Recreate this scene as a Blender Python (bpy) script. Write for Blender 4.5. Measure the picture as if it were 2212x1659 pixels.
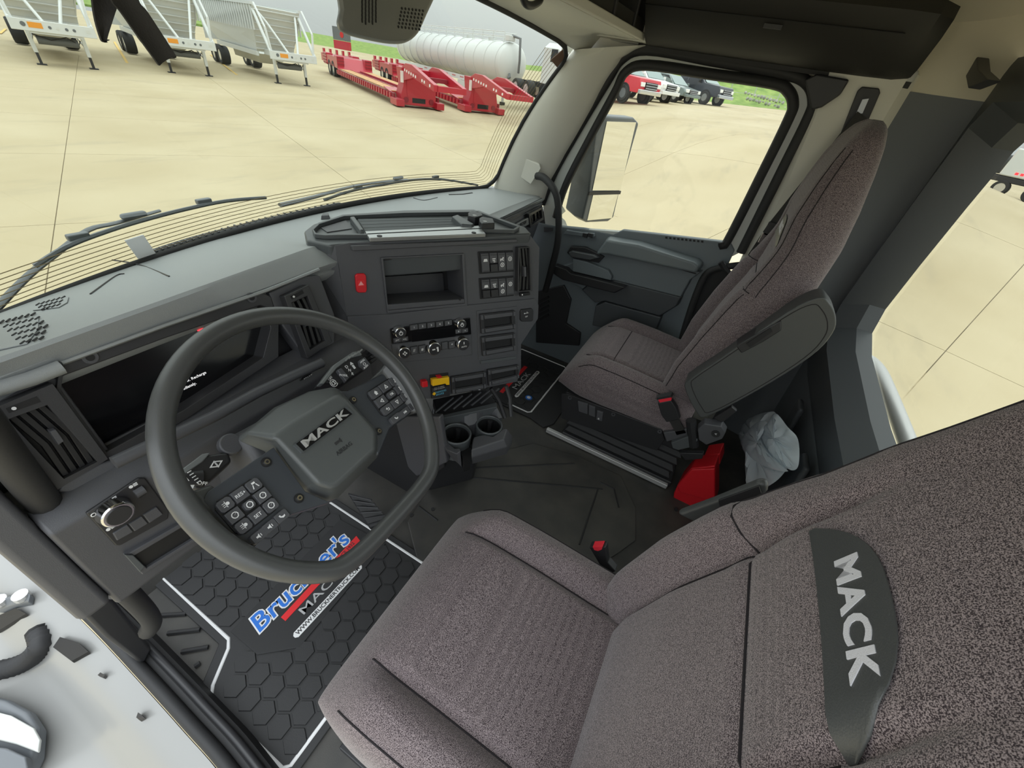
import bpy, bmesh, math, random
from mathutils import Vector, Matrix
V = Vector
rd = math.radians
random.seed(7)
for o in list(bpy.data.objects):
    bpy.data.objects.remove(o)
scene = bpy.context.scene
COL = scene.collection

# ------------------------------------------------------------------ camera
FPX, IW, IH = 880.0, 2212.0, 1659.0
YAW, PITCH, ROLL = rd(67.7), rd(37.8), rd(-10.0)
CAM = V((-0.95, 0.0, 1.30))
_f = V((math.sin(YAW) * math.cos(PITCH), math.cos(YAW) * math.cos(PITCH), -math.sin(PITCH)))
_r = V((math.cos(YAW), -math.sin(YAW), 0))
_d = _f.cross(_r)
CR = _r * math.cos(ROLL) + _d * math.sin(ROLL)
CD = -_r * math.sin(ROLL) + _d * math.cos(ROLL)
CF = _f
cam_data = bpy.data.cameras.new('camera')
cam = bpy.data.objects.new('camera', cam_data)
COL.objects.link(cam)
cam_data.sensor_width = 36.0
cam_data.lens = FPX / IW * 36.0
cam_data.clip_start = 0.02
cam_data.clip_end = 600
mw = Matrix.Identity(4)
for i in range(3):
    mw[i][0], mw[i][1], mw[i][2], mw[i][3] = CR[i], -CD[i], -CF[i], CAM[i]
cam.matrix_world = mw
scene.camera = cam

# ------------------------------------------------------------------ overcast sky
world = bpy.data.worlds.new('overcast_sky')
scene.world = world
world.use_nodes = True
wt = world.node_tree
wt.nodes.clear()
w_out = wt.nodes.new('ShaderNodeOutputWorld')
w_bg = wt.nodes.new('ShaderNodeBackground')
w_tc = wt.nodes.new('ShaderNodeTexCoord')
w_sep = wt.nodes.new('ShaderNodeSeparateXYZ')
w_mx = wt.nodes.new('ShaderNodeMath'); w_mx.operation = 'MAXIMUM'; w_mx.inputs[1].default_value = 0.0
w_ma = wt.nodes.new('ShaderNodeMath'); w_ma.operation = 'MULTIPLY_ADD'
w_ma.inputs[1].default_value = 0.84; w_ma.inputs[2].default_value = 0.265
wt.links.new(w_tc.outputs['Generated'], w_sep.inputs[0])
wt.links.new(w_sep.outputs['Z'], w_mx.inputs[0])
wt.links.new(w_mx.outputs[0], w_ma.inputs[0])
w_bg.inputs['Color'].default_value = (0.905, 0.965, 1.0, 1)
SKY_STRENGTH = 1.0
w_st = wt.nodes.new('ShaderNodeMath'); w_st.operation = 'MULTIPLY'; w_st.inputs[1].default_value = SKY_STRENGTH
wt.links.new(w_ma.outputs[0], w_st.inputs[0])
wt.links.new(w_st.outputs[0], w_bg.inputs['Strength'])
wt.links.new(w_bg.outputs[0], w_out.inputs[0])

vs = scene.view_settings
vs.view_transform = 'Standard'
vs.look = 'None'
vs.gamma = 1.0
vs.use_curve_mapping = False
vs.exposure = 1.86

# ------------------------------------------------------------------ helpers
def ray(u, v):
    return CR * ((u - IW / 2) / FPX) + CD * ((v - IH / 2) / FPX) + CF
def at(u, v, ax, val):
    """3-D point seen at pixel (u, v) on the plane axis=val"""
    d = ray(u, v)
    return CAM + d * ((val - CAM[ax]) / d[ax])
def onp(u, v, p, n):
    d = ray(u, v)
    return CAM + d * ((V(p) - CAM).dot(n) / d.dot(n))

class Frame:
    """a flat working plane: origin, right axis a, up axis b, normal n"""
    def __init__(s, o, a, b):
        s.o = V(o); s.a = V(a).normalized(); b = V(b)
        s.b = (b - s.a * b.dot(s.a)).normalized(); s.n = s.a.cross(s.b)
    def P(s, a, b, h=0.0):
        return s.o + s.a * a + s.b * b + s.n * h
    def px(s, u, v, h=0.0):
        p = onp(u, v, s.o + s.n * h, s.n) - s.o
        return (p.dot(s.a), p.dot(s.b))
    def pxs(s, pts, h=0.0):
        return [s.px(u, v, h) for u, v in pts]

class MB:
    def __init__(s):
        s.v = []; s.f = []
    def add(s, vs, fs):
        k = len(s.v)
        s.v += [V(p) for p in vs]
        s.f += [tuple(i + k for i in f) for f in fs]
        return s
    def box(s, c, size, fr=None):
        hx, hy, hz = size[0] / 2, size[1] / 2, size[2] / 2
        a, b, n = (V((1, 0, 0)), V((0, 1, 0)), V((0, 0, 1))) if fr is None else fr
        c = V(c)
        vs = [c + a * (x * hx) + b * (y * hy) + n * (z * hz) for z in (-1, 1) for x, y in ((-1, -1), (1, -1), (1, 1), (-1, 1))]
        return s.add(vs, [(3, 2, 1, 0), (4, 5, 6, 7), (0, 1, 5, 4), (1, 2, 6, 5), (2, 3, 7, 6), (3, 0, 4, 7)])
    def prism(s, poly, vec, taper=None):
        n = len(poly); vec = V(vec)
        top = [V(p) + vec for p in poly]
        if taper is not None:
            c = sum(top, V()) / n
            top = [c + (p - c) * taper for p in top]
        return s.add(list(poly) + top, [tuple(range(n - 1, -1, -1)), tuple(range(n, 2 * n))] + [(i, (i + 1) % n, n + (i + 1) % n, n + i) for i in range(n)])
    def plate(s, fr, pts, h0, h1, taper=None):
        return s.prism([fr.P(a, b, h0) for a, b in pts], fr.n * (h1 - h0), taper)
    def rect(s, fr, a, b, w, h, h0, h1, taper=None, ch=0.0):
        x, y = w / 2, h / 2
        if ch:
            pts = [(-x + ch, -y), (x - ch, -y), (x, -y + ch), (x, y - ch), (x - ch, y), (-x + ch, y), (-x, y - ch), (-x, -y + ch)]
        else:
            pts = [(-x, -y), (x, -y), (x, y), (-x, y)]
        return s.plate(fr, [(a + p, b + q) for p, q in pts], h0, h1, taper)
    def disc(s, fr, a, b, r, h0, h1, n=20, taper=None):
        return s.plate(fr, [(a + r * math.cos(2 * math.pi * i / n), b + r * math.sin(2 * math.pi * i / n)) for i in range(n)], h0, h1, taper)
    def ringplate(s, fr, outer, inner, h0, h1):
        """frame with a hole: outer and inner have the same number of points"""
        n = len(outer)
        vs = [fr.P(a, b, h0) for a, b in outer] + [fr.P(a, b, h0) for a, b in inner] + [fr.P(a, b, h1) for a, b in outer] + [fr.P(a, b, h1) for a, b in inner]
        fs = []
        for i in range(n):
            j = (i + 1) % n
            fs += [(2 * n + i, 2 * n + j, 3 * n + j, 3 * n + i), (j, i, n + i, n + j), (i, j, 2 * n + j, 2 * n + i), (n + j, n + i, 3 * n + i, 3 * n + j)]
        return s.add(vs, fs)
    def tube(s, pts, r, n=8, closed=False, caps=True, up=None, flat=1.0):
        pts = [V(p) for p in pts]; m = len(pts)
        rs = r if isinstance(r, (list, tuple)) else [r] * m
        vs = []; prev = None
        for i in range(m):
            if closed: t = (pts[(i + 1) % m] - pts[i - 1])
            else: t = pts[min(i + 1, m - 1)] - pts[max(i - 1, 0)]
            t.normalize()
            if up is not None: u = V(up)
            elif prev is None: u = V((0, 0, 1)) if abs(t.z) < 0.9 else V((1, 0, 0))
            else: u = prev
            x = t.cross(u)
            if x.length < 1e-6: x = t.cross(V((0.3, 1, 0.2)))
            x.normalize(); y = x.cross(t); prev = y
            for k in range(n):
                a = 2 * math.pi * k / n
                vs.append(pts[i] + x * (math.cos(a) * rs[i]) + y * (math.sin(a) * rs[i] * flat))
        fs = []
        for i in range(m if closed else m - 1):
            j = (i + 1) % m
            for k in range(n):
                l = (k + 1) % n
                fs.append((i * n + k, i * n + l, j * n + l, j * n + k))
        if caps and not closed:
            fs += [tuple(range(n - 1, -1, -1)), tuple((m - 1) * n + k for k in range(n))]
        return s.add(vs, fs)
    def loft(s, secs, closed=True, caps=True, ring=False):
        n = len(secs[0]); m = len(secs)
        vs = [p for q in secs for p in q]; fs = []
        for i in range(m if ring else m - 1):
            j = (i + 1) % m
            for k in range(n if closed else n - 1):
                l = (k + 1) % n
                fs.append((i * n + k, i * n + l, j * n + l, j * n + k))
        if caps and closed and not ring:
            fs += [tuple(range(n - 1, -1, -1)), tuple((m - 1) * n + k for k in range(n))]
        return s.add(vs, fs)
    def sheet(s, rows, thick):
        """rows: grid of points; solid sheet offset by the vector thick"""
        m, n = len(rows), len(rows[0]); t = V(thick)
        vs = [V(p) for r in rows for p in r]; vs += [p + t for p in vs]; N = m * n
        fs = []
        for i in range(m - 1):
            for k in range(n - 1):
                q = (i * n + k, i * n + k + 1, (i + 1) * n + k + 1, (i + 1) * n + k)
                fs += [q, tuple(x + N for x in reversed(q))]
        b = [k for k in range(n)] + [i * n + n - 1 for i in range(1, m)] + [(m - 1) * n + k for k in range(n - 2, -1, -1)] + [i * n for i in range(m - 2, 0, -1)]
        for i in range(len(b)):
            x, y = b[i], b[(i + 1) % len(b)]
            fs.append((y, x, x + N, y + N))
        return s.add(vs, fs)
    def build(s, name, mat, parent=None, bevel=0.0, smooth=None, seg=2, sub=0, label=None, cat=None, group=None, kind=None, org=None):
        me = bpy.data.meshes.new(name)
        root = parent
        while root is not None and root.parent is not None: root = root.parent
        if root is not None: org = root.location.copy()
        elif org is None and s.v:
            org = V((sum(p.x for p in s.v) / len(s.v), sum(p.y for p in s.v) / len(s.v), min(p.z for p in s.v)))
        me.from_pydata([tuple(p - org) for p in s.v], [], s.f)
        bm = bmesh.new(); bm.from_mesh(me)
        bmesh.ops.recalc_face_normals(bm, faces=bm.faces)
        bm.to_mesh(me); bm.free()
        o = bpy.data.objects.new(name, me)
        me.materials.append(mat)
        COL.objects.link(o)
        if parent is not None: o.parent = parent
        else: o.location = org
        if smooth is not None:
            me.polygons.foreach_set('use_smooth', [True] * len(me.polygons))
            me.set_sharp_from_angle(angle=rd(smooth))
        if bevel:
            md = o.modifiers.new('bevel', 'BEVEL'); md.width = bevel; md.segments = seg; md.limit_method = 'ANGLE'; md.angle_limit = rd(35)
            if smooth is None:
                me.polygons.foreach_set('use_smooth', [True] * len(me.polygons))
                md.harden_normals = True
        if sub:
            md = o.modifiers.new('sub', 'SUBSURF'); md.levels = sub; md.render_levels = sub
        return tag(o, label, cat, group, kind)

def tag(o, label=None, cat=None, group=None, kind=None):
    if label: o['label'] = label
    if cat: o['category'] = cat
    if group: o['group'] = group
    if kind: o['kind'] = kind
    return o
def thing(name, loc, label=None, cat=None, group=None, kind=None):
    o = bpy.data.objects.new(name, None)
    o.empty_display_size = 0.05
    COL.objects.link(o); o.location = V(loc)
    return tag(o, label, cat, group, kind)
def copy_tree(o, parent=None):
    c = o.copy(); COL.objects.link(c); c.parent = parent
    for ch in o.children: copy_tree(ch, c)
    return c
def mesh_text(body, fr, a, b, size, h, mat, parent, name='lettering', align='CENTER', depth=0.0004, sx=1.0, rot=0.0, shear=0.0, bold=0.0, space=1.0, arc=None, fitw=None):
    cu = bpy.data.curves.new('txt', 'FONT')
    cu.body = body; cu.size = size; cu.align_x = align; cu.align_y = 'CENTER'; cu.extrude = depth; cu.offset = bold * size; cu.shear = shear
    cu.space_character = space; cu.resolution_u = 3
    ob = bpy.data.objects.new('txt', cu); COL.objects.link(ob)
    me = bpy.data.meshes.new_from_object(ob)
    bpy.data.objects.remove(ob); bpy.data.curves.remove(cu)
    m = MB(); c, sn = math.cos(rot), math.sin(rot)
    if fitw:
        xs = [p.co.x for p in me.vertices]; sx = fitw / (max(xs) - min(xs))
    vs = []
    for p in me.vertices:
        x, y = p.co.x * sx, p.co.y
        if arc: y += arc * x * x
        vs.append(fr.P(a + x * c - y * sn, b + x * sn + y * c, h + p.co.z))
    m.add(vs, [tuple(q.vertices) for q in me.polygons])
    bpy.data.meshes.remove(me)
    return m.build(name, mat, parent)

# ------------------------------------------------------------------ materials
MATS = {}
def mat(name, col, rough=0.5, metal=0.0, bump=0.0, bscale=800.0, var=0.0, vscale=6.0, spec=0.5, coat=0.0, emit=None, alpha=None, col2=None):
    m = bpy.data.materials.new(name); m.use_nodes = True
    nt = m.node_tree; b = nt.nodes['Principled BSDF']
    b.inputs['Base Color'].default_value = (*col, 1); b.inputs['Roughness'].default_value = rough; b.inputs['Metallic'].default_value = metal
    b.inputs['Specular IOR Level'].default_value = spec; b.inputs['Coat Weight'].default_value = coat
    if emit: b.inputs['Emission Color'].default_value = (*emit[:3], 1); b.inputs['Emission Strength'].default_value = emit[3]
    geo = nt.nodes.new('ShaderNodeNewGeometry')
    if var or col2:
        n = nt.nodes.new('ShaderNodeTexNoise'); n.inputs['Scale'].default_value = vscale; n.inputs['Detail'].default_value = 5
        nt.links.new(geo.outputs['Position'], n.inputs['Vector'])
        r = nt.nodes.new('ShaderNodeValToRGB')
        c2 = col2 or tuple(min(1, c * (1 + var)) for c in col)
        c1 = col if col2 else tuple(c * (1 - var) for c in col)
        r.color_ramp.elements[0].position = 0.35; r.color_ramp.elements[0].color = (*c1, 1)
        r.color_ramp.elements[1].position = 0.65; r.color_ramp.elements[1].color = (*c2, 1)
        nt.links.new(n.outputs['Fac'], r.inputs[0]); nt.links.new(r.outputs[0], b.inputs['Base Color'])
    if bump:
        n2 = nt.nodes.new('ShaderNodeTexNoise'); n2.inputs['Scale'].default_value = bscale; n2.inputs['Detail'].default_value = 2
        nt.links.new(geo.outputs['Position'], n2.inputs['Vector'])
        bp = nt.nodes.new('ShaderNodeBump'); bp.inputs['Strength'].default_value = bump; bp.inputs['Distance'].default_value = 0.001
        nt.links.new(n2.outputs['Fac'], bp.inputs['Height']); nt.links.new(bp.outputs[0], b.inputs['Normal'])
    MATS[name] = m
    return m
def glass_mat(name, tint, gloss=0.08):
    m = bpy.data.materials.new(name); m.use_nodes = True
    nt = m.node_tree; nt.nodes.clear()
    o = nt.nodes.new('ShaderNodeOutputMaterial'); t = nt.nodes.new('ShaderNodeBsdfTransparent'); g = nt.nodes.new('ShaderNodeBsdfGlossy')
    lw = nt.nodes.new('ShaderNodeLayerWeight'); lw.inputs[0].default_value = 0.5
    pw = nt.nodes.new('ShaderNodeMath'); pw.operation = 'POWER'; pw.inputs[1].default_value = 5.0
    fr = nt.nodes.new('ShaderNodeMath'); fr.operation = 'MULTIPLY_ADD'; fr.inputs[1].default_value = 0.6; fr.inputs[2].default_value = 0.02
    nt.links.new(lw.outputs['Facing'], pw.inputs[0]); nt.links.new(pw.outputs[0], fr.inputs[0])
    mx = nt.nodes.new('ShaderNodeMixShader')
    t.inputs[0].default_value = (*tint, 1); g.inputs['Roughness'].default_value = 0.02; g.inputs['Color'].default_value = (0.9, 0.9, 0.9, 1)
    nt.links.new(fr.outputs[0], mx.inputs[0]); nt.links.new(t.outputs[0], mx.inputs[1]); nt.links.new(g.outputs[0], mx.inputs[2]); nt.links.new(mx.outputs[0], o.inputs[0])
    return m

DASH = mat('dash_soft_grey_plastic', (0.28, 0.296, 0.300), 0.48, bump=0.25, bscale=900)
CHAR = mat('charcoal_plastic', (0.072, 0.073, 0.080), 0.45, bump=0.2, bscale=1200)
CHARL = mat('charcoal_satin_plastic', (0.075, 0.082, 0.086), 0.42)
BLACK = mat('black_plastic', (0.022, 0.022, 0.024), 0.45)
VENTB = mat('vent_black', (0.012, 0.012, 0.013), 0.4)
BEZEL = mat('bezel_black', (0.034, 0.034, 0.037), 0.42, bump=0.15, bscale=1200)
SURR = mat('surround_grey', (0.055, 0.060, 0.065), 0.5)
DEEP = mat('recess_black', (0.008, 0.008, 0.009), 0.6)
GLOSSB = mat('gloss_black', (0.006, 0.006, 0.007), 0.14)
SCREEN = mat('screen_black', (0.004, 0.004, 0.005), 0.16)
RUBBER = mat('black_rubber', (0.020, 0.020, 0.021), 0.65, bump=0.15, bscale=300)
MATRUB = mat('mat_rubber', (0.024, 0.024, 0.025), 0.6, bump=0.2, bscale=600)
FLOORM = mat('floor_vinyl', (0.040, 0.039, 0.037), 0.55, bump=0.2, bscale=500, col2=(0.066, 0.062, 0.055), vscale=9)
BEIGE = mat('beige_trim', (0.60, 0.59, 0.53), 0.6, bump=0.1, bscale=900)
HEADL = mat('headliner_fabric', (0.62, 0.58, 0.46), 0.9, bump=0.2, bscale=1500)
DOORG = mat('door_grey_plastic', (0.145, 0.168, 0.182), 0.5, bump=0.2, bscale=1000)
DOORD = mat('door_dark_grey', (0.060, 0.066, 0.072), 0.5, bump=0.2, bscale=1000)
WALLG = mat('rear_wall_grey', (0.125, 0.136, 0.146), 0.55, bump=0.15, bscale=900)
OVERB = mat('overhead_black', (0.016, 0.015, 0.013), 0.6, bump=0.15, bscale=900)
CHROME = mat('chrome', (0.75, 0.75, 0.75), 0.12, 1.0)
ALU = mat('brushed_aluminium', (0.42, 0.43, 0.43), 0.32, 0.7)
SILVER = mat('silver_paint', (0.55, 0.55, 0.54), 0.35, 0.4)
WHITEP = mat('white_paint', (0.265, 0.265, 0.257), 0.3, coat=0.15)
WHITEL = mat('white_lettering', (0.75, 0.75, 0.75), 0.5)
LABW = mat('label_white', (0.9, 0.9, 0.9), 0.5)
GREYL = mat('grey_lettering', (0.42, 0.42, 0.42), 0.5)
STEELD = mat('dark_grey_paint', (0.12, 0.13, 0.14), 0.4)
RED = mat('red_plastic', (0.62, 0.012, 0.020), 0.4)
BUCKR = mat('buckle_red', (0.75, 0.03, 0.05), 0.4)
YELLOW = mat('yellow_plastic', (0.80, 0.46, 0.010), 0.4)
BLUEL = mat('blue_print', (0.015, 0.16, 0.62), 0.5)
REDL = mat('red_print', (0.70, 0.015, 0.02), 0.5)
LEATHER = mat('black_leatherette', (0.062, 0.065, 0.065), 0.40, bump=0.3, bscale=700)
HUBM = mat('hub_satin_grey', (0.085, 0.092, 0.092), 0.38, bump=0.15, bscale=1500)
WHEELM = mat('wheel_soft_black', (0.062, 0.064, 0.064), 0.33, bump=0.15, bscale=1500)
REDLIT = mat('red_telltale', (0.3, 0.0, 0.0), 0.5, emit=(1.0, 0.02, 0.03, 1.2))
WHITELIT = mat('display_text', (0.2, 0.2, 0.2), 0.5, emit=(1, 1, 1, 0.22))
MIRROR = mat('mirror_glass', (0.92, 0.92, 0.90), 0.01, 1.0)
STRAP = mat('black_webbing', (0.022, 0.021, 0.020), 0.8, bump=0.5, bscale=500)
EMBLK = mat('emblem_black', (0.005, 0.005, 0.006), 0.3)
SEAM = mat('dark_seam_thread', (0.014, 0.011, 0.013), 0.9)
WGLASS = glass_mat('windshield_glass', (0.79, 0.805, 0.77))
DGLASS = glass_mat('side_glass', (0.82, 0.83, 0.80))

def fabric(name, dark, light, scale, thr=0.5):
    m = bpy.data.materials.new(name); m.use_nodes = True
    nt = m.node_tree; b = nt.nodes['Principled BSDF']; b.inputs['Roughness'].default_value = 0.95; b.inputs['Specular IOR Level'].default_value = 0.15
    b.inputs['Sheen Weight'].default_value = 0.25; b.inputs['Sheen Roughness'].default_value = 0.5
    tc = nt.nodes.new('ShaderNodeTexCoord')
    n = nt.nodes.new('ShaderNodeTexNoise'); n.inputs['Scale'].default_value = scale; n.inputs['Detail'].default_value = 1.5; n.inputs['Roughness'].default_value = 0.6
    w = nt.nodes.new('ShaderNodeTexVoronoi'); w.inputs['Scale'].default_value = scale * 0.9; w.inputs['Randomness'].default_value = 0.55
    nt.links.new(tc.outputs['Object'], n.inputs['Vector']); nt.links.new(tc.outputs['Object'], w.inputs['Vector'])
    mx = nt.nodes.new('ShaderNodeMath'); mx.operation = 'SUBTRACT'
    nt.links.new(n.outputs['Fac'], mx.inputs[0])
    sc = nt.nodes.new('ShaderNodeMath'); sc.operation = 'MULTIPLY'; sc.inputs[1].default_value = 0.22
    nt.links.new(w.outputs['Distance'], sc.inputs[0]); nt.links.new(sc.outputs[0], mx.inputs[1])
    r = nt.nodes.new('ShaderNodeValToRGB')
    r.color_ramp.elements[0].position = thr - 0.15; r.color_ramp.elements[0].color = (*dark, 1)
    r.color_ramp.elements[1].position = thr + 0.07; r.color_ramp.elements[1].color = (*light, 1)
    nt.links.new(mx.outputs[0], r.inputs[0]); nt.links.new(r.outputs[0], b.inputs['Base Color'])
    bp = nt.nodes.new('ShaderNodeBump'); bp.inputs['Strength'].default_value = 0.5; bp.inputs['Distance'].default_value = 0.001
    nt.links.new(mx.outputs[0], bp.inputs['Height']); nt.links.new(bp.outputs[0], b.inputs['Normal'])
    return m
FABRIC = fabric('heather_seat_fabric', (0.028, 0.019, 0.023), (0.30, 0.248, 0.252), 980, 0.44)
CARPET = fabric('grey_carpet', (0.03, 0.03, 0.035), (0.08, 0.08, 0.085), 500)
# ================================================================== OUTSIDE: yard
GZ = -1.40
def sstep(a, b, x):
    t = max(0.0, min(1.0, (x - a) / (b - a))); return t * t * (3 - 2 * t)
def gz(x, y):
    s = x - 1.6 * y
    return GZ + (1.75 * sstep(1.0, 17.0, s) + 0.027 * min(60, max(0, s - 14))) * sstep(-16.0, -3.0, y) * sstep(3, 16, x)

def concrete(name, c1, c2, c3):
    m = bpy.data.materials.new(name); m.use_nodes = True
    nt = m.node_tree; b = nt.nodes['Principled BSDF']; b.inputs['Roughness'].default_value = 0.85; b.inputs['Specular IOR Level'].default_value = 0.2
    geo = nt.nodes.new('ShaderNodeNewGeometry')
    mp = nt.nodes.new('ShaderNodeMapping'); mp.inputs['Rotation'].default_value = (0, 0, rd(24)); mp.inputs['Scale'].default_value = (0.25, 1.0, 1.0)
    nt.links.new(geo.outputs['Position'], mp.inputs[0])
    n1 = nt.nodes.new('ShaderNodeTexNoise'); n1.inputs['Scale'].default_value = 0.35; n1.inputs['Detail'].default_value = 6
    n2 = nt.nodes.new('ShaderNodeTexNoise'); n2.inputs['Scale'].default_value = 1.6; n2.inputs['Detail'].default_value = 7; n2.inputs['Roughness'].default_value = 0.65
    nt.links.new(geo.outputs['Position'], n1.inputs[0]); nt.links.new(mp.outputs[0], n2.inputs[0])
    r1 = nt.nodes.new('ShaderNodeValToRGB'); r1.color_ramp.elements[0].position = 0.3; r1.color_ramp.elements[1].position = 0.7
    r1.color_ramp.elements[0].color = (*c1, 1); r1.color_ramp.elements[1].color = (*c2, 1)
    r2 = nt.nodes.new('ShaderNodeValToRGB'); r2.color_ramp.elements[0].position = 0.55; r2.color_ramp.elements[1].position = 0.72
    r2.color_ramp.elements[0].color = (0, 0, 0, 1); r2.color_ramp.elements[1].color = (0.42, 0.42, 0.42, 1)
    mx = nt.nodes.new('ShaderNodeMix'); mx.data_type = 'RGBA'
    nt.links.new(n1.outputs[0], r1.inputs[0]); nt.links.new(n2.outputs[0], r2.inputs[0])
    nt.links.new(r2.outputs[0], mx.inputs['Factor']); nt.links.new(r1.outputs[0], mx.inputs[6]); mx.inputs[7].default_value = (*c3, 1)
    nt.links.new(mx.outputs[2], b.inputs['Base Color'])
    return m
CONC = concrete('yard_concrete', (0.415, 0.345, 0.215), (0.49, 0.42, 0.28), (0.30, 0.26, 0.185))
JOINT = mat('joint_dirt', (0.22, 0.18, 0.12), 0.9)
GRASS = mat('grass_bank_green', (0.13, 0.22, 0.035), 0.9, col2=(0.24, 0.33, 0.07), vscale=1.2)
TWHITE = mat('trailer_white', (0.62, 0.64, 0.63), 0.35)
TGREY = mat('trailer_liner_grey', (0.60, 0.61, 0.58), 0.6)
TBLK = mat('trailer_black', (0.02, 0.02, 0.022), 0.5)
TYRE = mat('tyre_black', (0.022, 0.022, 0.022), 0.75)
AMBER = mat('amber_sticker', (0.75, 0.30, 0.03), 0.5)
LRED = mat('lowboy_red', (0.42, 0.012, 0.030), 0.35, coat=0.3)
LREDD = mat('lowboy_dark_red', (0.22, 0.008, 0.02), 0.5)
WOOD = mat('deck_wood', (0.55, 0.32, 0.15), 0.8, var=0.25, vscale=5)
REFL = mat('reflector_white', (0.85, 0.85, 0.83), 0.4)
RLIGHT = mat('marker_red', (0.5, 0.02, 0.02), 0.3)
STEEL = mat('polished_wheel', (0.62, 0.62, 0.62), 0.25, 0.8)

# ground: slabs of concrete with joints between them
gnd = thing('ground', (0, 0, GZ), 'tan concrete yard around the truck, cut by straight joints', 'ground', kind='structure')
g_ = rd(24.4)
E1 = V((math.sin(g_), math.cos(g_), 0)); E2 = V((math.cos(g_), -math.sin(g_), 0))
m = MB(); rows = []
for i in range(0, 61):
    row = []
    for k in range(0, 61):
        x = -60 + 200 * i / 60; y = -70 + 170 * k / 60
        row.append(V((x, y, gz(x, y) - 0.03)))
    rows.append(row)
m.sheet(rows, (0, 0, -0.05)).build('joint_bed', CONC, gnd)
SL1, SL2 = 4.33, 4.9
for i in range(-4, 8):
    for k in range(-3, 8):
        a0 = -0.49 + i * SL1; b0 = -2.22 + k * SL2
        rows = []; far = False
        for p in range(5):
            r = []
            for q in range(5):
                P = E1 * (a0 + 0.006 + (SL1 - 0.012) * p / 4) + E2 * (b0 + 0.006 + (SL2 - 0.012) * q / 4)
                P.z = gz(P.x, P.y); r.append(P)
            rows.append(r)
        MB().sheet(rows, (0, 0, -0.04)).build('concrete_slab', CONC, gnd)
        mj = MB()
        pa = E1 * a0 + E2 * b0; 
        for (A, B) in ((E1 * a0 + E2 * b0, E1 * (a0 + SL1) + E2 * b0), (E1 * a0 + E2 * b0, E1 * a0 + E2 * (b0 + SL2))):
            rr = []
            for p in range(7):
                P = A.lerp(B, p / 6); P.z = gz(P.x, P.y) - 0.012
                sd = (B - A).normalized().cross(V((0, 0, 1))) * 0.009
                rr.append([P - sd, P + sd])
            mj.sheet(rr, (0, 0, -0.01))
        mj.build('joint_filler', JOINT, gnd)

YLINE = mat('faded_yellow_paint', (0.62, 0.42, 0.12), 0.8)
for (u0, v0, u1, v1) in ((247, 90, 275, 136), (455, 118, 512, 162), (0, 72, 12, 62)):
    A = at(u0, v0, 2, GZ + 0.004); B = at(u1, v1, 2, GZ + 0.004); sd = (B - A).normalized().cross(V((0, 0, 1))) * 0.06
    MB().prism([A - sd, B - sd, B + sd, A + sd], (0, 0, 0.003)).build('parking_stripe', YLINE, None, label='faded yellow parking stripe on concrete ' + ('between the first two white trailers' if u0 == 247 else 'between the second and third white trailers' if u0 == 455 else 'left of the leftmost white trailer'), cat='stripe', group='yard parking stripes')

def wheel(parent, c, r, w, axis, hubm=STEEL):
    """tyre with rim child"""
    ax = V(axis).normalized(); n = 20
    fr = Frame(c, ax.cross(V((0, 0, 1))), V((0, 0, 1)))
    m = MB(); secs = []
    for (rr, h) in ((r * 0.62, -w / 2), (r * 0.93, -w / 2), (r, -w * 0.36), (r, w * 0.36), (r * 0.93, w / 2), (r * 0.62, w / 2)):
        secs.append([V(c) + fr.a * (rr * math.cos(2 * math.pi * i / n)) + fr.b * (rr * math.sin(2 * math.pi * i / n)) + ax * h for i in range(n)])
    t = m.loft(secs, ring=True).build('tyre', TYRE, parent, smooth=40)
    m = MB(); secs = []
    for (rr, h) in ((r * 0.63, -w * 0.45), (r * 0.55, -w * 0.25), (r * 0.25, -w * 0.1), (r * 0.18, -w * 0.3), (0.01, -w * 0.3)):
        for sg in (1,):
            secs.append([V(c) + fr.a * (rr * math.cos(2 * math.pi * i / n)) + fr.b * (rr * math.sin(2 * math.pi * i / n)) + ax * h * sg for i in range(n)])
    for (rr, h) in ((0.01, 0.3), (r * 0.18, 0.3), (r * 0.25, 0.1), (r * 0.55, 0.25), (r * 0.63, 0.45)):
        secs.append([V(c) + fr.a * (rr * math.cos(2 * math.pi * i / n)) + fr.b * (rr * math.sin(2 * math.pi * i / n)) + ax * h * w for i in range(n)])
    m.loft(secs).build('rim', hubm, t, smooth=40)
    return t

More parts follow.
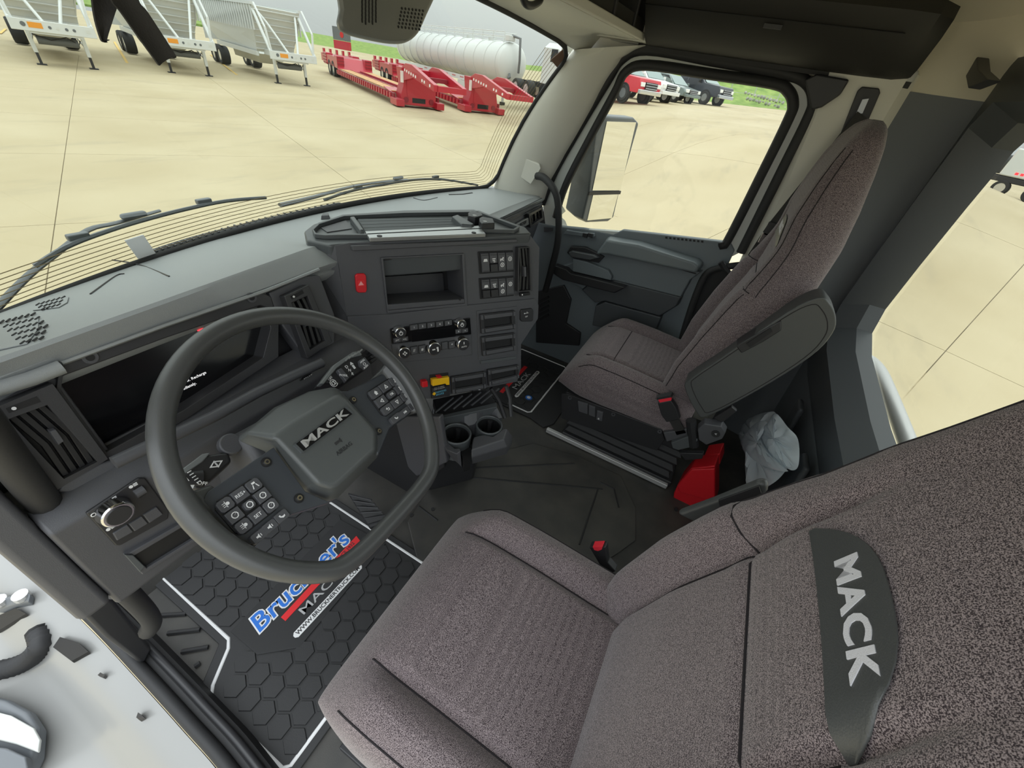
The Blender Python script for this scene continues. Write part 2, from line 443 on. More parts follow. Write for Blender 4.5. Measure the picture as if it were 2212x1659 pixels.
# ---------------- white bottom-dump trailers
def dump_trailer(origin, X, label):
    """origin: ground point midway between the landing feet; X: to the viewer's right; Y away from viewer"""
    X = V(X).normalized(); Z = V((0, 0, 1)); Y = Z.cross(X)
    O = V(origin)
    def P(x, y, z): return O + X * x + Y * y + Z * z
    t = thing('dump_trailer', O, label, 'trailer', 'white bottom dump trailers across the yard')
    fr = (X, Y, Z)
    # landing gear
    for s in (-1, 1):
        l = MB().box(P(s * 0.80, 0, 0.78), (0.13, 0.13, 0.75), fr).build('landing_leg', TWHITE, t, bevel=0.01)
        MB().box(P(s * 0.80, 0, 0.25), (0.09, 0.09, 0.46), fr).build('leg_tube', TBLK, l)
        MB().box(P(s * 0.80, 0, 0.02), (0.30, 0.24, 0.04), fr).build('foot_pad', TBLK, l)
        MB().tube([P(s * 0.80, 0.1, 0.7), P(s * 0.55, 0.9, 1.25)], 0.035, 6).build('leg_brace', TWHITE, t)
    m = MB().tube([P(-0.62, 0.05, 0.82), P(0.62, 0.05, 0.82)], 0.14, 14).build('air_tank', STEELD, t, smooth=40)
    MB().tube([P(-0.7, -0.05, 1.0), P(-0.2, -0.12, 0.86), P(0.3, -0.1, 1.0), P(0.62, -0.05, 0.8), P(0.7, -0.02, 0.95)], 0.022, 6).build('air_hose', TBLK, t)
    # front frame beam
    m = MB().box(P(0, -0.75, 1.30), (2.45, 0.12, 0.36), fr).build('front_beam', TWHITE, t, bevel=0.02)
    fb = Frame(P(0, -0.812, 1.30), X, Z)
    MB().disc(fb, -0.85, 0.02, 0.075, -0.002, 0.006).build('socket', STEELD, m)
    MB().rect(fb, -0.52, 0.02, 0.40, 0.17, -0.002, 0.005).build('warning_sticker', AMBER, m)
    for k, x in enumerate((-0.12, 0.10, 0.36, 0.58)):
        MB().disc(fb, x, 0.0, 0.05, -0.002, 0.008, 10).build('gladhand', STEELD if k != 1 else TGREY, m)
    MB().rect(fb, 1.0, 0.02, 0.14, 0.10, -0.002, 0.006).build('marker_plate', TGREY, m)
    MB().box(P(0, -0.1, 1.10), (1.5, 1.3, 0.08), fr).build('kingpin_plate', TWHITE, t)
    for s in (-1, 1):
        MB().box(P(s * 0.55, 0.6, 1.28), (0.14, 2.6, 0.24), fr).build('frame_rail', TWHITE, t, bevel=0.01)
        MB().tube([P(s * 1.15, -0.72, 1.45), P(s * 1.15, 1.0, 3.2)], 0.075, 8).build('frame_tube', TWHITE, t, smooth=40)
        MB().tube([P(s * 0.25, -0.72, 1.45), P(s * 0.75, 0.3, 2.6), P(s * 1.0, 0.9, 3.1)], 0.055, 8).build('frame_tube', TWHITE, t, smooth=40)
        MB().tube([P(s * 1.1, -0.7, 1.45), P(s * 1.2, -0.65, 2.4), P(s * 1.2, 0.4, 3.3)], 0.055, 8).build('frame_tube', TWHITE, t, smooth=40)
    MB().tube([P(-1.2, 0.95, 3.15), P(1.2, 0.95, 3.15)], 0.07, 8).build('top_tube', TWHITE, t, smooth=40)
    # hopper: sloped front sheet with horizontal ribs, ribbed long sides
    sh = MB().prism([P(-1.18, 0.7, 3.2), P(1.18, 0.7, 3.2), P(1.0, 1.9, 1.25), P(-1.0, 1.9, 1.25)], Y * 0.06).build('hopper_front', TGREY, t)
    for k in range(7):
        f = (k + 0.5) / 7
        w = 1.18 - 0.18 * f; c = P(0, 0.67 + 1.2 * f, 3.2 - 1.95 * f)
        MB().tube([c - X * w, c + X * w], 0.035, 6).build('front_rib', TGREY, sh)
    for s in (-1, 1):
        sd = MB().prism([P(s * 1.2, 0.7, 3.25), P(s * 1.2, 11.2, 3.25), P(s * 1.2, 11.2, 2.2), P(s * 0.9, 8.6, 1.15), P(s * 0.9, 2.0, 1.15), P(s * 1.2, 1.2, 2.3)], X * (s * -0.05)).build('hopper_side', TGREY if s > 0 else TWHITE, t)
        for k in range(26):
            y = 0.95 + k * 0.4
            MB().box(P(s * 1.215, y, 2.72), (0.05, 0.13, 1.05), fr).build('side_rib', TWHITE, sd)
        MB().box(P(s * 1.2, 6.0, 3.28), (0.14, 10.6, 0.12), fr).build('top_rail', TWHITE, t)
        MB().box(P(s * 1.06, 5.2, 1.16), (0.12, 7.2, 0.2), fr).build('lower_rail', TWHITE, t)
    MB().prism([P(-0.9, 2.0, 1.15), P(0.9, 2.0, 1.15), P(0.5, 3.2, 0.65), P(-0.5, 3.2, 0.65)], Y * 4.5).build('dump_gate', TGREY, t)
    MB().box(P(0, 10.9, 2.2), (2.4, 0.08, 2.0), fr).build('hopper_rear', TGREY, t)
    for y in (8.6, 9.9):
        for s in (-1, 1):
            wheel(t, P(s * 0.95, y, 0.5), 0.5, 0.52, X)
    return t
XT = (0.95, -0.31, 0)
T_feet = [((90, 140), (205, 150)), ((368, 157), (455, 165)), ((599, 180), (665, 186))]
T_lab = ['leftmost white bottom dump trailer, cut off by the left picture edge', 'middle white bottom dump trailer behind the hanging black strap', 'white bottom dump trailer next to the red lowboy trailers']
for (p, q), lb in zip(T_feet, T_lab):
    A = at(*p, 2, GZ); B = at(*q, 2, GZ)
    dump_trailer((A + B) / 2, XT, lb)

# ---------------- red lowboy trailers
def lowboy(origin, fwd, label, nplank=4, back=13.0):
    """origin: ground point below the middle of the gooseneck block"""
    Yf = V(fwd).normalized(); Z = V((0, 0, 1)); X = Yf.cross(Z)   # X to the right when facing forward
    O = V(origin)
    def P(x, y, z): return O + X * x + Yf * y + Z * z
    fr = (X, Yf, Z)
    t = thing('lowboy_trailer', O, label, 'trailer', 'red lowboy trailers')
    # gooseneck block
    m = MB()
    pr = [(-0.95, 0.12), (0.95, 0.12), (1.0, 0.55), (0.85, 1.0), (0.95, 1.75), (-0.95, 1.75), (-0.88, 1.0), (-1.0, 0.55)]
    b = m.prism([P(x, 0.0, z) for x, z in pr], -Yf * 0.9).build('gooseneck_block', LRED, t, bevel=0.03)
    fb = Frame(P(0, 0, 0), -X, Z)
    MB().rect(fb, 0, 0.36, 0.75, 0.22, -0.02, 0.012).build('front_slot', DEEP, b)
    MB().rect(fb, 0, 1.0, 1.35, 1.05, -0.01, 0.02, ch=0.1).build('front_plate', LRED, b)
    for s in (-1, 1):
        MB().disc(fb, s * 0.72, 0.36, 0.13, -0.01, 0.04).build('pin', LREDD, b)
        MB().rect(fb, s * 0.93, 1.35, 0.16, 0.5, -0.01, 0.015).build('warning_decal', REFL, b)
        MB().box(P(s * 1.15, -0.2, 0.22), (0.45, 1.1, 0.32), fr).build('outrigger', LRED, t, bevel=0.03)
        # neck arms, reaching forward over the missing tractor
        a = MB().prism([P(s * 0.62, -0.9, 1.55), P(s * 0.62, 0.3, 1.95), P(s * 0.62, 1.2, 1.95), P(s * 0.62, 4.2, 1.42), P(s * 0.62, 4.2, 1.16), P(s * 0.62, 1.4, 1.42), P(s * 0.62, 0.0, 1.2)], X * (s * 0.22)).build('neck_arm', LRED, t, bevel=0.02)
        for k in range(6):
            y = 0.2 + k * 0.32
            MB().box(P(s * 0.845 + s * 0.0, y, 1.66 - 0.03 * k), (0.015, 0.13, 0.11), fr).build('reflector', REFL, a)
        for y in (2.7, 3.0, 3.7):
            MB().box(P(s * 0.845, y, 1.44 - 0.1 * (y - 2.7)), (0.015, 0.13, 0.11), fr).build('reflector', REFL, a)
    MB().box(P(0, 4.0, 1.28), (1.3, 0.5, 0.22), fr).build('neck_crossmember', LRED, t)
    MB().box(P(0, 2.4, 1.5), (1.1, 0.3, 0.18), fr).build('neck_crossmember', LREDD, t)
    # deck
    for s in (-1, 1):
        r = MB().box(P(s * 1.27, -back / 2 - 0.3, 0.42), (0.10, back, 0.30), fr).build('side_rail', LREDD, t)
        for k in range(int(back / 0.5)):
            MB().box(P(s * 1.33, -0.8 - k * 0.5, 0.42), (0.10, 0.22, 0.24), fr).build('rail_rib', LRED, r)
        for j, xx in enumerate((0.55, 0.80, 1.05)):
            MB().box(P(s * xx, -back / 2 - 0.6, 0.60), (0.23, back - 0.8, 0.05), fr).build('deck_plank', WOOD, t)
        MB().box(P(s * 0.36, -back / 2 - 0.3, 0.52), (0.10, back, 0.26), fr).build('main_beam', LRED, t)
        MB().prism([P(s * 0.45, -0.95, 0.55), P(s * 1.3, -0.95, 0.55), P(s * 1.3, -2.1, 0.66), P(s * 0.45, -2.1, 0.66)], Z * 0.04).build('ramp_plate', LRED, t)
    for k in range(int(back / 0.55)):
        MB().box(P(0, -1.0 - k * 0.55, 0.50), (0.66, 0.10, 0.16), fr).build('crossmember', LREDD, t)
    # rear bogie
    yb = -back - 0.2
    MB().prism([P(-1.25, yb, 0.55), P(-1.25, yb - 0.9, 1.25), P(-1.25, yb - 6.0, 1.25), P(-1.25, yb - 6.0, 0.75), P(-1.25, yb - 0.8, 0.6)], X * 2.5).build('rear_bogie_frame', LRED, t)
    for s in (-1, 1):
        for k, dy in enumerate((1.9, 3.15)):
            wheel(t, P(s * 1.02, yb - dy, 0.5), 0.5, 0.5, X)
        f = MB().box(P(s * 1.02, yb - 0.7, 0.98), (0.52, 0.9, 0.75), fr).build('fender', LRED, t, bevel=0.04)
        for k in range(4):
            MB().box(P(s * 1.02, yb - 0.25, 0.7 + 0.18 * k), (0.5, 0.05, 0.05), fr).build('fender_rib', LREDD, f)
        f = MB().box(P(s * 1.02, yb - 4.5, 0.98), (0.52, 1.2, 0.75), fr).build('fender', LRED, t, bevel=0.04)
        for k in range(4):
            MB().box(P(s * 1.30, yb - 4.5, 0.7 + 0.18 * k), (0.04, 1.1, 0.05), fr).build('fender_rib', LREDD, f)
    for x in (-1.0, -0.5, 0.0, 0.5, 1.0):
        MB().box(P(x, yb - 6.0, 1.4), (0.14, 0.4, 0.3), fr).build('hinge_lug', LRED, t)
    return t
FWD = (-0.515, -0.857, 0)
A = at(905, 235, 2, GZ); lowboy(A, FWD, 'nearer red lowboy trailer with wooden deck, left of its twin')
A = at(1042, 246, 2, GZ); lowboy(A, FWD, 'farther red lowboy trailer, right of its twin and below the white tank')
# red and dark trailer rear standing behind the third dump trailer
c = at(742, 122, 2, GZ)
t = thing('equipment_tail', c, 'dark and red trailer tail behind the third white dump trailer', 'trailer')
MB().box(c + V((0, 0, 1.3)), (0.5, 3.0, 1.0)).build('red_tail', LRED, t, bevel=0.03)
MB().box(c + V((0, 0, 2.6)), (0.5, 3.0, 1.5)).build('mud_flap', STEELD, t, bevel=0.02)
MB().disc(Frame(c + V((-0.26, -0.3, 2.5)), (0, -1, 0), (0, 0, 1)), 0, 0, 0.35, 0, 0.02).build('round_emblem', RLIGHT, t)

# ---------------- white tank trailer
def tanker():
    A = CAM + ray(1106, 140) * 28.0
    fwd = V((-0.28, -0.96, 0)).normalized(); Z = V((0, 0, 1)); X = fwd.cross(Z)
    O = V((A.x, A.y, GZ))
    fwd = V((-0.50, -0.866, 0)).normalized(); X = fwd.cross(Z)
    def P(x, y, z): return O + X * x + fwd * y + Z * z
    t = thing('tank_trailer', O, 'white ribbed vacuum tank trailer with roof railing behind the red lowboys', 'trailer')
    R_, zc, L = 1.15, 2.62, 20.0
    m = MB(); secs = []
    for y, k in ((0.42, 0.05), (0.38, 0.35), (0.25, 0.7), (0.1, 0.92), (0, 1.0), (-L, 1.0), (-L - 0.3, 0.7), (-L - 0.4, 0.1)):
        secs.append([P(R_ * k * math.cos(2 * math.pi * i / 28), y, zc + R_ * k * math.sin(2 * math.pi * i / 28)) for i in range(28)])
    m.loft(secs).build('tank', TWHITE, t, smooth=50)
    for k in range(13):
        y = -0.4 - k * 1.6
        MB().tube([P((R_ + 0.01) * math.cos(2 * math.pi * i / 28), y, zc + (R_ + 0.01) * math.sin(2 * math.pi * i / 28)) for i in range(28)], 0.045, 6, closed=True).build('tank_ring', TWHITE, t, smooth=60)
    for s in (-1, 1):
        r = MB().box(P(s * 1.05, -L / 2, 1.32), (0.12, L + 0.6, 0.30), (X, fwd, Z)).build('frame_skirt', TWHITE, t)
        for k in range(9):
            for j in range(3):
                MB().box(P(s * 1.115, -0.8 - k * 1.45 - j * 0.22, 1.34), (0.02, 0.11, 0.07), (X, fwd, Z)).build('marker_light', RLIGHT, r)
        for zz in (0.25, 0.5):
            MB().tube([P(s * 0.45, -0.6, zc + R_ + zz), P(s * 0.45, -L, zc + R_ + zz)], 0.025, 6).build('guard_rail', TWHITE, t)
        for k in range(13):
            MB().tube([P(s * 0.45, -0.6 - k * 1.55, zc + R_ - 0.15), P(s * 0.45, -0.6 - k * 1.55, zc + R_ + 0.5)], 0.022, 6).build('rail_post', TWHITE, t)
        for y in (-15.6, -16.9):
            wheel(t, P(s * 0.9, y, 0.5), 0.5, 0.5, X)
        MB().box(P(s * 0.85, -2.2, 0.7), (0.14, 0.14, 0.9), (X, fwd, Z)).build('landing_leg', TWHITE, t)
        MB().box(P(s * 0.85, -2.2, 0.14), (0.3, 0.3, 0.28), (X, fwd, Z)).build('foot_pad', TBLK, t)
    for y in (-3.0, -6.5):
        MB().tube([P(0, y, zc + R_ - 0.1), P(0, y, zc + R_ + 0.14)], 0.3, 14).build('manhole', TWHITE, t, smooth=40)
    MB().tube([P(0.2, 0.0, zc + R_ + 0.35), P(0.0, 0.7, zc + R_ + 0.25), P(-0.1, 0.75, zc + 0.3), P(-0.2, 0.62, zc - 0.4)], 0.08, 8).build('front_hose', STEELD, t, smooth=60)
    MB().tube([P(0.35, 0.35, zc - 0.55), P(0.45, 0.6, zc - 0.7), P(0.6, 0.55, zc - 0.75)], 0.09, 8).build('valve', STEELD, t)
    MB().box(P(0.3, -0.1, zc + R_ + 0.2), (0.5, 0.5, 0.3), (X, fwd, Z)).build('vent_valve', TWHITE, t, bevel=0.03)
    MB().box(P(1.0, -5.0, 0.85), (0.4, 1.8, 0.6), (X, fwd, Z)).build('tool_box', TGREY, t)
tanker()

# ---------------- road vehicles
def car(origin, fwd, L, Wd, H, paint, label, kind='pickup', grp='vehicles parked along the yard edge', chrome=CHROME):
    Yf = V(fwd).normalized(); Z = V((0, 0, 1)); X = Yf.cross(Z); O = V(origin)
    def P(x, y, z): return O + X * x + Yf * y + Z * z
    t = thing('pickup_truck' if kind == 'pickup' else 'suv_car', O, label, 'truck' if kind == 'pickup' else 'car', grp)
    h = L / 2; b = H * 0.26; belt = H * 0.62
    if kind == 'pickup':
        prof = [(h - 0.05, b), (h, H * 0.45), (h - 0.12, belt - 0.02), (h * 0.52, belt + 0.06), (h * 0.22, H * 0.97), (-h * 0.02, H), (-h * 0.30, H * 0.97), (-h * 0.36, belt), (-h, belt - 0.02), (-h, b + 0.05)]
        win = [(h * 0.47, belt + 0.05), (h * 0.21, H * 0.93), (-h * 0.28, H * 0.93), (-h * 0.33, belt + 0.03)]
    else:
        prof = [(h - 0.1, b), (h, H * 0.42), (h - 0.2, belt - 0.12), (h * 0.45, belt + 0.02), (h * 0.12, H * 0.97), (-h * 0.2, H), (-h * 0.75, H * 0.95), (-h * 0.97, belt), (-h, b + 0.1)]
        win = [(h * 0.40, belt + 0.03), (h * 0.11, H * 0.93), (-h * 0.70, H * 0.91), (-h * 0.85, belt + 0.04)]
    secs = []
    for f, ins in ((-1, 0.10), (-0.94, 0.02), (0.94, 0.02), (1, 0.10)):
        row = []
        for (y, z) in prof:
            tum = 0.80 if z > belt + 0.1 else 1.0
            k = 1 - ins * 0.5
            row.append(P(f * Wd / 2 * tum, y * k, z if z < belt else belt + (z - belt) * (1 - ins * 0.4)))
        secs.append(row)
    MB().loft(secs).build('body', paint, t, bevel=0.03, smooth=35)
    for s in (-1, 1):
        w = MB().prism([P(s * Wd / 2 * (0.965 if i in (0, 3) else 0.815), y, z) for i, (y, z) in enumerate(win)], X * (s * 0.015)).build('side_window', GLOSSB, t)
        cy = (win[1][0] + win[2][0]) / 2
        MB().prism([P(s * (Wd / 2 * 0.975 + 0.012), cy + 0.05, belt + 0.03), P(s * (Wd / 2 * 0.975 + 0.012), cy - 0.05, belt + 0.03), P(s * (Wd / 2 * 0.83 + 0.012), cy - 0.05, H * 0.93), P(s * (Wd / 2 * 0.83 + 0.012), cy + 0.05, H * 0.93)], X * (s * 0.02)).build('window_pillar', paint, w)
        MB().box(P(s * (Wd / 2 + 0.12), h * 0.36, belt + 0.12), (0.2, 0.1, 0.2), (X, Yf, Z)).build('door_mirror', paint if kind != 'pickup' else BLACK, t, bevel=0.02)
        MB().box(P(s * Wd * 0.36, h - 0.06, H * 0.47), (0.34, 0.14, 0.2), (X, Yf, Z)).build('headlamp', REFL, t, bevel=0.02)
        MB().box(P(s * (Wd / 2), 0, b + 0.02), (0.08, L * 0.5, 0.1), (X, Yf, Z)).build('sill_step', chrome if kind == 'pickup' else BLACK, t)
        for y in (h * 0.62, -h * 0.6):
            c = P(s * (Wd / 2 - 0.08), y, 0)
            MB().tube([P(s * (Wd / 2 - 0.12), y, H * 0.2), P(s * (Wd / 2 + 0.012), y, H * 0.2)], H * 0.255, 18).build('wheel_arch', DEEP, t)
            wheel(t, P(s * (Wd / 2 - 0.08), y, H * 0.2), H * 0.2, 0.26, X, STEEL if paint is not DARKRED else STEELD)
    # windscreen
    q0, q1 = prof[3], prof[4]
    off = V((0, 0, 1)) * 0.03 + Yf * 0.03
    MB().prism([P(-Wd * 0.44, q0[0], q0[1]) + off * 0.6, P(Wd * 0.44, q0[0], q0[1]) + off * 0.6, P(Wd * 0.37, q1[0], q1[1] - 0.05) + off * 0.6, P(-Wd * 0.37, q1[0], q1[1] - 0.05) + off * 0.6], off * 0.3).build('windscreen', WINDS, t)
    g = MB().box(P(0, h - 0.01, H * 0.45), (Wd * 0.5, 0.12, H * 0.17), (X, Yf, Z)).build('grille', BLACK, t, bevel=0.01)
    for k in (-1, 0, 1):
        MB().box(P(0, h + 0.05, H * 0.45 + k * H * 0.06), (Wd * 0.5, 0.04, 0.035), (X, Yf, Z)).build('grille_bar', chrome, g)
    MB().box(P(0, h + 0.01, H * 0.30), (Wd * 0.96, 0.2, H * 0.11), (X, Yf, Z)).build('bumper', chrome if kind == 'pickup' else paint, t, bevel=0.03)
    return t
PRED = mat('pickup_red_paint', (0.55, 0.015, 0.03), 0.3, coat=0.5)
DARKRED = PRED
PWHITE = mat('suv_white_paint', (0.75, 0.75, 0.74), 0.3, coat=0.5)
PGREEN = mat('suv_grey_green_paint', (0.16, 0.20, 0.19), 0.3, coat=0.5)
PNAVY = mat('pickup_navy_paint', (0.02, 0.025, 0.035), 0.25, coat=0.5)
WINDS = mat('vehicle_glass', (0.20, 0.27, 0.26), 0.1)
def gp(u, v):
    """point where the pixel's line of sight meets the sloping yard"""
    d = ray(u, v); t0 = 4.0
    while t0 < 140:
        p = CAM + d * t0
        if p.z <= gz(p.x, p.y): break
        t0 += 0.02
    return V((p.x, p.y, gz(p.x, p.y)))
CF_ = V((-0.45, -0.893, 0))
def park(u, v, t0, L, *args):
    f = CAM + ray(u, v) * t0; c = f - CF_ * (L / 2); c.z = gz(f.x, f.y)
    return car(c, CF_, L, *args)
park(1396, 226, 24, 5.9, 2.0, 1.98, PRED, 'red crew-cab pickup, leftmost vehicle in the side window')
park(1440, 226, 27.5, 5.2, 1.95, 1.92, PWHITE, 'white sport utility vehicle beside the red pickup', 'suv')
park(1488, 231, 30.0, 4.5, 1.85, 1.58, PGREEN, 'grey-green crossover between the white vehicle and the dark pickup', 'suv')
park(1556, 239, 31.5, 5.9, 2.0, 1.95, PNAVY, 'dark navy pickup, rightmost vehicle in the side window')

# white tractor truck at the right edge of the windshield
def tractor(origin, fwd, label, paint):
    Yf = V(fwd).normalized(); Z = V((0, 0, 1)); X = Yf.cross(Z); O = V(origin)
    def P(x, y, z): return O + X * x + Yf * y + Z * z
    t = thing('tractor_truck', O, label, 'truck'); fr = (X, Yf, Z)
    MB().loft([[P(x, y, z) for x, z in ((-1.0 * k, 1.0), (1.0 * k, 1.0), (1.0 * k, zt - 0.25), (0.7 * k, zt), (-0.7 * k, zt), (-1.0 * k, zt - 0.25))] for y, k, zt in ((0.0, 1.0, 2.0), (-0.02, 1.0, 2.85), (-0.5, 1.0, 2.98), (-1.9, 1.0, 3.0))]).build('cab', paint, t, bevel=0.04)
    MB().loft([[P(x, y, z) for x, z in ((-w, 0.75), (w, 0.75), (w, zt - 0.2), (w * 0.7, zt), (-w * 0.7, zt), (-w, zt - 0.2))] for y, w, zt in ((0.1, 0.95, 2.0), (1.2, 0.92, 1.85), (1.95, 0.8, 1.6))]).build('hood', paint, t, bevel=0.05)
    MB().prism([P(-0.88, 0.03, 2.08), P(0.88, 0.03, 2.08), P(0.84, -0.12, 2.72), P(-0.84, -0.12, 2.72)], Yf * 0.04).build('windscreen', WINDS, t)
    MB().box(P(0, 1.96, 1.2), (1.0, 0.08, 0.8), fr).build('grille', STEELD, t, bevel=0.02)
    MB().box(P(0, 2.02, 0.65), (2.2, 0.25, 0.32), fr).build('bumper', CHROME, t, bevel=0.04)
    for s in (-1, 1):
        MB().prism([P(s * 1.0, -0.35, 2.1), P(s * 1.0, -1.1, 2.1), P(s * 1.0, -1.1, 2.7), P(s * 1.0, -0.5, 2.7)], X * (s * 0.02)).build('side_window', GLOSSB, t)
        MB().box(P(s * 1.25, 0.1, 2.25), (0.22, 0.12, 0.7), fr).build('mirror', STEELD, t, bevel=0.03)
        MB().box(P(s * 0.78, 1.85, 1.15), (0.25, 0.2, 0.25), fr).build('headlamp', REFL, t, bevel=0.03)
        wheel(t, P(s * 0.92, 1.2, 0.5), 0.5, 0.3, X)
        for y in (-3.2, -4.5): wheel(t, P(s * 0.9, y, 0.5), 0.5, 0.55, X)
        MB().box(P(s * 0.4, -3.2, 0.85), (0.1, 4.2, 0.25), fr).build('frame_rail', TBLK, t)
    for k in (-2, -1, 0, 1, 2):
        MB().box(P(k * 0.3, -0.3, 3.0), (0.14, 0.14, 0.08), fr).build('roof_lamp', AMBER, t, bevel=0.02)
    return t
c = at(1172, 222, 2, GZ + 0.2)
c = CAM + ray(1226, 222) * 25.5; c.z = gz(c.x, c.y)
tractor(c, (-0.50, -0.866, 0), 'white conventional tractor truck in front of the white tank', TWHITE)
# trucks seen through the rear window
c = CAM + ray(2172, 372) * 30; c.z = gz(c.x, c.y)
tt = thing('parked_truck_chassis', c, 'dark truck chassis with red tail lamps seen through the rear window', 'truck')
bx = V((0.83, -0.55, 0)).normalized(); by = V((0, 0, 1)).cross(bx)
f3 = (by, bx, V((0, 0, 1)))
MB().box(c + V((0, 0, 1.05)), (6.0, 2.2, 0.35), f3).build('chassis', TBLK, tt, bevel=0.05)
MB().box(c + by * -1.0 + V((0, 0, 2.1)), (2.0, 2.3, 1.7), f3).build('cab', TWHITE, tt, bevel=0.1)
MB().box(c + by * 1.3 + V((0, 0, 1.9)), (2.2, 2.2, 1.2), f3).build('body_rack', STEELD, tt, bevel=0.06)
for k in (-2.4, -0.6, 1.4, 2.5):
    wheel(tt, c + by * k - bx * 0.95 + V((0, 0, 0.5)), 0.5, 0.5, bx)
for k in (-1.2, -0.9, 0.4, 0.8):
    MB().box(c + by * k - bx * 1.14 + V((0, 0, 1.5)), (0.18, 0.05, 0.14), f3).build('tail_lamp', REDLIT, tt)

# grass banks, fence, rocks, far sheds
def bank(pts, z0, rise, depth, name, label, mt=GRASS):
    """strip of rising ground along a polyline (away from the camera)"""
    rows = []
    for (x, y) in pts:
        d = V((x - CAM.x, y - CAM.y, 0)).normalized(); r = []
        for k in range(7):
            f = k / 6; p = V((x, y, 0)) + d * depth * f
            p.z = gz(x, y) - 0.05 + z0 + rise * sstep(0, 1, f) + 0.05 * random.random()
            r.append(p)
        rows.append(r)
    return MB().sheet(rows, (0, 0, -0.4)).build(name, mt, None, smooth=60, label=label, cat='grass', kind='structure')
ps = []
for u, v in ((1310, 165), (1400, 180), (1480, 196), (1560, 210), (1640, 226), (1720, 245)):
    p = CAM + ray(u, v) * 38; ps.append((p.x, p.y))
bank(ps, 0.02, 3.0, 14, 'grass_bank', 'green grass bank rising behind the parked vehicles')
ps = []
for u in (150, 400, 700, 1000, 1250):
    p = at(u, 0.176 * u - 58 + 34, 2, GZ); ps.append((p.x, p.y))
bank(ps, 0.0, 1.6, 40, 'grass_verge', 'green grass verge behind the white trailers')
FENCE = mat('fence_galvanised', (0.45, 0.46, 0.45), 0.5, 0.3)
fn = None; prev = None
for k in range(9):
    u = 1320 + k * 50; p = CAM + ray(u, 166 + 0.2 * (u - 1320)) * 41
    p.z = gz(p.x, p.y) + 0.7
    if fn is None: fn = thing('chain_link_fence', p, 'grey chain link fence on the grass bank behind the pickups', 'fence')
    MB().tube([p, p + V((0, 0, 1.7))], 0.035, 6).build('fence_post', FENCE, fn)
    if prev is not None:
        for zz in (0.15, 0.9, 1.68): MB().tube([prev + V((0, 0, zz)), p + V((0, 0, zz))], 0.015, 5).build('fence_rail', FENCE, fn)
    prev = p
ROCK = mat('riprap_grey', (0.32, 0.31, 0.28), 0.9, var=0.3, vscale=2)
for k in range(26):
    f = k / 25; u = 1612 + 84 * f; v = 203 + 22 * f + (6 if k % 2 else -5)
    p = CAM + ray(u, v) * (38.5 + 0.8 * (k % 3)); s = random.uniform(0.13, 0.17); p.z -= 0.1
    m = MB()
    bm = bmesh.new(); bmesh.ops.create_icosphere(bm, subdivisions=1, radius=s)
    m.add([q.co * random.uniform(0.75, 1.2) + p for q in bm.verts], [tuple(x.index for x in q.verts) for q in bm.faces]); bm.free()
    m.build('bank_rock', ROCK, None, label='grey rock in the heap on the grass bank right of the dark pickup', cat='rock', group='riprap rocks on the grass bank')
SHED = mat('shed_beige', (0.52, 0.50, 0.42), 0.7)
# ================================================================== CAB SHELL
def lerp_tab(tab, x):
    if x <= tab[0][0]: return tab[0][1:]
    for p, q in zip(tab, tab[1:]):
        if x <= q[0]:
            f = (x - p[0]) / (q[0] - p[0]); return tuple(a + (b - a) * f for a, b in zip(p[1:], q[1:]))
    return tab[-1][1:]
flo = thing('floor', (0, 0, 0), kind='structure')
MB().prism([V((-1.0, -0.6, -0.04)), V((1.0, -0.6, -0.04)), V((1.0, 1.02, -0.04)), V((-1.0, 1.02, -0.04))], (0, 0, 0.04)).build('floor_pan', FLOORM, flo)
MB().prism([V((-1.0, 1.0, 0)), V((1.0, 1.0, 0)), V((1.0, 1.25, 0.45)), V((-1.0, 1.25, 0.45))], (0, 0.03, -0.01)).build('toe_board', FLOORM, flo)
MB().prism([V((-1.0, 1.24, 0.44)), V((1.0, 1.24, 0.44)), V((1.0, 1.26, 0.62)), V((-1.0, 1.26, 0.62))], (0, 0.03, 0)).build('firewall', RUBBER, flo)
# moulded rubber centre mat between the seats
FZ = Frame((0, 0, 0.0), (1, 0, 0), (0, 1, 0))
cpts = FZ.pxs([(955, 1010), (1150, 960), (1240, 985), (1340, 1030), (1372, 1100), (1372, 1170), (1330, 1200), (1100, 1330), (900, 1210), (880, 1130)])
m_ = MB().plate(FZ, cpts, 0.0, 0.010).build('centre_mat', FLOORM, flo, bevel=0.004)
for (p, q) in (((1010, 1015), (1240, 1005)), ((1015, 1035), (1300, 1060)), ((1250, 1180), (1290, 1060)), ((905, 1098), (945, 1128)), ((1295, 1045), (1325, 1060)), ((1325, 1060), (1335, 1100))):
    a, b = FZ.px(*p), FZ.px(*q)
    MB().tube([FZ.P(*a, 0.0105), FZ.P(*b, 0.0105)], 0.0035, 5).build('mat_rib', RUBBER, m_)
for u, v in ((889, 1117), (935, 1104), (1010, 1130)):
    MB().disc(FZ, *FZ.px(u, v), 0.007, 0.009, 0.013, 10).build('mat_stud', RUBBER, m_)

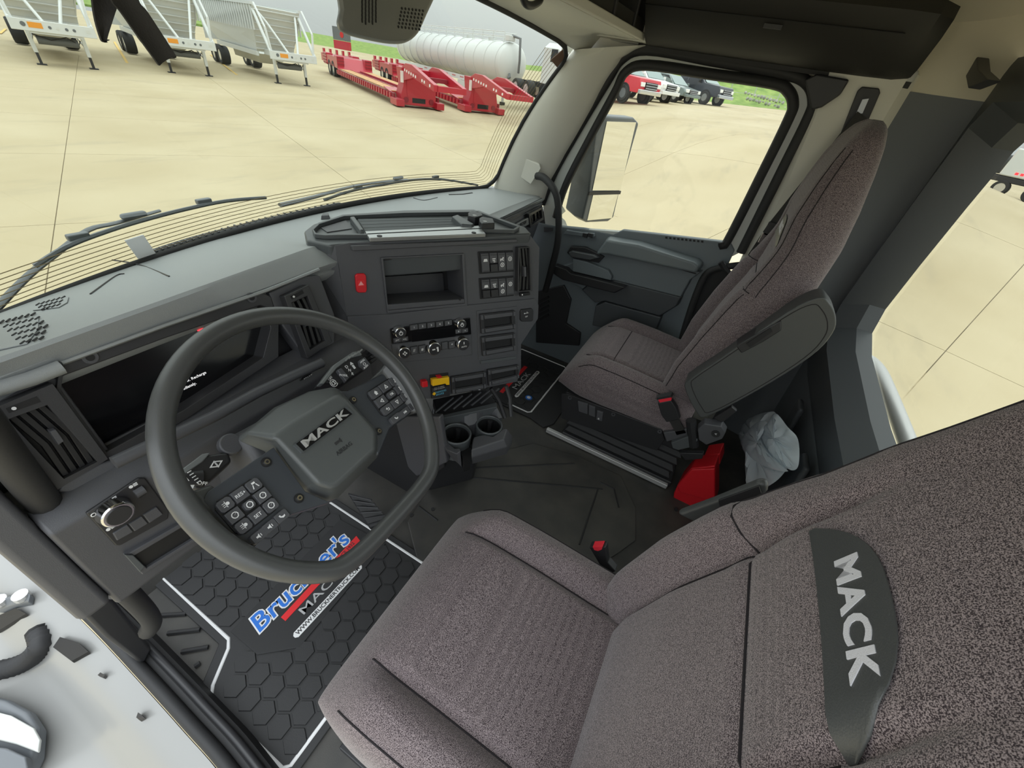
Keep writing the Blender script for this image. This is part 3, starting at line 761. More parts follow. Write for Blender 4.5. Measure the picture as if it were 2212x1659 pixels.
# ---- passenger door
DX = 0.98
DF = Frame((DX, 0, 0), (0, -1, 0), (0, 0, 1))
z5 = lambda pts: [(1140 + x * .34358, 380 + y * .34358) for x, y in pts]
door = thing('door_1', (DX, 0.3, 0.05), kind='structure')
outer = [(1172, 440), (1200, 370), (1255, 272), (1312, 178), (1345, 128), (1400, 108), (1545, 132), (1690, 158), (1742, 178), (1757, 215), (1745, 255), (1690, 365), (1600, 545), (1570, 560), (1400, 535), (1180, 505)]
inner = [(1200, 470), (1222, 400), (1275, 297), (1328, 200), (1352, 155), (1400, 141), (1540, 161), (1670, 180), (1703, 197), (1713, 225), (1703, 258), (1648, 370), (1570, 523), (1560, 522), (1400, 505), (1205, 491)]
m = MB().ringplate(DF, DF.pxs(outer), DF.pxs(inner), -0.03, 0.0)
dfm = m.build('door_frame', mat('door_frame_paint', (0.50, 0.52, 0.50), 0.35), door, bevel=0.004)
def path_px(fr, pts, h, n=6):
    """smooth polyline through pixel points on a frame plane"""
    q = [fr.P(*fr.px(u, v), h) for u, v in pts]
    return smooth_path(q, n)
def smooth_path(q, n=6, closed=False):
    out = []; m = len(q)
    rng = range(m if closed else m - 1)
    for i in rng:
        p0 = q[i - 1] if (i > 0 or closed) else q[0]; p1 = q[i]; p2 = q[(i + 1) % m]; p3 = q[(i + 2) % m] if (closed or i + 2 < m) else q[-1]
        for k in range(n):
            t = k / n
            out.append(0.5 * ((2 * p1) + (p2 - p0) * t + (2 * p0 - 5 * p1 + 4 * p2 - p3) * t * t + (-p0 + 3 * p1 - 3 * p2 + p3) * t ** 3))
    if not closed: out.append(q[-1])
    return out
MB().tube(path_px(DF, outer[:13], 0.006, 5), 0.017, 8, flat=1.0).build('door_seal', RUBBER, door, smooth=60)
MB().tube(path_px(DF, inner[:14], 0.0, 5), 0.017, 8).build('window_seal', RUBBER, door, smooth=60)
MB().plate(DF, DF.pxs(inner), -0.025, -0.020).build('window_glass', DGLASS, door)
# lower door panel
low = [(1150, 478), (1200, 488), (1262, 494), (1325, 506), (1345, 497), (1580, 524), (1588, 540), (1573, 572), (1538, 588), (1510, 620), (1480, 710), (1430, 900), (1120, 800)]
MB().plate(DF, DF.pxs(low), -0.03, 0.004).build('door_panel', DOORG, door, bevel=0.006)
# raised centre panel with creases
MB().plate(DF, DF.pxs(z5([(440, 470), (520, 440), (1110, 590), (1040, 640), (985, 740), (960, 800), (850, 865), (500, 770), (430, 790), (350, 700), (240, 640), (215, 560)])), 0.0, 0.030, 0.97).build('centre_panel', DOORG, door, bevel=0.005)
MB().plate(DF, DF.pxs(z5([(560, 640), (985, 745), (955, 800), (850, 865), (500, 770), (430, 780), (350, 700), (420, 640)])), 0.02, 0.042, 0.96).build('lower_panel', DOORD, door, bevel=0.004)
MB().plate(DF, DF.pxs(z5([(440, 800), (500, 772), (855, 868), (800, 1000), (420, 920)])), 0.0, 0.046, 0.98).build('map_pocket', DOORD, door, bevel=0.004)
ar = MB().plate(DF, DF.pxs(z5([(440, 470), (512, 372), (720, 405), (1085, 515), (1115, 545), (1090, 590), (520, 470)])), 0.0, 0.075, 0.94).build('armrest', mat('armrest_vinyl', (0.15, 0.175, 0.185), 0.4, bump=0.2, bscale=900), door, bevel=0.012, seg=3)
MB().tube([DF.P(*DF.px(*p), 0.055) for p in z5([(470, 462), (780, 510), (1070, 592)])], 0.0018, 5).build('stitch_line', SEAM, ar)
MB().plate(DF, DF.pxs(z5([(262, 470), (285, 432), (380, 436), (450, 470), (500, 495), (462, 535), (300, 505)])), 0.02, 0.040, 0.97).build('handle_recess', BLACK, door, bevel=0.003)
MB().plate(DF, DF.pxs(z5([(275, 465), (300, 452), (440, 478), (480, 497), (420, 512), (290, 492)])), 0.04, 0.058, 0.9).build('release_handle', CHARL, door, bevel=0.004)
MB().plate(DF, DF.pxs(z5([(178, 580), (200, 536), (275, 560), (300, 585), (555, 645), (650, 672), (578, 710), (250, 628)])), 0.03, 0.075, 0.97).build('pull_handle', BLACK, door, bevel=0.006)
MB().plate(DF, DF.pxs(z5([(300, 500), (390, 520), (530, 575), (552, 615), (545, 640), (300, 582)])), 0.02, 0.052, 0.96).build('pull_recess', DOORG, door, bevel=0.004)
sw = MB().plate(DF, DF.pxs(z5([(230, 360), (250, 335), (345, 350), (425, 357), (430, 378), (390, 392), (335, 372)])), 0.0, 0.02, 0.97).build('switch_plate', DOORG, door, bevel=0.002)
for x in (372, 404):
    MB().plate(DF, DF.pxs(z5([(x - 14, 350), (x + 16, 356), (x + 12, 384), (x - 18, 374)])), 0.02, 0.028, 0.9).build('window_switch', BLACK, sw)
for k in range(10):
    x, y = 866 + 25 * k, 386 + 2.7 * k
    MB().plate(DF, DF.pxs(z5([(x, y - 6), (x + 14, y - 5), (x + 14, y + 8), (x, y + 6)])), 0.003, 0.0055).build('vent_slot', DEEP, door)
# dark kick area with louvre near the hinge
kick = MB().plate(DF, DF.pxs(z5([(60, 720), (235, 680), (280, 770), (250, 920), (340, 980), (330, 1060), (60, 1040)])), 0.004, 0.02).build('kick_panel', BLACK, door, bevel=0.004)
for k in range(5):
    y = 745 + 28 * k
    MB().plate(DF, DF.pxs(z5([(85, y + 30), (140, y), (145, y + 12), (90, y + 44)])), 0.02, 0.026).build('louvre', DEEP, kick)
MB().plate(DF, DF.pxs(z5([(108, 350), (108, 320), (165, 325), (160, 345)])), 0.003, 0.012).build('demister_grille', CHAR, door)

# ---- B pillar, rear quarter and rear wall
bp_ = thing('trim_1', (0.97, -0.2, 0), kind='structure')
BF = Frame((0.985, 0, 0), (0, -1, 0), (0, 0, 1))
m = MB(); secs = []
for (z, y0, y1) in ((0.0, -0.12, -0.34), (0.5, -0.13, -0.34), (0.80, -0.118, -0.34), (1.1, -0.112, -0.34), (1.30, -0.095, -0.34), (1.38, -0.08, -0.34), (1.44, -0.07, -0.34)):
    secs.append([V((0.985, y0, z)), V((0.955, y0 - 0.03, z)), V((0.945, (y0 + y1) / 2, z)), V((0.955, y1 + 0.03, z)), V((0.985, y1, z)), V((1.03, y1, z)), V((1.03, y0, z))])
m.loft(secs).build('pillar_trim', BEIGE, bp_, smooth=30)
PF = Frame((0.944, 0, 0), (0, -1, 0), (0, 0, 1))
b_ = MB().plate(PF, PF.pxs([(1852, 195), (1862, 186), (1900, 190), (1902, 200), (1850, 320), (1806, 312)]), -0.01, 0.006, 0.97).build('belt_guide', BLACK, bp_, bevel=0.003)
MB().plate(PF, PF.pxs([(1862, 215), (1876, 213), (1862, 245), (1848, 246)]), 0.006, 0.010).build('belt_tongue_slot', ALU, b_)
MB().plate(PF, PF.pxs([(1738, 172), (1765, 160), (1835, 172), (1815, 205), (1775, 232), (1752, 238)]), -0.01, 0.012).build('corner_cover', BLACK, bp_, bevel=0.006)
MB().tube([V((0.93, -0.05, 0.78)), V((0.93, -0.075, 0.76)), V((0.93, -0.11, 0.74))], 0.012, 6).build('belt_end', RUBBER, bp_)
rq = MB().sheet([[V((0.985, -0.335, z)), V((0.98, -0.40, z)), V((0.96, -0.48, z)), V((0.93, -0.56, z))] for z in (0.0, 0.5, 1.0, 1.40)], (0.03, 0.0, 0)).build('wall_right', WALLG, None, smooth=40, kind='structure')

MB().sheet([[V((0.99, 0.46, z)), V((0.99, -0.335, z)), V((0.98, -0.40, z)), V((0.96, -0.48, z)), V((0.93, -0.56, z))] for z in (1.40, 1.50, 1.66)], (0.03, 0.0, 0)).build('wall_right_upper', HEADL, None, smooth=40, kind='structure')
RW = -0.55
rw = thing('wall_rear', (0, RW, 0), kind='structure')
RF = Frame((0, RW, 0), (-1, 0, 0), (0, 0, 1))
win = [(0.80, 1.36), (0.845, 1.30), (0.86, 1.15), (0.87, 0.96), (0.87, 0.80), (0.83, 0.72), (0.70, 0.685), (0.30, 0.66), (-0.40, 0.66), (-0.86, 0.70), (-0.90, 0.80), (-0.90, 1.30), (-0.85, 1.36)]
out_ = [(0.97, 1.50), (0.97, 1.40), (0.97, 1.15), (0.97, 0.96), (0.97, 0.70), (0.97, 0.52), (0.80, 0.50), (0.30, 0.50), (-0.40, 0.50), (-0.98, 0.50), (-0.98, 0.80), (-0.98, 1.40), (-0.98, 1.50)]
mid_ = [(a * 0.965 if a > 0 else a * 0.97, b + (0.035 if b > 1.2 else -0.035 if b < 0.9 else 0)) for a, b in win]
neg = lambda L: [(-a, b) for a, b in L]
n_ = len(win)
vs_ = [RF.P(*p, 0.03) for p in neg(out_)] + [RF.P(*p, 0.05) for p in neg([(x * 1.07, z) for x, z in mid_])] + [RF.P(*p, -0.02) for p in neg(win)] + [RF.P(*p, -0.07) for p in neg(win)]
fs_ = []
for r in range(3):
    for i in range(n_):
        j = (i + 1) % n_
        fs_.append((r * n_ + i, r * n_ + j, (r + 1) * n_ + j, (r + 1) * n_ + i))
MB().add(vs_, fs_).build('window_surround', SURR, rw, smooth=25)
MB().prism([V((-0.98, RW, 0)), V((0.97, RW, 0)), V((0.97, RW + 0.03, 0.52)), V((-0.98, RW + 0.03, 0.52))], (0, -0.04, 0)).build('lower_panel', WALLG, rw)
for (x0, x1) in ((0.52, 0.60), (0.20, 0.28)):
    MB().prism([V((x0, RW + 0.0, 0.0)), V((x1, RW + 0.0, 0.0)), V((x1, RW + 0.05, 0.5)), V((x0, RW + 0.05, 0.5))], (0, 0.02, 0)).build('panel_rib', DOORD, rw, bevel=0.01)
MB().prism([V((-0.98, RW - 0.02, 1.49)), V((0.97, RW - 0.02, 1.49)), V((0.97, RW + 0.06, 1.64)), V((-0.98, RW + 0.06, 1.64))], (0, -0.03, 0)).build('upper_panel', HEADL, rw)
w3 = thing('window_3', (0, RW - 0.06, 0.7), kind='structure')
MB().plate(RF, neg(win), -0.075, -0.070).build('rear_glass', DGLASS, w3)
# ledge bracket beside the rear header
MB().prism([at(2085, 165, 1, -0.43), at(2110, 122, 1, -0.43), at(2112, 150, 1, -0.43), at(2135, 172, 1, -0.43), at(2090, 190, 1, -0.43)], (0, -0.03, 0)).build('coat_hook', BLACK, None, label='black plastic hook standing up beside the rear window header', cat='hook', bevel=0.003)

# ---- ceiling, header, overhead lockers
ce = thing('ceiling', (0, 0, 1.6), kind='structure')
rows = []
for y in (-0.56, -0.40, 0.0, 0.4, 0.62, 0.72):
    z = 1.64 if y < 0.5 else (1.60 if y < 0.7 else 1.55)
    rows.append([V((x, y, z + 0.03 * (1 - (x / 1.0) ** 2) - (0.09 if abs(x) > 0.95 else 0))) for x in (-1.0, -0.9, -0.6, -0.2, 0.2, 0.6, 0.9, 1.0)])
MB().sheet(rows, (0, 0, 0.02)).build('headliner', HEADL, ce, smooth=60)
MB().sheet([[V((x, y, 1.66)) for x in (-1.05, 1.05)] for y in (-0.6, 0.75)], (0, 0, 0.03)).build('roof_skin', WHITEP, ce)
rs = thing('trim_7', (1.0, 0.2, 1.4), kind='structure')
MB().sheet([[V((1.0, y, z)) for y in (-0.56, 0.75)] for z in (1.42, 1.65)], (0.04, 0, 0)).build('roof_side', WHITEP, rs)
MB().box(V((0.985, 0.22, 1.432)), (0.06, 1.1, 0.035)).build('roof_rail', mat('rail_paint', (0.45, 0.46, 0.44), 0.4), rs, bevel=0.008)
MB().box(V((0.965, 0.10, 1.412)), (0.02, 0.85, 0.016)).build('rail_gasket', RUBBER, rs)

def bin_sec(y, k=1.0, dz=0.0):
    c = V((0.90, y, 1.50))
    pts = [(0.975, 1.415), (0.905, 1.418), (0.86, 1.435), (0.775, 1.505), (0.755, 1.545), (0.775, 1.575), (0.965, 1.545)]
    return [V((0.975 + (x - 0.975) * k, y, 1.52 + (z - 1.52) * (0.6 + 0.4 * k))) for x, z in pts]
t = thing('overhead_locker', (0.9, 0.1, 1.41), 'long black closed locker over the passenger door window', 'locker')
MB().loft([bin_sec(0.485), bin_sec(-0.20), bin_sec(-0.27, 0.94), bin_sec(-0.31, 0.75)]).build('locker_body', OVERB, t, smooth=30)
MB().tube([V((0.7745, 0.485, 1.502)), V((0.7745, 0.1, 1.502)), V((0.7745, -0.22, 1.502))], 0.0018, 5).build('lid_gap', DEEP, t)
MB().box(V((0.790, 0.10, 1.487)), (0.012, 0.05, 0.010)).build('latch', BLACK, t)
# front header shelf
hd = thing('trim_2', (0, 0.7, 1.43), kind='structure')
def ws_top(x): return V((x, 0.905 - 0.185 * x * x, 1.448 - 0.070 * (abs(x) / 0.87) ** 2.2))
def ws_bot(x): return V((x, 1.165 - 0.19 * x * x, 0.842 - 0.01 * x * x))
def ws(u, v):
    x = 0.905 * u
    p = ws_bot(x * 0.985).lerp(ws_top(x), v); p.x = x * (0.955 + 0.045 * v) 
    bow = 0.03 * math.sin(math.pi * v)
    return p + V((0, bow, bow * 0.4))
rows = []
for k in range(15):
    x = -0.93 + 1.86 * k / 14; p = ws_top(x)
    rows.append([p + V((0, -0.004, 0.0)), p + V((0, -0.05, 0.012)), V((x, 0.66, max(p.z + 0.01, 1.425))), V((x, 0.56, 1.424)), V((x, 0.515, 1.424))])
MB().sheet(rows, (0, 0.0, 0.02)).build('header_panel', BEIGE, hd, smooth=50)
MB().box(at(1255, 50, 2, 1.452) + V((0, 0, 0)), (0.012, 0.012, 0.006)).build('header_clip', BLACK, hd)
sh = thing('overhead_shelf', (0.5, 0.5, 1.45), 'overhead shelf with open dark compartments above the windshield', 'shelf')
MB().prism([V((-0.5, 0.50, 1.426)), V((0.93, 0.50, 1.426)), V((0.93, 0.66, 1.432)), V((-0.5, 0.66, 1.432))], (0, 0, 0.008)).build('shelf_floor', BEIGE, sh)
MB().box(V((0.215, 0.502, 1.434)), (1.43, 0.012, 0.022)).build('shelf_lip', BEIGE, sh, bevel=0.004)
MB().box(V((0.215, 0.655, 1.51)), (1.43, 0.012, 0.14)).build('shelf_back', OVERB, sh)
for x in (0.925, 0.77, 0.55, 0.25, -0.05, -0.49):
    MB().box(V((x, 0.58, 1.51)), (0.014, 0.16, 0.14)).build('divider', BLACK, sh, bevel=0.004)
for x0, x1 in ((0.78, 0.92), (0.56, 0.76), (0.26, 0.54)):
    MB().box(V(((x0 + x1) / 2, 0.51, 1.462)), (x1 - x0 - 0.012, 0.008, 0.030)).build('net_bar', OVERB, sh)

# ---- windshield
MB().box(V((0.955, 0.60, 1.445)), (0.10, 0.30, 0.05)).build('header_end', BEIGE, hd, bevel=0.006)
_p1 = ws(1.0, 0.90) + V((0.03, 0.02, 0)); _p2 = V((0.985, 0.44, _p1.z))
MB().prism([V((p.x, p.y, z)) for p, z in ((_p1, 1.36), (_p2, 1.395), (_p2, 1.50), (_p1, 1.50))], (0.02, 0.01, 0)).build('header_return', BEIGE, hd)
wsd = thing('window_1', (0, 0.9, 0.84), kind='structure')
rows = [[ws(-1 + 2 * k / 20, v / 8) for k in range(21)] for v in range(9)]
MB().sheet(rows, (0, 0.006, 0.003)).build('windshield_glass', WGLASS, wsd, smooth=60)
edge = [ws(-0.98 + 0.02 * k, 0.0) for k in range(0, 98)]
loop = [ws(u, 0.0) for u in [-1 + 0.05 * k for k in range(39)]] + [ws(0.955, 0.012), ws(0.985, 0.05)] + [ws(1.0, v) for v in [0.1, 0.2, 0.35, 0.5, 0.65, 0.8, 0.9]] + [ws(0.985, 0.955), ws(0.95, 0.99)] + [ws(u, 1.0) for u in [0.9 - 0.05 * k for k in range(37)]] + [ws(-0.98, 0.95)] + [ws(-1.0, v) for v in (0.8, 0.5, 0.2)]
MB().tube([p + V((0, -0.004, 0)) for p in loop], 0.009, 7, closed=True).build('windshield_seal', RUBBER, wsd, smooth=60)
LINE = mat('heater_line_brown', (0.22, 0.16, 0.07), 0.6)
for k in range(7):
    o_ = 0.018 + 0.0155 * k; e_ = 1 - 0.022 - 0.017 * k
    pts = [ws(-0.97 + 0.06 * j, o_) for j in range(int((e_ - 0.05 + 0.97) / 0.06) + 1)] + [ws(e_ - 0.02, o_ + 0.008), ws(e_, o_ + 0.04)] + [ws(e_, o_ + 0.04 + (0.90 - o_) * j / 6) for j in range(1, 7)]
    MB().tube([p + V((0, 0.004, 0.002)) for p in pts], 0.0008, 4, caps=False).build('heater_line', LINE, wsd)
st = [ws(u, v) + V((0, -0.004, -0.002)) for u, v in ((0.93, 0.90), (0.985, 0.88), (0.985, 0.94), (0.95, 0.975))]
MB().prism(st, (0, 0.003, 0)).build('corner_sticker', mat('sticker_brown', (0.16, 0.09, 0.06), 0.5), wsd)
st = [ws(u, v) + V((0, -0.004, -0.002)) for u, v in ((-0.63, 0.02), (-0.585, 0.02), (-0.60, 0.10), (-0.645, 0.10))]
MB().prism(st, (0, 0.003, 0)).build('windshield_label', LABW, wsd)

# ---- A pillars
def apillar(s, name):
    t = thing(name, (s * 0.93, 0.8, 0.85), kind='structure')
    wsE = [ws(1.0, v) for v in (0.0, 0.1, 0.25, 0.4, 0.55, 0.7, 0.85, 0.94, 1.0)]
    drE = [at(1178, 432, 0, 0.965), at(1192, 390, 0, 0.965), at(1222, 335, 0, 0.965), at(1252, 284, 0, 0.965), at(1284, 228, 0, 0.965), at(1314, 172, 0, 0.965), at(1345, 124, 0, 0.96), at(1372, 106, 0, 0.95), at(1392, 97, 0, 0.93)]
    secs = []
    for a, b in zip(wsE, drE):
        c = a.lerp(b, 0.45) + V((-0.035, -0.02, 0.0)); d = a.lerp(b, 0.85) + V((-0.018, -0.012, 0))
        e = a.lerp(b, 0.12) + V((-0.02, -0.012, 0))
        secs.append([V((p.x * s, p.y, p.z)) for p in (a + V((0.0, -0.006, 0)), e, c, d, b, b + V((0.05, 0, 0)), a + V((0.06, 0.03, 0)))])
    MB().loft(secs).build('pillar_trim', BEIGE, t, smooth=50)
    if s > 0:
        cvr = [at(u, v, 0, 0.895) for u, v in ((1120, 345), (1132, 337), (1165, 352), (1168, 362), (1145, 398), (1118, 380))]
        MB().prism(cvr, (-0.02, -0.015, 0), 0.93).build('handle_cap', BEIGE, t, bevel=0.004)
    return t
apillar(1, 'trim_3'); apillar(-1, 'trim_4')
# passenger grab handle
hp = smooth_path([at(1160, 380, 0, 0.88), at(1176, 385, 0, 0.86), at(1198, 412, 0, 0.84), at(1206, 450, 0, 0.84), at(1205, 520, 0, 0.85), at(1190, 585, 0, 0.87), at(1178, 628, 0, 0.90)], 6)
MB().tube(hp, 0.0155, 10).build('grab_handle', RUBBER, None, smooth=60, label='black curved grab handle on the pale passenger windshield pillar', cat='handle')

# ---- driver side: door opening, painted jamb and seal
dl = thing('wall_left', (-1.05, 0.7, -0.4), kind='structure')
SILLP = [(0.0, 1.95), (0.0, 1.20), (0.05, 0.9), (0.06, 0.5), (0.06, 0.2), (0.06, -0.55)]
lp = [at(-60, 1130, 2, 0.05), at(0, 1185, 2, 0.05), at(100, 1270, 2, 0.05), at(200, 1365, 2, 0.05), at(320, 1495, 2, 0.05), at(400, 1585, 2, 0.05), at(470, 1665, 2, 0.05), at(560, 1790, 2, 0.05)]
lp = smooth_path(lp, 4)
# black step between floor and seal, weather strip, then white body side falling away outwards
MB().loft([[p + V((0.075, 0, -0.05)), p + V((0.065, 0, 0.0)), p + V((0.040, 0, 0.010)), p + V((0.01, 0, 0.0)), p + V((0.0, 0, -0.08))] for p in lp], caps=True).build('sill_trim', RUBBER, dl, smooth=40)
MB().tube([p + V((0.016, 0, 0.012)) for p in lp], 0.013, 8).build('weather_strip', RUBBER, dl, smooth=60)
MB().tube([p + V((0.050, 0, 0.010)) for p in lp], 0.008, 8).build('weather_strip_lip', BLACK, dl, smooth=60)
prof = [(0.0, 0.0), (-0.03, -0.012), (-0.07, -0.05), (-0.10, -0.10), (-0.13, -0.14), (-0.20, -0.17), (-0.30, -0.22), (-0.42, -0.30), (-0.60, -0.50)]
MB().sheet([[p + V((x, 0, z)) for x, z in prof] for p in lp], (0, 0, -0.02)).build('body_side', WHITEP, dl, smooth=60)
# ribbed carpet threshold
carp = FZ.pxs([(310, 1405), (330, 1400), (412, 1480), (420, 1530), (560, 1659), (500, 1659), (395, 1540)], 0.045)
MB().plate(FZ, carp, 0.0, 0.045).build('threshold_carpet', CARPET, dl, bevel=0.004)
for k in range(8):
    u = 408 + 21 * k; v = 1500 + 22.5 * k
    a = FZ.px(u, v, 0.047); b = FZ.px(u + 2, v + 22, 0.047)
    MB().tube([FZ.P(*a, 0.047), FZ.P(*b, 0.047)], 0.003, 5).build('threshold_rib', RUBBER, dl)
for (p, q) in (((338, 1330), (402, 1326)), ((362, 1368), (432, 1360)), ((392, 1408), (450, 1398)), ((420, 1440), (432, 1432))):
    MB().tube([FZ.P(*FZ.px(*p, 0.004), 0.004), FZ.P(*FZ.px(*q, 0.004), 0.004)], 0.006, 6).build('step_rib', RUBBER, flo)
# hinge, clips and wiring boot on the painted jamb
def jamb(u, v, z=0.0):
    """point on the painted jamb surface under a pixel, lifted a little; z lowers it"""
    d = ray(u, v); t0 = 0.5
    while t0 < 4:
        p = CAM + d * t0
        b = min(lp, key=lambda q: abs(q.y - p.y)); dx = p.x - b.x
        zz = lerp_tab([(x, zq) for x, zq in reversed(prof)], max(-0.6, min(0, dx)))[0] + b.z
        if p.z <= zz + 0.004 + z: return p
        t0 += 0.002
    return p
hz = 0.0
hg = MB().prism([jamb(u, v) for u, v in ((-20, 1292), (20, 1300), (60, 1284), (76, 1292), (72, 1308), (40, 1314), (10, 1325), (-20, 1322))], (0, 0, 0.022)).build('door_hinge', STEELD, dl, bevel=0.003)
for u, v in ((58, 1297), (12, 1308)):
    p = jamb(u, v, hz); MB().disc(Frame(p, (1, 0, 0), (0, 1, 0)), 0, 0, 0.016, 0.018, 0.032, 14).build('hinge_bolt', SILVER, hg)
def jamb_hole(name, pts, z, m_, th=0.012):
    return MB().prism([jamb(u, v, z) for u, v in pts], (0, 0, th)).build(name, m_, dl)
jamb_hole('jamb_opening', [(0, 1335), (40, 1318), (62, 1330), (0, 1368)], 0, DEEP)
jamb_hole('jamb_opening', [(120, 1402), (135, 1380), (175, 1392), (196, 1412), (160, 1432)], 0, DEEP)
jamb_hole('body_clip', [(216, 1462), (222, 1456), (232, 1462), (228, 1467)], 0, BLACK)
jamb_hole('body_clip', [(299, 1553), (303, 1542), (316, 1553), (306, 1559)], 0, BLACK)
boot = smooth_path([jamb(82, 1362, 0.0), jamb(88, 1392, 0.015), jamb(68, 1420, 0.02), jamb(30, 1440, 0.02), jamb(-25, 1452, 0.02)], 9)
rr = [0.024 if k % 2 else 0.019 for k in range(len(boot))]
MB().tube(boot, rr, 10).build('wiring_boot', RUBBER, dl, smooth=80)
# grey moulded step fairing low outside
st = thing('step_fairing', jamb(30, 1600, 0), 'grey and black moulded step below the driver door opening', 'step')
sp = [(-40, 1500), (40, 1520), (85, 1545), (108, 1580), (104, 1640), (80, 1690), (-40, 1690)]
MB().prism([jamb(u, v, 0.0) for u, v in sp], (0, 0, 0.05), 0.97).build('step_shell', STEELD, st, bevel=0.015)
MB().prism([jamb(u, v, 0.05) for u, v in ((-40, 1530), (30, 1548), (78, 1575), (92, 1600), (88, 1628), (40, 1610), (-40, 1590))], (0, 0, 0.012)).build('step_tread', TGREY, st, bevel=0.004)
MB().prism([jamb(u, v, 0.05) for u, v in ((-40, 1612), (30, 1622), (70, 1640), (80, 1680), (-40, 1690))], (0, 0, 0.03)).build('lower_tread', STEELD, st, bevel=0.006)
# driver grab handle along the left pillar
gh = smooth_path([V((-0.925, 0.50, 1.12)), at(-60, 890, 1, 0.58), at(0, 965, 1, 0.62), at(75, 1060, 1, 0.65), at(150, 1150, 1, 0.68), at(240, 1245, 1, 0.70), at(312, 1318, 1, 0.72), at(328, 1345, 1, 0.735), at(320, 1362, 1, 0.76)], 6)
MB().tube(gh, 0.0175, 12).build('grab_handle', RUBBER, None, smooth=60, label='long straight black grab handle at the driver door opening', cat='handle')
# black pillar cladding behind the handle
cl = [at(u, v, 1, y) for u, v, y in ((-80, 1000, 0.75), (0, 1060, 0.75), (100, 1180, 0.76), (190, 1290, 0.78), (248, 1300, 0.78), (255, 1285, 0.78), (120, 1110, 0.74), (0, 960, 0.72), (-80, 880, 0.72))]
MB().prism(cl, (0, 0.05, 0)).build('pillar_cladding', CHAR, dl, bevel=0.008)
cl = [at(u, v, 1, 0.80) for u, v in ((-80, 1060), (0, 1130), (120, 1270), (230, 1380), (310, 1440), (330, 1400), (250, 1300), (100, 1150), (-80, 960))]
MB().prism(cl, (0, 0.05, 0)).build('pillar_lower', BLACK, dl, bevel=0.008)
# footwell side wall and door rear gap closer on the passenger side
MB().box(V((1.0, 0.90, 0.38)), (0.03, 0.36, 0.76)).build('wall_front_right', BLACK, None, kind='structure')
MB().box(V((1.01, 0.02, 0.36)), (0.03, 0.30, 0.74)).build('trim_5', RUBBER, None, kind='structure')
MB().tube(path_px(Frame((0.945, 0, 0), (0, -1, 0), (0, 0, 1)), [(1605, 572), (1560, 578), (1528, 590), (1508, 625), (1485, 690), (1465, 760), (1440, 850)], 0, 5), 0.014, 8).build('trim_6', RUBBER, None, smooth=60, kind='structure')
# ================================================================== DASHBOARD
dash = thing('dashboard', (-0.3, 0.8, 0.5), 'grey wraparound dashboard with instrument cluster under the windshield', 'dashboard')
# x: crest y,z  lip y,z
DT = [(-0.99, 0.700, 0.934, 0.700, 0.897), (-0.86, 0.709, 0.934, 0.713, 0.897), (-0.70, 0.722, 0.934, 0.717, 0.897), (-0.50, 0.742, 0.933, 0.718, 0.897), (-0.36, 0.760, 0.930, 0.724, 0.897), (-0.30, 0.80, 0.905, 0.73, 0.89),
      (0.10, 0.80, 0.872, 0.76, 0.860), (0.30, 0.745, 0.865, 0.715, 0.852), (0.55, 0.765, 0.858, 0.735, 0.846), (0.80, 0.79, 0.845, 0.762, 0.834), (0.93, 0.80, 0.835, 0.775, 0.825)]
rows = []
for k in range(0, 64):
    x = -0.99 + 1.92 * k / 63
    cy, cz, ly, lz = lerp_tab(DT, x); w = ws_bot(max(-0.93, min(0.93, x)))
    w = V((x, w.y + 0.012, 0.832)); r = []
    for f in (0, 0.05, 0.25, 0.5, 0.75, 0.93):
        y = w.y + (cy - w.y) * f; z = w.z + (cz - w.z) * (f ** 0.9)
        r.append(V((x, y, z)))
    r += [V((x, cy, cz)), V((x, cy - 0.006, cz - 0.004)), V((x, ly - 0.002, lz + 0.004)), V((x, ly, lz - 0.004)), V((x, ly + 0.014, lz - 0.02))]
    rows.append(r)
MB().sheet(rows, (0, 0.004, -0.02)).build('dash_top', DASH, dash, smooth=35)
def dtop(u, v, lift=0.001):
    """point on the dash top seen at a pixel"""
    d = ray(u, v); t0 = 0.3
    while t0 < 3:
        p = CAM + d * t0
        cy, cz, ly, lz = lerp_tab(DT, p.x); wy = 1.177 - 0.19 * p.x * p.x
        if p.y >= cy:
            f = (wy - p.y) / (wy - cy); z = 0.832 + (cz - 0.832) * (max(0, min(1, f)) ** 0.9)
            if p.z <= z: return V((p.x, p.y, z + lift))
        t0 += 0.002
    return p
# defroster slot, made of short louvres
a0, a1 = (322, 548), (740, 434)
slot = [dtop(322, 549), dtop(330, 535), dtop(480, 492), dtop(640, 455), dtop(735, 437), dtop(738, 443), dtop(640, 467), dtop(480, 507), dtop(350, 546)]
sl = MB().tube(smooth_path([dtop(325, 546, 0.0), dtop(420, 515, 0.0), dtop(540, 484, 0.0), dtop(660, 456, 0.0), dtop(735, 440, 0.0)], 5), 0.011, 8, flat=0.3, up=(0, 0, 1)).build('defroster_slot', DEEP, dash)
for k in range(30):
    f = (k + 0.5) / 30; P0 = (330 + 400 * f, 546 - 106 * f - 22 * math.sin(math.pi * f) * 0.35)
    p = dtop(*P0, 0.003)
    MB().box(p, (0.004, 0.016, 0.003)).build('defroster_louvre', CHAR, sl)
MB().tube([dtop(970, 421), dtop(1000, 420), dtop(1020, 417)], 0.005, 6, flat=0.3, up=(0, 0, 1)).build('defroster_slot', DEEP, dash)
# parting lines and creases of the pad
for pts in ([(243, 562), (300, 572), (366, 598)], [(196, 636), (250, 597), (268, 592)], [(893, 428), (916, 433), (945, 427)]):
    MB().tube(smooth_path([dtop(u, v, 0.0005) for u, v in pts], 5), 0.0016, 5).build('pad_joint', BLACK, dash)
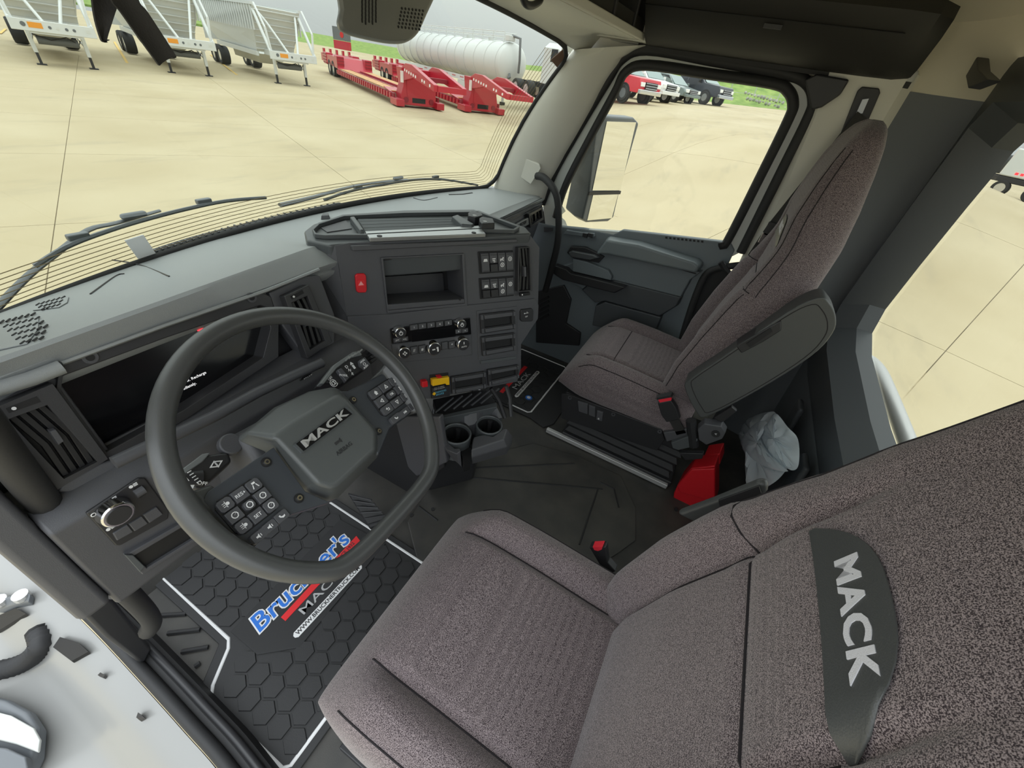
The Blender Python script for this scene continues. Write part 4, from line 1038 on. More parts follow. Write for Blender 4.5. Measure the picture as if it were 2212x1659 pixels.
# speaker grilles of slanted slots
def grille(poly, rows_, name):
    g = MB().prism([dtop(u, v, 0.0005) for u, v in poly], (0, 0, 0.0012)).build(name, DASH, dash)
    for (u0, v0, du, dv, n, sx, sy) in rows_:
        for k in range(n):
            u, v = u0 + du * k, v0 + dv * k
            q = [dtop(u, v, 0.002), dtop(u + sx, v + sy, 0.002)]
            MB().tube(q, 0.0014, 5).build('grille_slot', DEEP, g)
grille([(-30, 722), (40, 695), (84, 688), (84, 712), (60, 745), (0, 758), (-30, 765)], [(2 + 9 * r, 704 + 9 * r - 3, 13.5, -3.4, 6 - (r > 3) - (r > 4), 8, -6) for r in range(6)], 'speaker_grille')
grille([(72, 672), (78, 660), (120, 648), (149, 643), (146, 655), (128, 666)], [(80 + 6 * r, 662 + 5.0 * r, 11, -3.0, 6 - r, 6.5, -4.5) for r in range(3)], 'speaker_grille')

# ---- instrument hood face, cluster, vents
CLF = Frame((0, 0.714, 0.888), (1, 0, 0), (0, 0.045, 0.150))
zc = lambda pts: [(x * .34358, 400 + y * .34358) for x, y in pts]
zb = lambda pts: [(x * .34358, 860 + y * .34358) for x, y in pts]
MB().plate(CLF, [(-0.97, 0.0), (-0.37, 0.0), (-0.37, -0.155), (-0.97, -0.160)], -0.06, -0.035).build('cluster_back', BLACK, dash)
# bezel ring around the cluster opening
ob = [(128, 786), (350, 706), (565, 632), (583, 640), (600, 700), (600, 770), (400, 905), (232, 1000), (118, 850)]
ib = [(134, 812), (350, 732), (560, 660), (576, 666), (582, 710), (566, 772), (395, 885), (228, 975), (130, 842)]
MB().ringplate(CLF, CLF.pxs(ob), CLF.pxs(ib), -0.04, 0.004).build('cluster_bezel', BEZEL, dash, bevel=0.003)
MB().tube([CLF.P(*CLF.px(u, v), 0.006) for u, v in ((130, 783), (350, 703), (570, 628), (685, 582))], 0.0035, 6).build('hood_edge', DASH, dash, smooth=60)
scr = MB().plate(CLF, CLF.pxs([(135, 815), (560, 663), (578, 700), (560, 772), (390, 885), (230, 972), (128, 845)], -0.034), -0.036, -0.030).build('cluster_glass', SCREEN, dash)
MB().plate(CLF, CLF.pxs([(440, 745), (546, 700), (568, 706), (563, 770), (470, 830), (390, 872), (385, 800)], -0.03), -0.030, -0.0285).build('cluster_display', GLOSSB, scr)
a, b = CLF.px(433, 712, -0.029)
MB().disc(CLF, a, b, 0.0035, -0.0295, -0.0288, 14).build('brake_telltale', REDLIT, scr)
MB().rect(CLF, a, b, 0.010, 0.0015, -0.0295, -0.0287).build('telltale_bar', REDLIT, scr)
a, b = CLF.px(445, 804, -0.028); a2, b2 = CLF.px(424, 827, -0.028)
mesh_text('ally low. Recharge', CLF, a, b, 0.0068, -0.0280, WHITELIT, scr, 'display_text', 'RIGHT')
mesh_text('ediately.', CLF, a2, b2, 0.0068, -0.0280, WHITELIT, scr, 'display_text', 'RIGHT')
for u, v in ((194, 772), (543, 643)):
    a, b = CLF.px(u, v, 0.005)
    s_ = MB().disc(CLF, a, b, 0.009, 0.003, 0.0065, 18).build('bezel_screw', CHAR, dash)
    MB().disc(CLF, a, b, 0.005, 0.0065, 0.0072, 12).build('screw_socket', DEEP, s_)
def vent(fr, opening, frame_o, slot, h, parent, n=4, knob=None, recess=0.03, vmat=BEZEL):
    """air vent: frame ring, dark back, slats across its width, thumb wheel"""
    op = fr.pxs(opening, h); fo = fr.pxs(frame_o, h)
    v_ = MB().ringplate(fr, fo, op, h - recess - 0.005, h + 0.004).build('vent_frame', vmat, parent, bevel=0.002)
    MB().plate(fr, op, h - recess - 0.006, h - recess).build('vent_back', DEEP, v_)
    A, B, C_, D = [V((p[0], p[1], 0)) for p in op]
    for k in range(n):
        f = (k + 0.5) / n
        p, q = A.lerp(B, f), D.lerp(C_, f); w = (B - A).normalized() * 0.0035
        pm = p.lerp(q, 0.5) + w * 1.5
        MB().plate(fr, [(p - w)[:2], (p + w)[:2], (pm + w)[:2], (q + w)[:2], (q - w)[:2], (pm - w)[:2]], h - recess, h - 0.004).build('vent_slat', VENTB, v_, bevel=0.001)
    if knob:
        kq = fr.pxs(knob, h)
        kb = MB().plate(fr, kq, h - 0.012, h + 0.005, 0.9).build('vent_tab', CHAR, v_, bevel=0.001)
    if slot:
        sq = fr.pxs(slot, h)
        sm = MB().plate(fr, sq, h - 0.002, h + 0.0045).build('thumbwheel_slot', DEEP, v_)
        c = [sum(p[i] for p in sq) / len(sq) for i in (0, 1)]; e = [(sq[0][i] + sq[-1][i]) / 2 for i in (0, 1)]
        MB().disc(fr, (c[0] * 0.4 + e[0] * 0.6), (c[1] * 0.4 + e[1] * 0.6), 0.0022, h + 0.0045, h + 0.0055, 8).build('thumbwheel_dot', WHITEL, v_)
    return v_
# left vent
vent(CLF, [(15, 905), (100, 874), (208, 996), (136, 1033)], [(-8, 878), (112, 828), (232, 990), (120, 1058)], [(10, 881), (77, 855), (86, 867), (17, 891)], 0.014, dash, 4, [(103, 930), (118, 924), (138, 952), (124, 962)], 0.014)
MB().plate(CLF, CLF.pxs([(-40, 850), (118, 812), (245, 985), (250, 1000), (120, 1075), (-40, 900)], -0.005), -0.03, -0.002).build('vent_panel', CHAR, dash, bevel=0.003)
MB().tube([CLF.P(*CLF.px(u, v), 0.012) for u, v in ((-30, 842), (60, 815), (126, 790))], 0.010, 8).build('vent_hood', DASH, dash, smooth=60)
MB().plate(CLF, CLF.pxs([(136, 1040), (210, 1000), (246, 990), (250, 1010), (155, 1062), (118, 1062)], 0.01), -0.02, 0.016).build('vent_chin', CHAR, dash, bevel=0.004)
# right vent in its octagonal housing
MB().plate(CLF, CLF.pxs([(580, 632), (655, 598), (690, 595), (722, 680), (722, 762), (668, 790), (655, 768), (600, 690)]), -0.03, 0.002).build('vent_panel', CHAR, dash, bevel=0.003)
vent(CLF, [(628, 655), (662, 640), (700, 735), (668, 755)], [(612, 640), (665, 615), (716, 738), (662, 775)], [(624, 640), (650, 626), (654, 633), (628, 647)], 0.016, dash, 3, [(650, 690), (658, 686), (666, 702), (657, 706)], 0.013)
# cluster lower shelf
MB().prism([V((-0.95, 0.655, 0.742)), V((-0.37, 0.655, 0.742)), V((-0.37, 0.70, 0.760)), V((-0.95, 0.70, 0.760))], (0, 0, -0.03)).build('cluster_shelf', CHAR, dash, bevel=0.004)
# lower dash body
LB = [(0.665, 0.748), (0.640, 0.742), (0.618, 0.728), (0.606, 0.540), (0.625, 0.520), (0.90, 0.50), (0.90, 0.74)]
lbm = MB().loft([[V((x, y, z)) for y, z in LB] for x in (-0.945, -0.36)]).build('lower_dash', CHAR, dash, bevel=0.006)
MB().loft([[V((x, y, z)) for y, z in ((0.66, 0.90), (0.63, 0.74), (0.60, 0.56), (0.95, 0.45), (0.95, 0.90), (0.70, 0.92))] for x in (-0.985, -0.945)]).build('dash_end_cap', CHAR, dash, bevel=0.01)
LDF = Frame((0, 0.612, 0.63), (1, 0, 0), (0, 0.012, 0.190))
# raised waist rail above the knee panel (between column and cluster)
MB().tube([LDF.P(*LDF.px(u, v, 0.01), 0.004) for u, v in ((250, 1003), (330, 965), (390, 938), (470, 900), (560, 850), (640, 812), (700, 785))], 0.010, 7).build('waist_rail', CHAR, dash, smooth=60)
# light switch module
mod = MB().plate(LDF, LDF.pxs([(182, 1106), (296, 1030), (310, 1030), (362, 1100), (360, 1118), (256, 1176), (246, 1176)]), 0.0, 0.005).build('light_switch_panel', BLACK, dash, bevel=0.002)
ka, kb_ = LDF.px(256, 1112, 0.02)
MB().disc(LDF, ka, kb_, 0.0215, 0.005, 0.022, 28, 0.9).build('headlight_knob', CHROME, mod, bevel=0.002, smooth=30)
MB().disc(LDF, ka, kb_, 0.0150, 0.020, 0.0235, 24).build('headlight_knob_cap', BLACK, mod, bevel=0.001)
a, b = LDF.px(211, 1108, 0.006); mesh_text('OFF', LDF, a, b, 0.009, 0.0055, WHITEL, mod, 'off_mark')
for u, v in ((226, 1093), (242, 1080), (238, 1142), (262, 1152), (287, 1050), (330, 1104)):
    a, b = LDF.px(u, v, 0.006)
    MB().disc(LDF, a - 0.002, b, 0.0026, 0.005, 0.0058, 10).build('lamp_icon', WHITEL, mod)
    MB().rect(LDF, a + 0.0035, b + 0.002, 0.005, 0.0009, 0.005, 0.0058).rect(LDF, a + 0.0035, b, 0.005, 0.0009, 0.005, 0.0058).rect(LDF, a + 0.0035, b - 0.002, 0.005, 0.0009, 0.005, 0.0058).build('lamp_icon_rays', WHITEL, mod)
for q in ([(243, 1152), (275, 1132), (288, 1148), (252, 1168)], [(277, 1132), (306, 1114), (320, 1130), (290, 1148)], [(308, 1112), (338, 1094), (352, 1110), (322, 1130)]):
    MB().plate(LDF, LDF.pxs(q, 0.006), 0.004, 0.0075, 0.95).build('push_button', CHAR, mod, bevel=0.001)
MB().plate(LDF, LDF.pxs([(290, 1058), (305, 1050), (318, 1068), (304, 1078)], 0.008), 0.004, 0.006).build('dimmer_slot', DEEP, mod)
a, b = LDF.px(304, 1064, 0.009)
MB().tube([LDF.P(a - 0.006, b, 0.004), LDF.P(a + 0.006, b, 0.004)], 0.008, 14).build('dimmer_wheel', CHAR, mod)
# storage slot under it
so = [(264, 1195), (400, 1118), (440, 1150), (302, 1237)]; si = [(284, 1196), (396, 1130), (426, 1152), (312, 1222)]
s_ = MB().ringplate(LDF, LDF.pxs(so), LDF.pxs(si), -0.004, 0.008).build('storage_slot', CHAR, dash, bevel=0.002)
MB().plate(LDF, LDF.pxs(si), -0.002, 0.002).build('slot_floor', DEEP, s_)
MB().plate(LDF, LDF.pxs([(264, 1195), (285, 1196), (312, 1222), (302, 1237)], 0.008), 0.008, 0.011, 0.9).build('slot_end_clip', CHARL, s_, bevel=0.001)
# ignition switch
IF = Frame((0, 0.640, 0.74), (1, 0, 0), (0, 0.03, 0.15))
a, b = IF.px(660, 828)
ig = MB().disc(IF, a, b, 0.024, -0.01, 0.010, 26).build('ignition_switch', BLACK, dash, bevel=0.002)
MB().disc(IF, a, b - 0.004, 0.010, 0.010, 0.014, 18).build('key_slot', SILVER, ig)
mesh_text('START', IF, a + 0.004, b + 0.015, 0.007, 0.0105, WHITEL, ig, 'start_mark')
# passenger side: face below the pad, with plaque and vent
def pface(name, y0z, mt):
    return None
ps = []
for x in (0.16, 0.30, 0.55, 0.80, 0.93):
    cy, cz, ly, lz = lerp_tab(DT, x)
    ps.append([V((x, ly + 0.004, lz - 0.012)), V((x, ly - 0.004, lz - 0.05)), V((x, ly + 0.01, lz - 0.13)), V((x, ly + 0.05, lz - 0.32)), V((x, ly + 0.16, lz - 0.46)), V((x, 1.0, lz - 0.46))])
MB().sheet(ps, (0, 0.02, 0)).build('glovebox_face', CHAR, dash, smooth=40)
A1, A2 = V((0.55, 0.735, 0.80)), V((0.93, 0.775, 0.78))
GF = Frame(A1 + V((0, -0.012, 0)), A2 - A1, (0, 0.0, 1))
pq = GF.pxs([(1108, 488), (1143, 468), (1146, 482), (1112, 498)])
pl = MB().plate(GF, pq, -0.005, 0.004).build('name_plaque', ALU, dash, bevel=0.001)
a, b = GF.px(1130, 483, 0.005); mesh_text('ANTHEM', GF, a, b, 0.020, 0.0045, BLACK, pl, 'plaque_lettering', bold=0.01)
vent(GF, [(1144, 466), (1168, 452), (1170, 470), (1147, 486)], [(1141, 462), (1171, 446), (1173, 474), (1144, 492)], None, 0.004, dash, 3, None, 0.012)
for dv in (0, 8, 16):
    MB().tube([GF.P(*GF.px(1085, 468 + dv), 0.004), GF.P(*GF.px(1168, 428 + dv), 0.004)], 0.0016, 5).build('trim_line', DEEP, dash)

# ================================================================== CENTRE STACK
SW = 0.235
_s = V((math.cos(rd(30.4)), -math.sin(rd(30.4)), 0)); _dn = V((-0.103, -0.175, -0.979))
_n0 = _s.cross(-_dn).normalized()
if _n0.dot(ray(900, 700)) > 0: _n0 = -_n0
_a = ray(841, 709); _b = ray(1018, 685)
_L = (_a / _n0.dot(_a) - _b / _n0.dot(_b)).length
SO = CAM + _a * ((-SW / _L) / _n0.dot(_a))
SF = Frame(SO, _s, -_dn)
zs = lambda pts: [(620 + x * .28029, 420 + y * .28029) for x, y in pts]
Sq = lambda pts, h=0.0: SF.pxs(zs(pts), h)
stk = thing('center_stack', SF.P(0.1, -0.3, -0.1), 'charcoal center stack angled to the driver, with radio, switches and cubbies', 'dashboard')
face = [(370, 395), (480, 372), (1880, 320), (1945, 410), (1935, 850), (1930, 950), (1800, 1150), (1800, 1330), (1770, 1440), (1100, 1570), (520, 1590), (460, 930)]
# face is built around the cubby opening
cub_o = Sq([(735, 492), (1345, 462), (1362, 800), (1366, 838), (775, 893), (765, 850)])
F_ = Sq(face)
bl = Sq([(240, 575), (370, 395), (460, 930), (520, 1590), (430, 1590), (300, 900)])
depth_ = 0.19
# body in two slabs so that the cubby is a real hole: strips left, right, above, below
X0, X1 = 720, 1372
def strip(pts, h0=-depth_, h1=0.0, mt=CHAR, nm='stack_body', bv=0.004):
    return MB().plate(SF, Sq(pts), h0, h1).build(nm, mt, stk, bevel=bv)
body = MB()
tl = [(370, 395), (480, 375), (1880, 322), (1945, 410), (1940, 600), (1935, 850), (1930, 950), (1800, 1150), (1800, 1330), (1770, 1440), (1100, 1570), (520, 1590), (460, 930), (400, 560)]
inn = [(735, 492), (800, 489), (1345, 462), (1350, 520), (1356, 650), (1366, 838), (1360, 840), (1200, 853), (1100, 862), (1000, 872), (900, 882), (775, 893), (765, 850), (745, 620)]
body.ringplate(SF, Sq(tl), Sq(inn), -0.11, 0.0)
body.build('stack_face', CHAR, stk, smooth=20)
MB().plate(SF, Sq(tl), -0.30, -0.11).build('stack_core', BLACK, stk)
# left flank
fl = [SF.P(*Sq([(240, 575)])[0], -0.02), SF.P(*Sq([(370, 395)])[0], 0), SF.P(*Sq([(460, 930)])[0], 0), SF.P(*Sq([(520, 1590)])[0], 0), SF.P(*Sq([(430, 1590)])[0], -0.06), SF.P(*Sq([(300, 900)])[0], -0.03)]
MB().add(fl, [(0, 1, 2, 5), (5, 2, 3, 4)]).build('left_flank', CHAR, stk)
fl2 = [fl[0], fl[5], fl[4], fl[4] - SF.n * 0.25 - SF.a * 0.06, fl[5] - SF.n * 0.25 - SF.a * 0.02, fl[0] - SF.n * 0.25]
MB().add(fl2, [(0, 1, 4, 5), (1, 2, 3, 4)]).build('left_side', CHAR, stk)
# cubby: back wall, floor, lip
cb = MB().plate(SF, Sq([(700, 470), (1380, 440), (1400, 870), (740, 920)], -0.1), -0.112, -0.105).build('cubby_back', DEEP, stk)
MB().plate(SF, Sq([(742, 632), (1200, 602), (1212, 742), (762, 775)], -0.095), -0.105, -0.092).build('cubby_inset', BEZEL, cb, bevel=0.002)
q = Sq([(765, 845), (1362, 800), (1366, 836), (775, 890)])
MB().plate(SF, q, -0.10, 0.006).build('cubby_lip', CHAR, cb, bevel=0.003)
q = Sq([(735, 490), (1300, 470), (1300, 500), (737, 520)])
MB().plate(SF, q, -0.09, -0.012).build('cubby_brow', BLACK, cb, bevel=0.003)
a, b = Sq([(1325, 805)])[0]; MB().disc(SF, a, b, 0.003, 0.006, 0.0075, 10).build('cubby_screw', DEEP, cb)
MB().ringplate(SF, Sq([(718, 484), (1362, 452), (1386, 856), (770, 912)]), Sq([(738, 494), (1343, 464), (1364, 836), (778, 890)]), -0.01, 0.005).build('cubby_rim', CHAR, stk, bevel=0.002)
# ledge bar and creases
MB().plate(SF, Sq([(480, 390), (1765, 340), (1770, 366), (492, 432)]), 0, 0.010, 0.985).build('ledge_bar', CHAR, stk, bevel=0.002)
MB().plate(SF, Sq([(460, 935), (780, 920), (1380, 852), (1905, 800), (1935, 850), (1930, 955), (1800, 1150), (1800, 1330), (1770, 1440), (1100, 1570), (525, 1585)]), 0.0, 0.004).build('lower_fascia', CHAR, stk, bevel=0.002)
# hazard switch
hz_ = MB().plate(SF, Sq([(535, 606), (590, 604), (606, 620), (612, 735), (602, 754), (545, 756), (528, 740), (518, 622)]), 0.0, 0.007, 0.96).build('hazard_switch', RED, stk, bevel=0.002)
MB().plate(SF, Sq([(540, 662), (595, 656), (600, 705), (545, 712)], 0.007), 0.007, 0.0085).build('hazard_pad', REDL, hz_)
t3 = Sq([(550, 702), (570, 668), (592, 698)], 0.009); MB().plate(SF, t3, 0.0085, 0.0092).build('hazard_triangle', mat('hazard_pink', (0.85, 0.35, 0.35), 0.5), hz_)
# rocker banks
def bank_(q, half, icons):
    q = Sq(q); A, B, C_, D = [V((p[0], p[1], 0)) for p in q]
    b_ = MB().plate(SF, q, 0.0, 0.003).build('switch_bank', DEEP, stk, bevel=0.002)
    for k in range(4):
        f0, f1 = 0.05 + 0.235 * k, 0.05 + 0.235 * (k + 1) - 0.018
        def pt(f, g): return tuple(A.lerp(B, f).lerp(D.lerp(C_, f), g)[:2])
        if half[k]:
            MB().plate(SF, [pt(f0, 0.05), pt(f1, 0.05), pt(f1, 0.52), pt(f0, 0.52)], 0.003, 0.009, 0.95).build('rocker_switch', CHAR, b_, bevel=0.001)
            MB().plate(SF, [pt(f0, 0.56), pt(f1, 0.56), pt(f1, 0.93), pt(f0, 0.93)], 0.003, 0.010, 0.95).build('rocker_guard', BLACK, b_, bevel=0.001)
        else:
            MB().plate(SF, [pt(f0, 0.05), pt(f1, 0.05), pt(f1, 0.93), pt(f0, 0.93)], 0.003, 0.009, 0.95).build('rocker_switch', CHAR, b_, bevel=0.001)
        for g in (0.12, 0.15, 0.84, 0.88):
            if half[k] and g > 0.5: continue
            MB().plate(SF, [pt(f0 + 0.02, g), pt(f1 - 0.02, g), pt(f1 - 0.02, g + 0.012), pt(f0 + 0.02, g + 0.012)], 0.009, 0.0098).build('rocker_rib', BLACK, b_)
        for g in icons[k]:
            c = pt((f0 + f1) / 2, g); m = MB(); w = 0.0065
            ic = (k * 3 + int(g * 10)) % 4
            if ic == 0:
                m.ringplate(SF, [(c[0] + w * math.cos(x * 0.7854), c[1] + w * math.sin(x * 0.7854)) for x in range(8)], [(c[0] + w * 0.72 * math.cos(x * 0.7854), c[1] + w * 0.72 * math.sin(x * 0.7854)) for x in range(8)], 0.009, 0.0096)
                m.rect(SF, c[0], c[1], w * 0.4, w * 0.8, 0.009, 0.0096)
            elif ic == 1:
                m.rect(SF, c[0] - w * 0.2, c[1], w * 1.4, w * 0.5, 0.009, 0.0096).rect(SF, c[0] + w * 0.5, c[1] + w * 0.5, w * 0.6, w * 0.6, 0.009, 0.0096)
                m.disc(SF, c[0] - w * 0.6, c[1] - w * 0.5, w * 0.3, 0.009, 0.0096, 8).disc(SF, c[0] + w * 0.5, c[1] - w * 0.5, w * 0.3, 0.009, 0.0096, 8)
            elif ic == 2:
                m.rect(SF, c[0], c[1] + w * 0.5, w * 1.6, w * 0.35, 0.009, 0.0096).rect(SF, c[0], c[1] - w * 0.2, w * 1.2, w * 0.35, 0.009, 0.0096).rect(SF, c[0] + w * 0.3, c[1] - w * 0.8, w * 0.9, w * 0.3, 0.009, 0.0096)
            else:
                m.plate(SF, [(c[0] - w, c[1] - w * 0.5), (c[0] + w, c[1] - w * 0.5), (c[0] + w * 0.7, c[1] + w * 0.6), (c[0] - w * 0.7, c[1] + w * 0.6)], 0.009, 0.0096)
            m.build('switch_icon', WHITEL, b_)
bank_([(1468, 440), (1738, 430), (1745, 592), (1482, 612)], (0, 1, 0, 0), [(0.38,), (0.38,), (0.36, 0.62), (0.36,)])
bank_([(1475, 645), (1742, 625), (1745, 780), (1488, 806)], (1, 1, 0, 0), [(0.38,), (0.36,), (0.38, 0.68), (0.36,)])
# right vent
vent(SF, zs([(1787, 417), (1862, 412), (1872, 735), (1785, 742)]), zs([(1778, 408), (1868, 402), (1886, 430), (1776, 750)])[:2] + zs([(1884, 742), (1774, 750)]), zs([(1790, 760), (1866, 750), (1868, 772), (1792, 784)]), 0.012, stk, 3, zs([(1818, 552), (1838, 550), (1840, 635), (1822, 637)]), 0.010)
# radio and climate unit
rad = MB().plate(SF, Sq([(788, 1030), (1402, 945), (1412, 1072), (800, 1145)]), 0.004, 0.008).build('radio', GLOSSB, stk, bevel=0.0015)
hv = MB().plate(SF, Sq([(800, 1150), (1412, 1076), (1420, 1232), (850, 1290), (815, 1240)]), 0.004, 0.007).build('climate_panel', CHAR, stk, bevel=0.0015)
MB().plate(SF, Sq([(948, 1060), (1285, 1020), (1290, 1085), (955, 1128)]), 0.008, 0.0088).build('radio_display', SCREEN, rad)
def knob(x, y, r, par, cap_icon=True, h=0.022):
    a, b = Sq([(x, y)], 0.02)[0]; rr = r * 0.28029 * 0.00132
    MB().disc(SF, a, b, rr * 1.05, 0.006, h, 26, 0.86).build('rotary_knob', CHROME, par, bevel=0.0015, smooth=30)
    MB().disc(SF, a, b, rr * 0.78, h - 0.001, h + 0.0015, 22).build('knob_cap', BLACK, par, bevel=0.0006)
    if cap_icon:
        MB().ringplate(SF, [(a + rr * 0.34 * math.cos(i * 0.6283), b + rr * 0.34 * math.sin(i * 0.6283)) for i in range(10)], [(a + rr * 0.24 * math.cos(i * 0.6283), b + rr * 0.24 * math.sin(i * 0.6283)) for i in range(10)], h + 0.001, h + 0.002).rect(SF, a, b + rr * 0.25, rr * 0.12, rr * 0.4, h + 0.001, h + 0.002).build('knob_icon', WHITEL, par)
    return a, b, rr
knob(875, 1068, 44, rad); knob(1346, 1003, 42, rad)
knob(905, 1222, 48, hv, False); knob(1138, 1190, 56, hv, False); a, b, rr = knob(1360, 1155, 54, hv, False)
mesh_text('AUTO', SF, a, b - rr * 0.3, 0.006, 0.0240, WHITEL, hv, 'auto_mark')
MB().rect(SF, a, b + rr * 0.25, 0.0022, 0.007, 0.0235, 0.0245).build('temperature_mark', WHITEL, hv)
a, b = Sq([(1140, 1190)], 0.02)[0]
MB().disc(SF, a + 0.006, b + 0.003, 0.003, 0.0235, 0.0245, 10).rect(SF, a + 0.007, b - 0.004, 0.004, 0.008, 0.0235, 0.0245).rect(SF, a - 0.005, b, 0.008, 0.003, 0.0235, 0.0245).build('airflow_mark', WHITEL, hv)
a, b = Sq([(905, 1222)], 0.02)[0]
for k in range(4):
    MB().disc(SF, a + 0.004 * math.cos(k * 1.57), b + 0.004 * math.sin(k * 1.57), 0.0022, 0.0235, 0.0245, 8).build('fan_mark', WHITEL, hv)
def key(x, y, w, h, par, txt=None, hh=0.0105, size=0.008, base=0.007, nm='button'):
    f = 0.28029 * 0.00135
    a, b = Sq([(x, y)], hh)[0]
    MB().rect(SF, a, b, w * f * 1.12, h * f * 1.12, base, base + 0.0012).build('button_gap', DEEP, par)
    MB().rect(SF, a, b, w * f, h * f, base, hh, 0.94).build(nm, CHAR, par, bevel=0.0007)
    if txt: mesh_text(txt, SF, a, b, size, hh + 0.0002, WHITEL, par, 'key_mark')
for k, (x, y) in enumerate(((980, 1025), (1045, 1016), (1112, 1008), (1178, 1000), (1245, 991))): key(x, y, 56, 38, rad, str(k + 1), size=0.0075)
for x, y, tx in ((850, 1124, '|<<'), (907, 1116, '>>|'), (1323, 1056, '6'), (1373, 1050, '=')): key(x, y, 50, 32, rad, tx, size=0.0065)
a, b = Sq([(818, 1047)], 0.009)[0]; mesh_text('>II', SF, a, b, 0.006, 0.0085, WHITEL, rad, 'play_mark')
for x, y, tx in ((980, 1204, '//'), (1043, 1194, '#'), (1217, 1166, None), (1272, 1160, '*')): key(x, y, 48, 58, hv, tx, size=0.011)
# open slots
def slot_bin(q, par_h=0.004, name='open_slot'):
    q = Sq(q, 0.006); A, B, C_, D = [V((p[0], p[1], 0)) for p in q]
    def pt(f, g): return tuple(A.lerp(B, f).lerp(D.lerp(C_, f), g)[:2])
    o4 = [pt(0, 0), pt(1, 0), pt(1, 1), pt(0, 1)]; i4 = [pt(0.10, 0.26), pt(0.90, 0.26), pt(0.90, 0.70), pt(0.10, 0.70)]
    par_h = 0.007
    s_ = MB().ringplate(SF, o4, i4, par_h - 0.002, par_h + 0.007).build(name, BLACK, stk, bevel=0.0015)
    MB().plate(SF, i4, par_h - 0.003, par_h + 0.0005).build('slot_back', DEEP, s_)
    for g in (0.04, 0.72):
        MB().plate(SF, [pt(0.08, g), pt(0.92, g), pt(0.92, g + 0.20), pt(0.08, g + 0.20)], par_h + 0.005, par_h + 0.013, 0.96).build('slot_rail', CHAR, s_, bevel=0.001)
    for f in (0.0, 0.93):
        for g in (0.02, 0.70):
            MB().plate(SF, [pt(f, g), pt(f + 0.07, g), pt(f + 0.07, g + 0.26), pt(f, g + 0.26)], par_h + 0.005, par_h + 0.011, 0.9).build('slot_clip', CHAR, s_, bevel=0.0007)
pn = MB().plate(SF, Sq([(1455, 893), (1765, 858), (1768, 1222), (1470, 1268)]), 0.003, 0.0065).build('slot_panel', CHAR, stk, bevel=0.0015)
slot_bin([(1480, 918), (1745, 888), (1748, 1030), (1490, 1070)]); slot_bin([(1488, 1092), (1745, 1060), (1750, 1195), (1500, 1240)])
slot_bin([(1258, 1400), (1520, 1358), (1522, 1488), (1266, 1532)]); slot_bin([(1538, 1345), (1775, 1308), (1777, 1408), (1546, 1470)])
MB().plate(SF, Sq([(1480, 1278), (1755, 1240), (1757, 1262), (1484, 1302)]), 0.003, 0.008, 0.98).build('trim_bar', CHARL, stk, bevel=0.001)
# usb flap
us = MB().plate(SF, Sq([(1795, 880), (1875, 870), (1888, 885), (1885, 965), (1872, 974), (1800, 976), (1786, 962), (1786, 895)]), 0.003, 0.010, 0.95).build('usb_cover', BLACK, stk, bevel=0.0015)
a, b = Sq([(1845, 915)], 0.01)[0]
MB().rect(SF, a, b, 0.014, 0.0012, 0.010, 0.0107).disc(SF, a - 0.007, b, 0.002, 0.010, 0.0107, 8).rect(SF, a + 0.002, b + 0.002, 0.0012, 0.005, 0.010, 0.0107).build('usb_mark', WHITEL, us)
mesh_text('12V', SF, a, b - 0.011, 0.006, 0.0102, WHITEL, us, 'usb_lettering')
# parking brake module
pk = MB().plate(SF, Sq([(1092, 1385), (1238, 1368), (1246, 1545), (1106, 1568)]), 0.003, 0.006).build('parking_brake_module', DEEP, stk, bevel=0.001)
MB().plate(SF, Sq([(1096, 1406), (1234, 1388), (1237, 1450), (1212, 1452), (1205, 1440), (1102, 1460)]), 0.006, 0.018, 0.95).build('parking_brake_valve', YELLOW, pk, bevel=0.0015)
MB().plate(SF, Sq([(1148, 1396), (1182, 1391), (1184, 1400), (1150, 1405)], 0.01), 0.006, 0.020).build('brake_lamp', RED, pk)
MB().plate(SF, Sq([(1104, 1480), (1240, 1462), (1244, 1540), (1108, 1562)]), 0.006, 0.013, 0.97).build('brake_label', BLACK, pk, bevel=0.001)
a, b = Sq([(1176, 1530)], 0.014)[0]
LBLUE = mat('label_blue', (0.10, 0.36, 0.50), 0.5)
mesh_text('PARKING', SF, a + 0.004, b + 0.0035, 0.0085, 0.0132, LBLUE, pk, 'brake_lettering')
mesh_text('BRAKE', SF, a + 0.001, b - 0.0045, 0.0085, 0.0132, LBLUE, pk, 'brake_lettering')
mesh_text('PULL TO APPLY', SF, a + 0.000, b + 0.019, 0.0045, 0.0132, GREYL, pk, 'brake_lettering')
mesh_text('PUSH TO RELEASE', SF, a + 0.000, b + 0.014, 0.0042, 0.0132, GREYL, pk, 'brake_lettering')
a, b = Sq([(1135, 1537)], 0.014)[0]
MB().plate(SF, [(a - 0.006, b), (a, b - 0.006), (a + 0.006, b), (a, b + 0.006)], 0.013, 0.0136).build('brake_diamond', YELLOW, pk)
MB().plate(SF, Sq([(1020, 1420), (1066, 1415), (1070, 1462), (1024, 1470)]), 0.004, 0.020, 0.92).build('trailer_brake_valve', RED, stk, bevel=0.002)

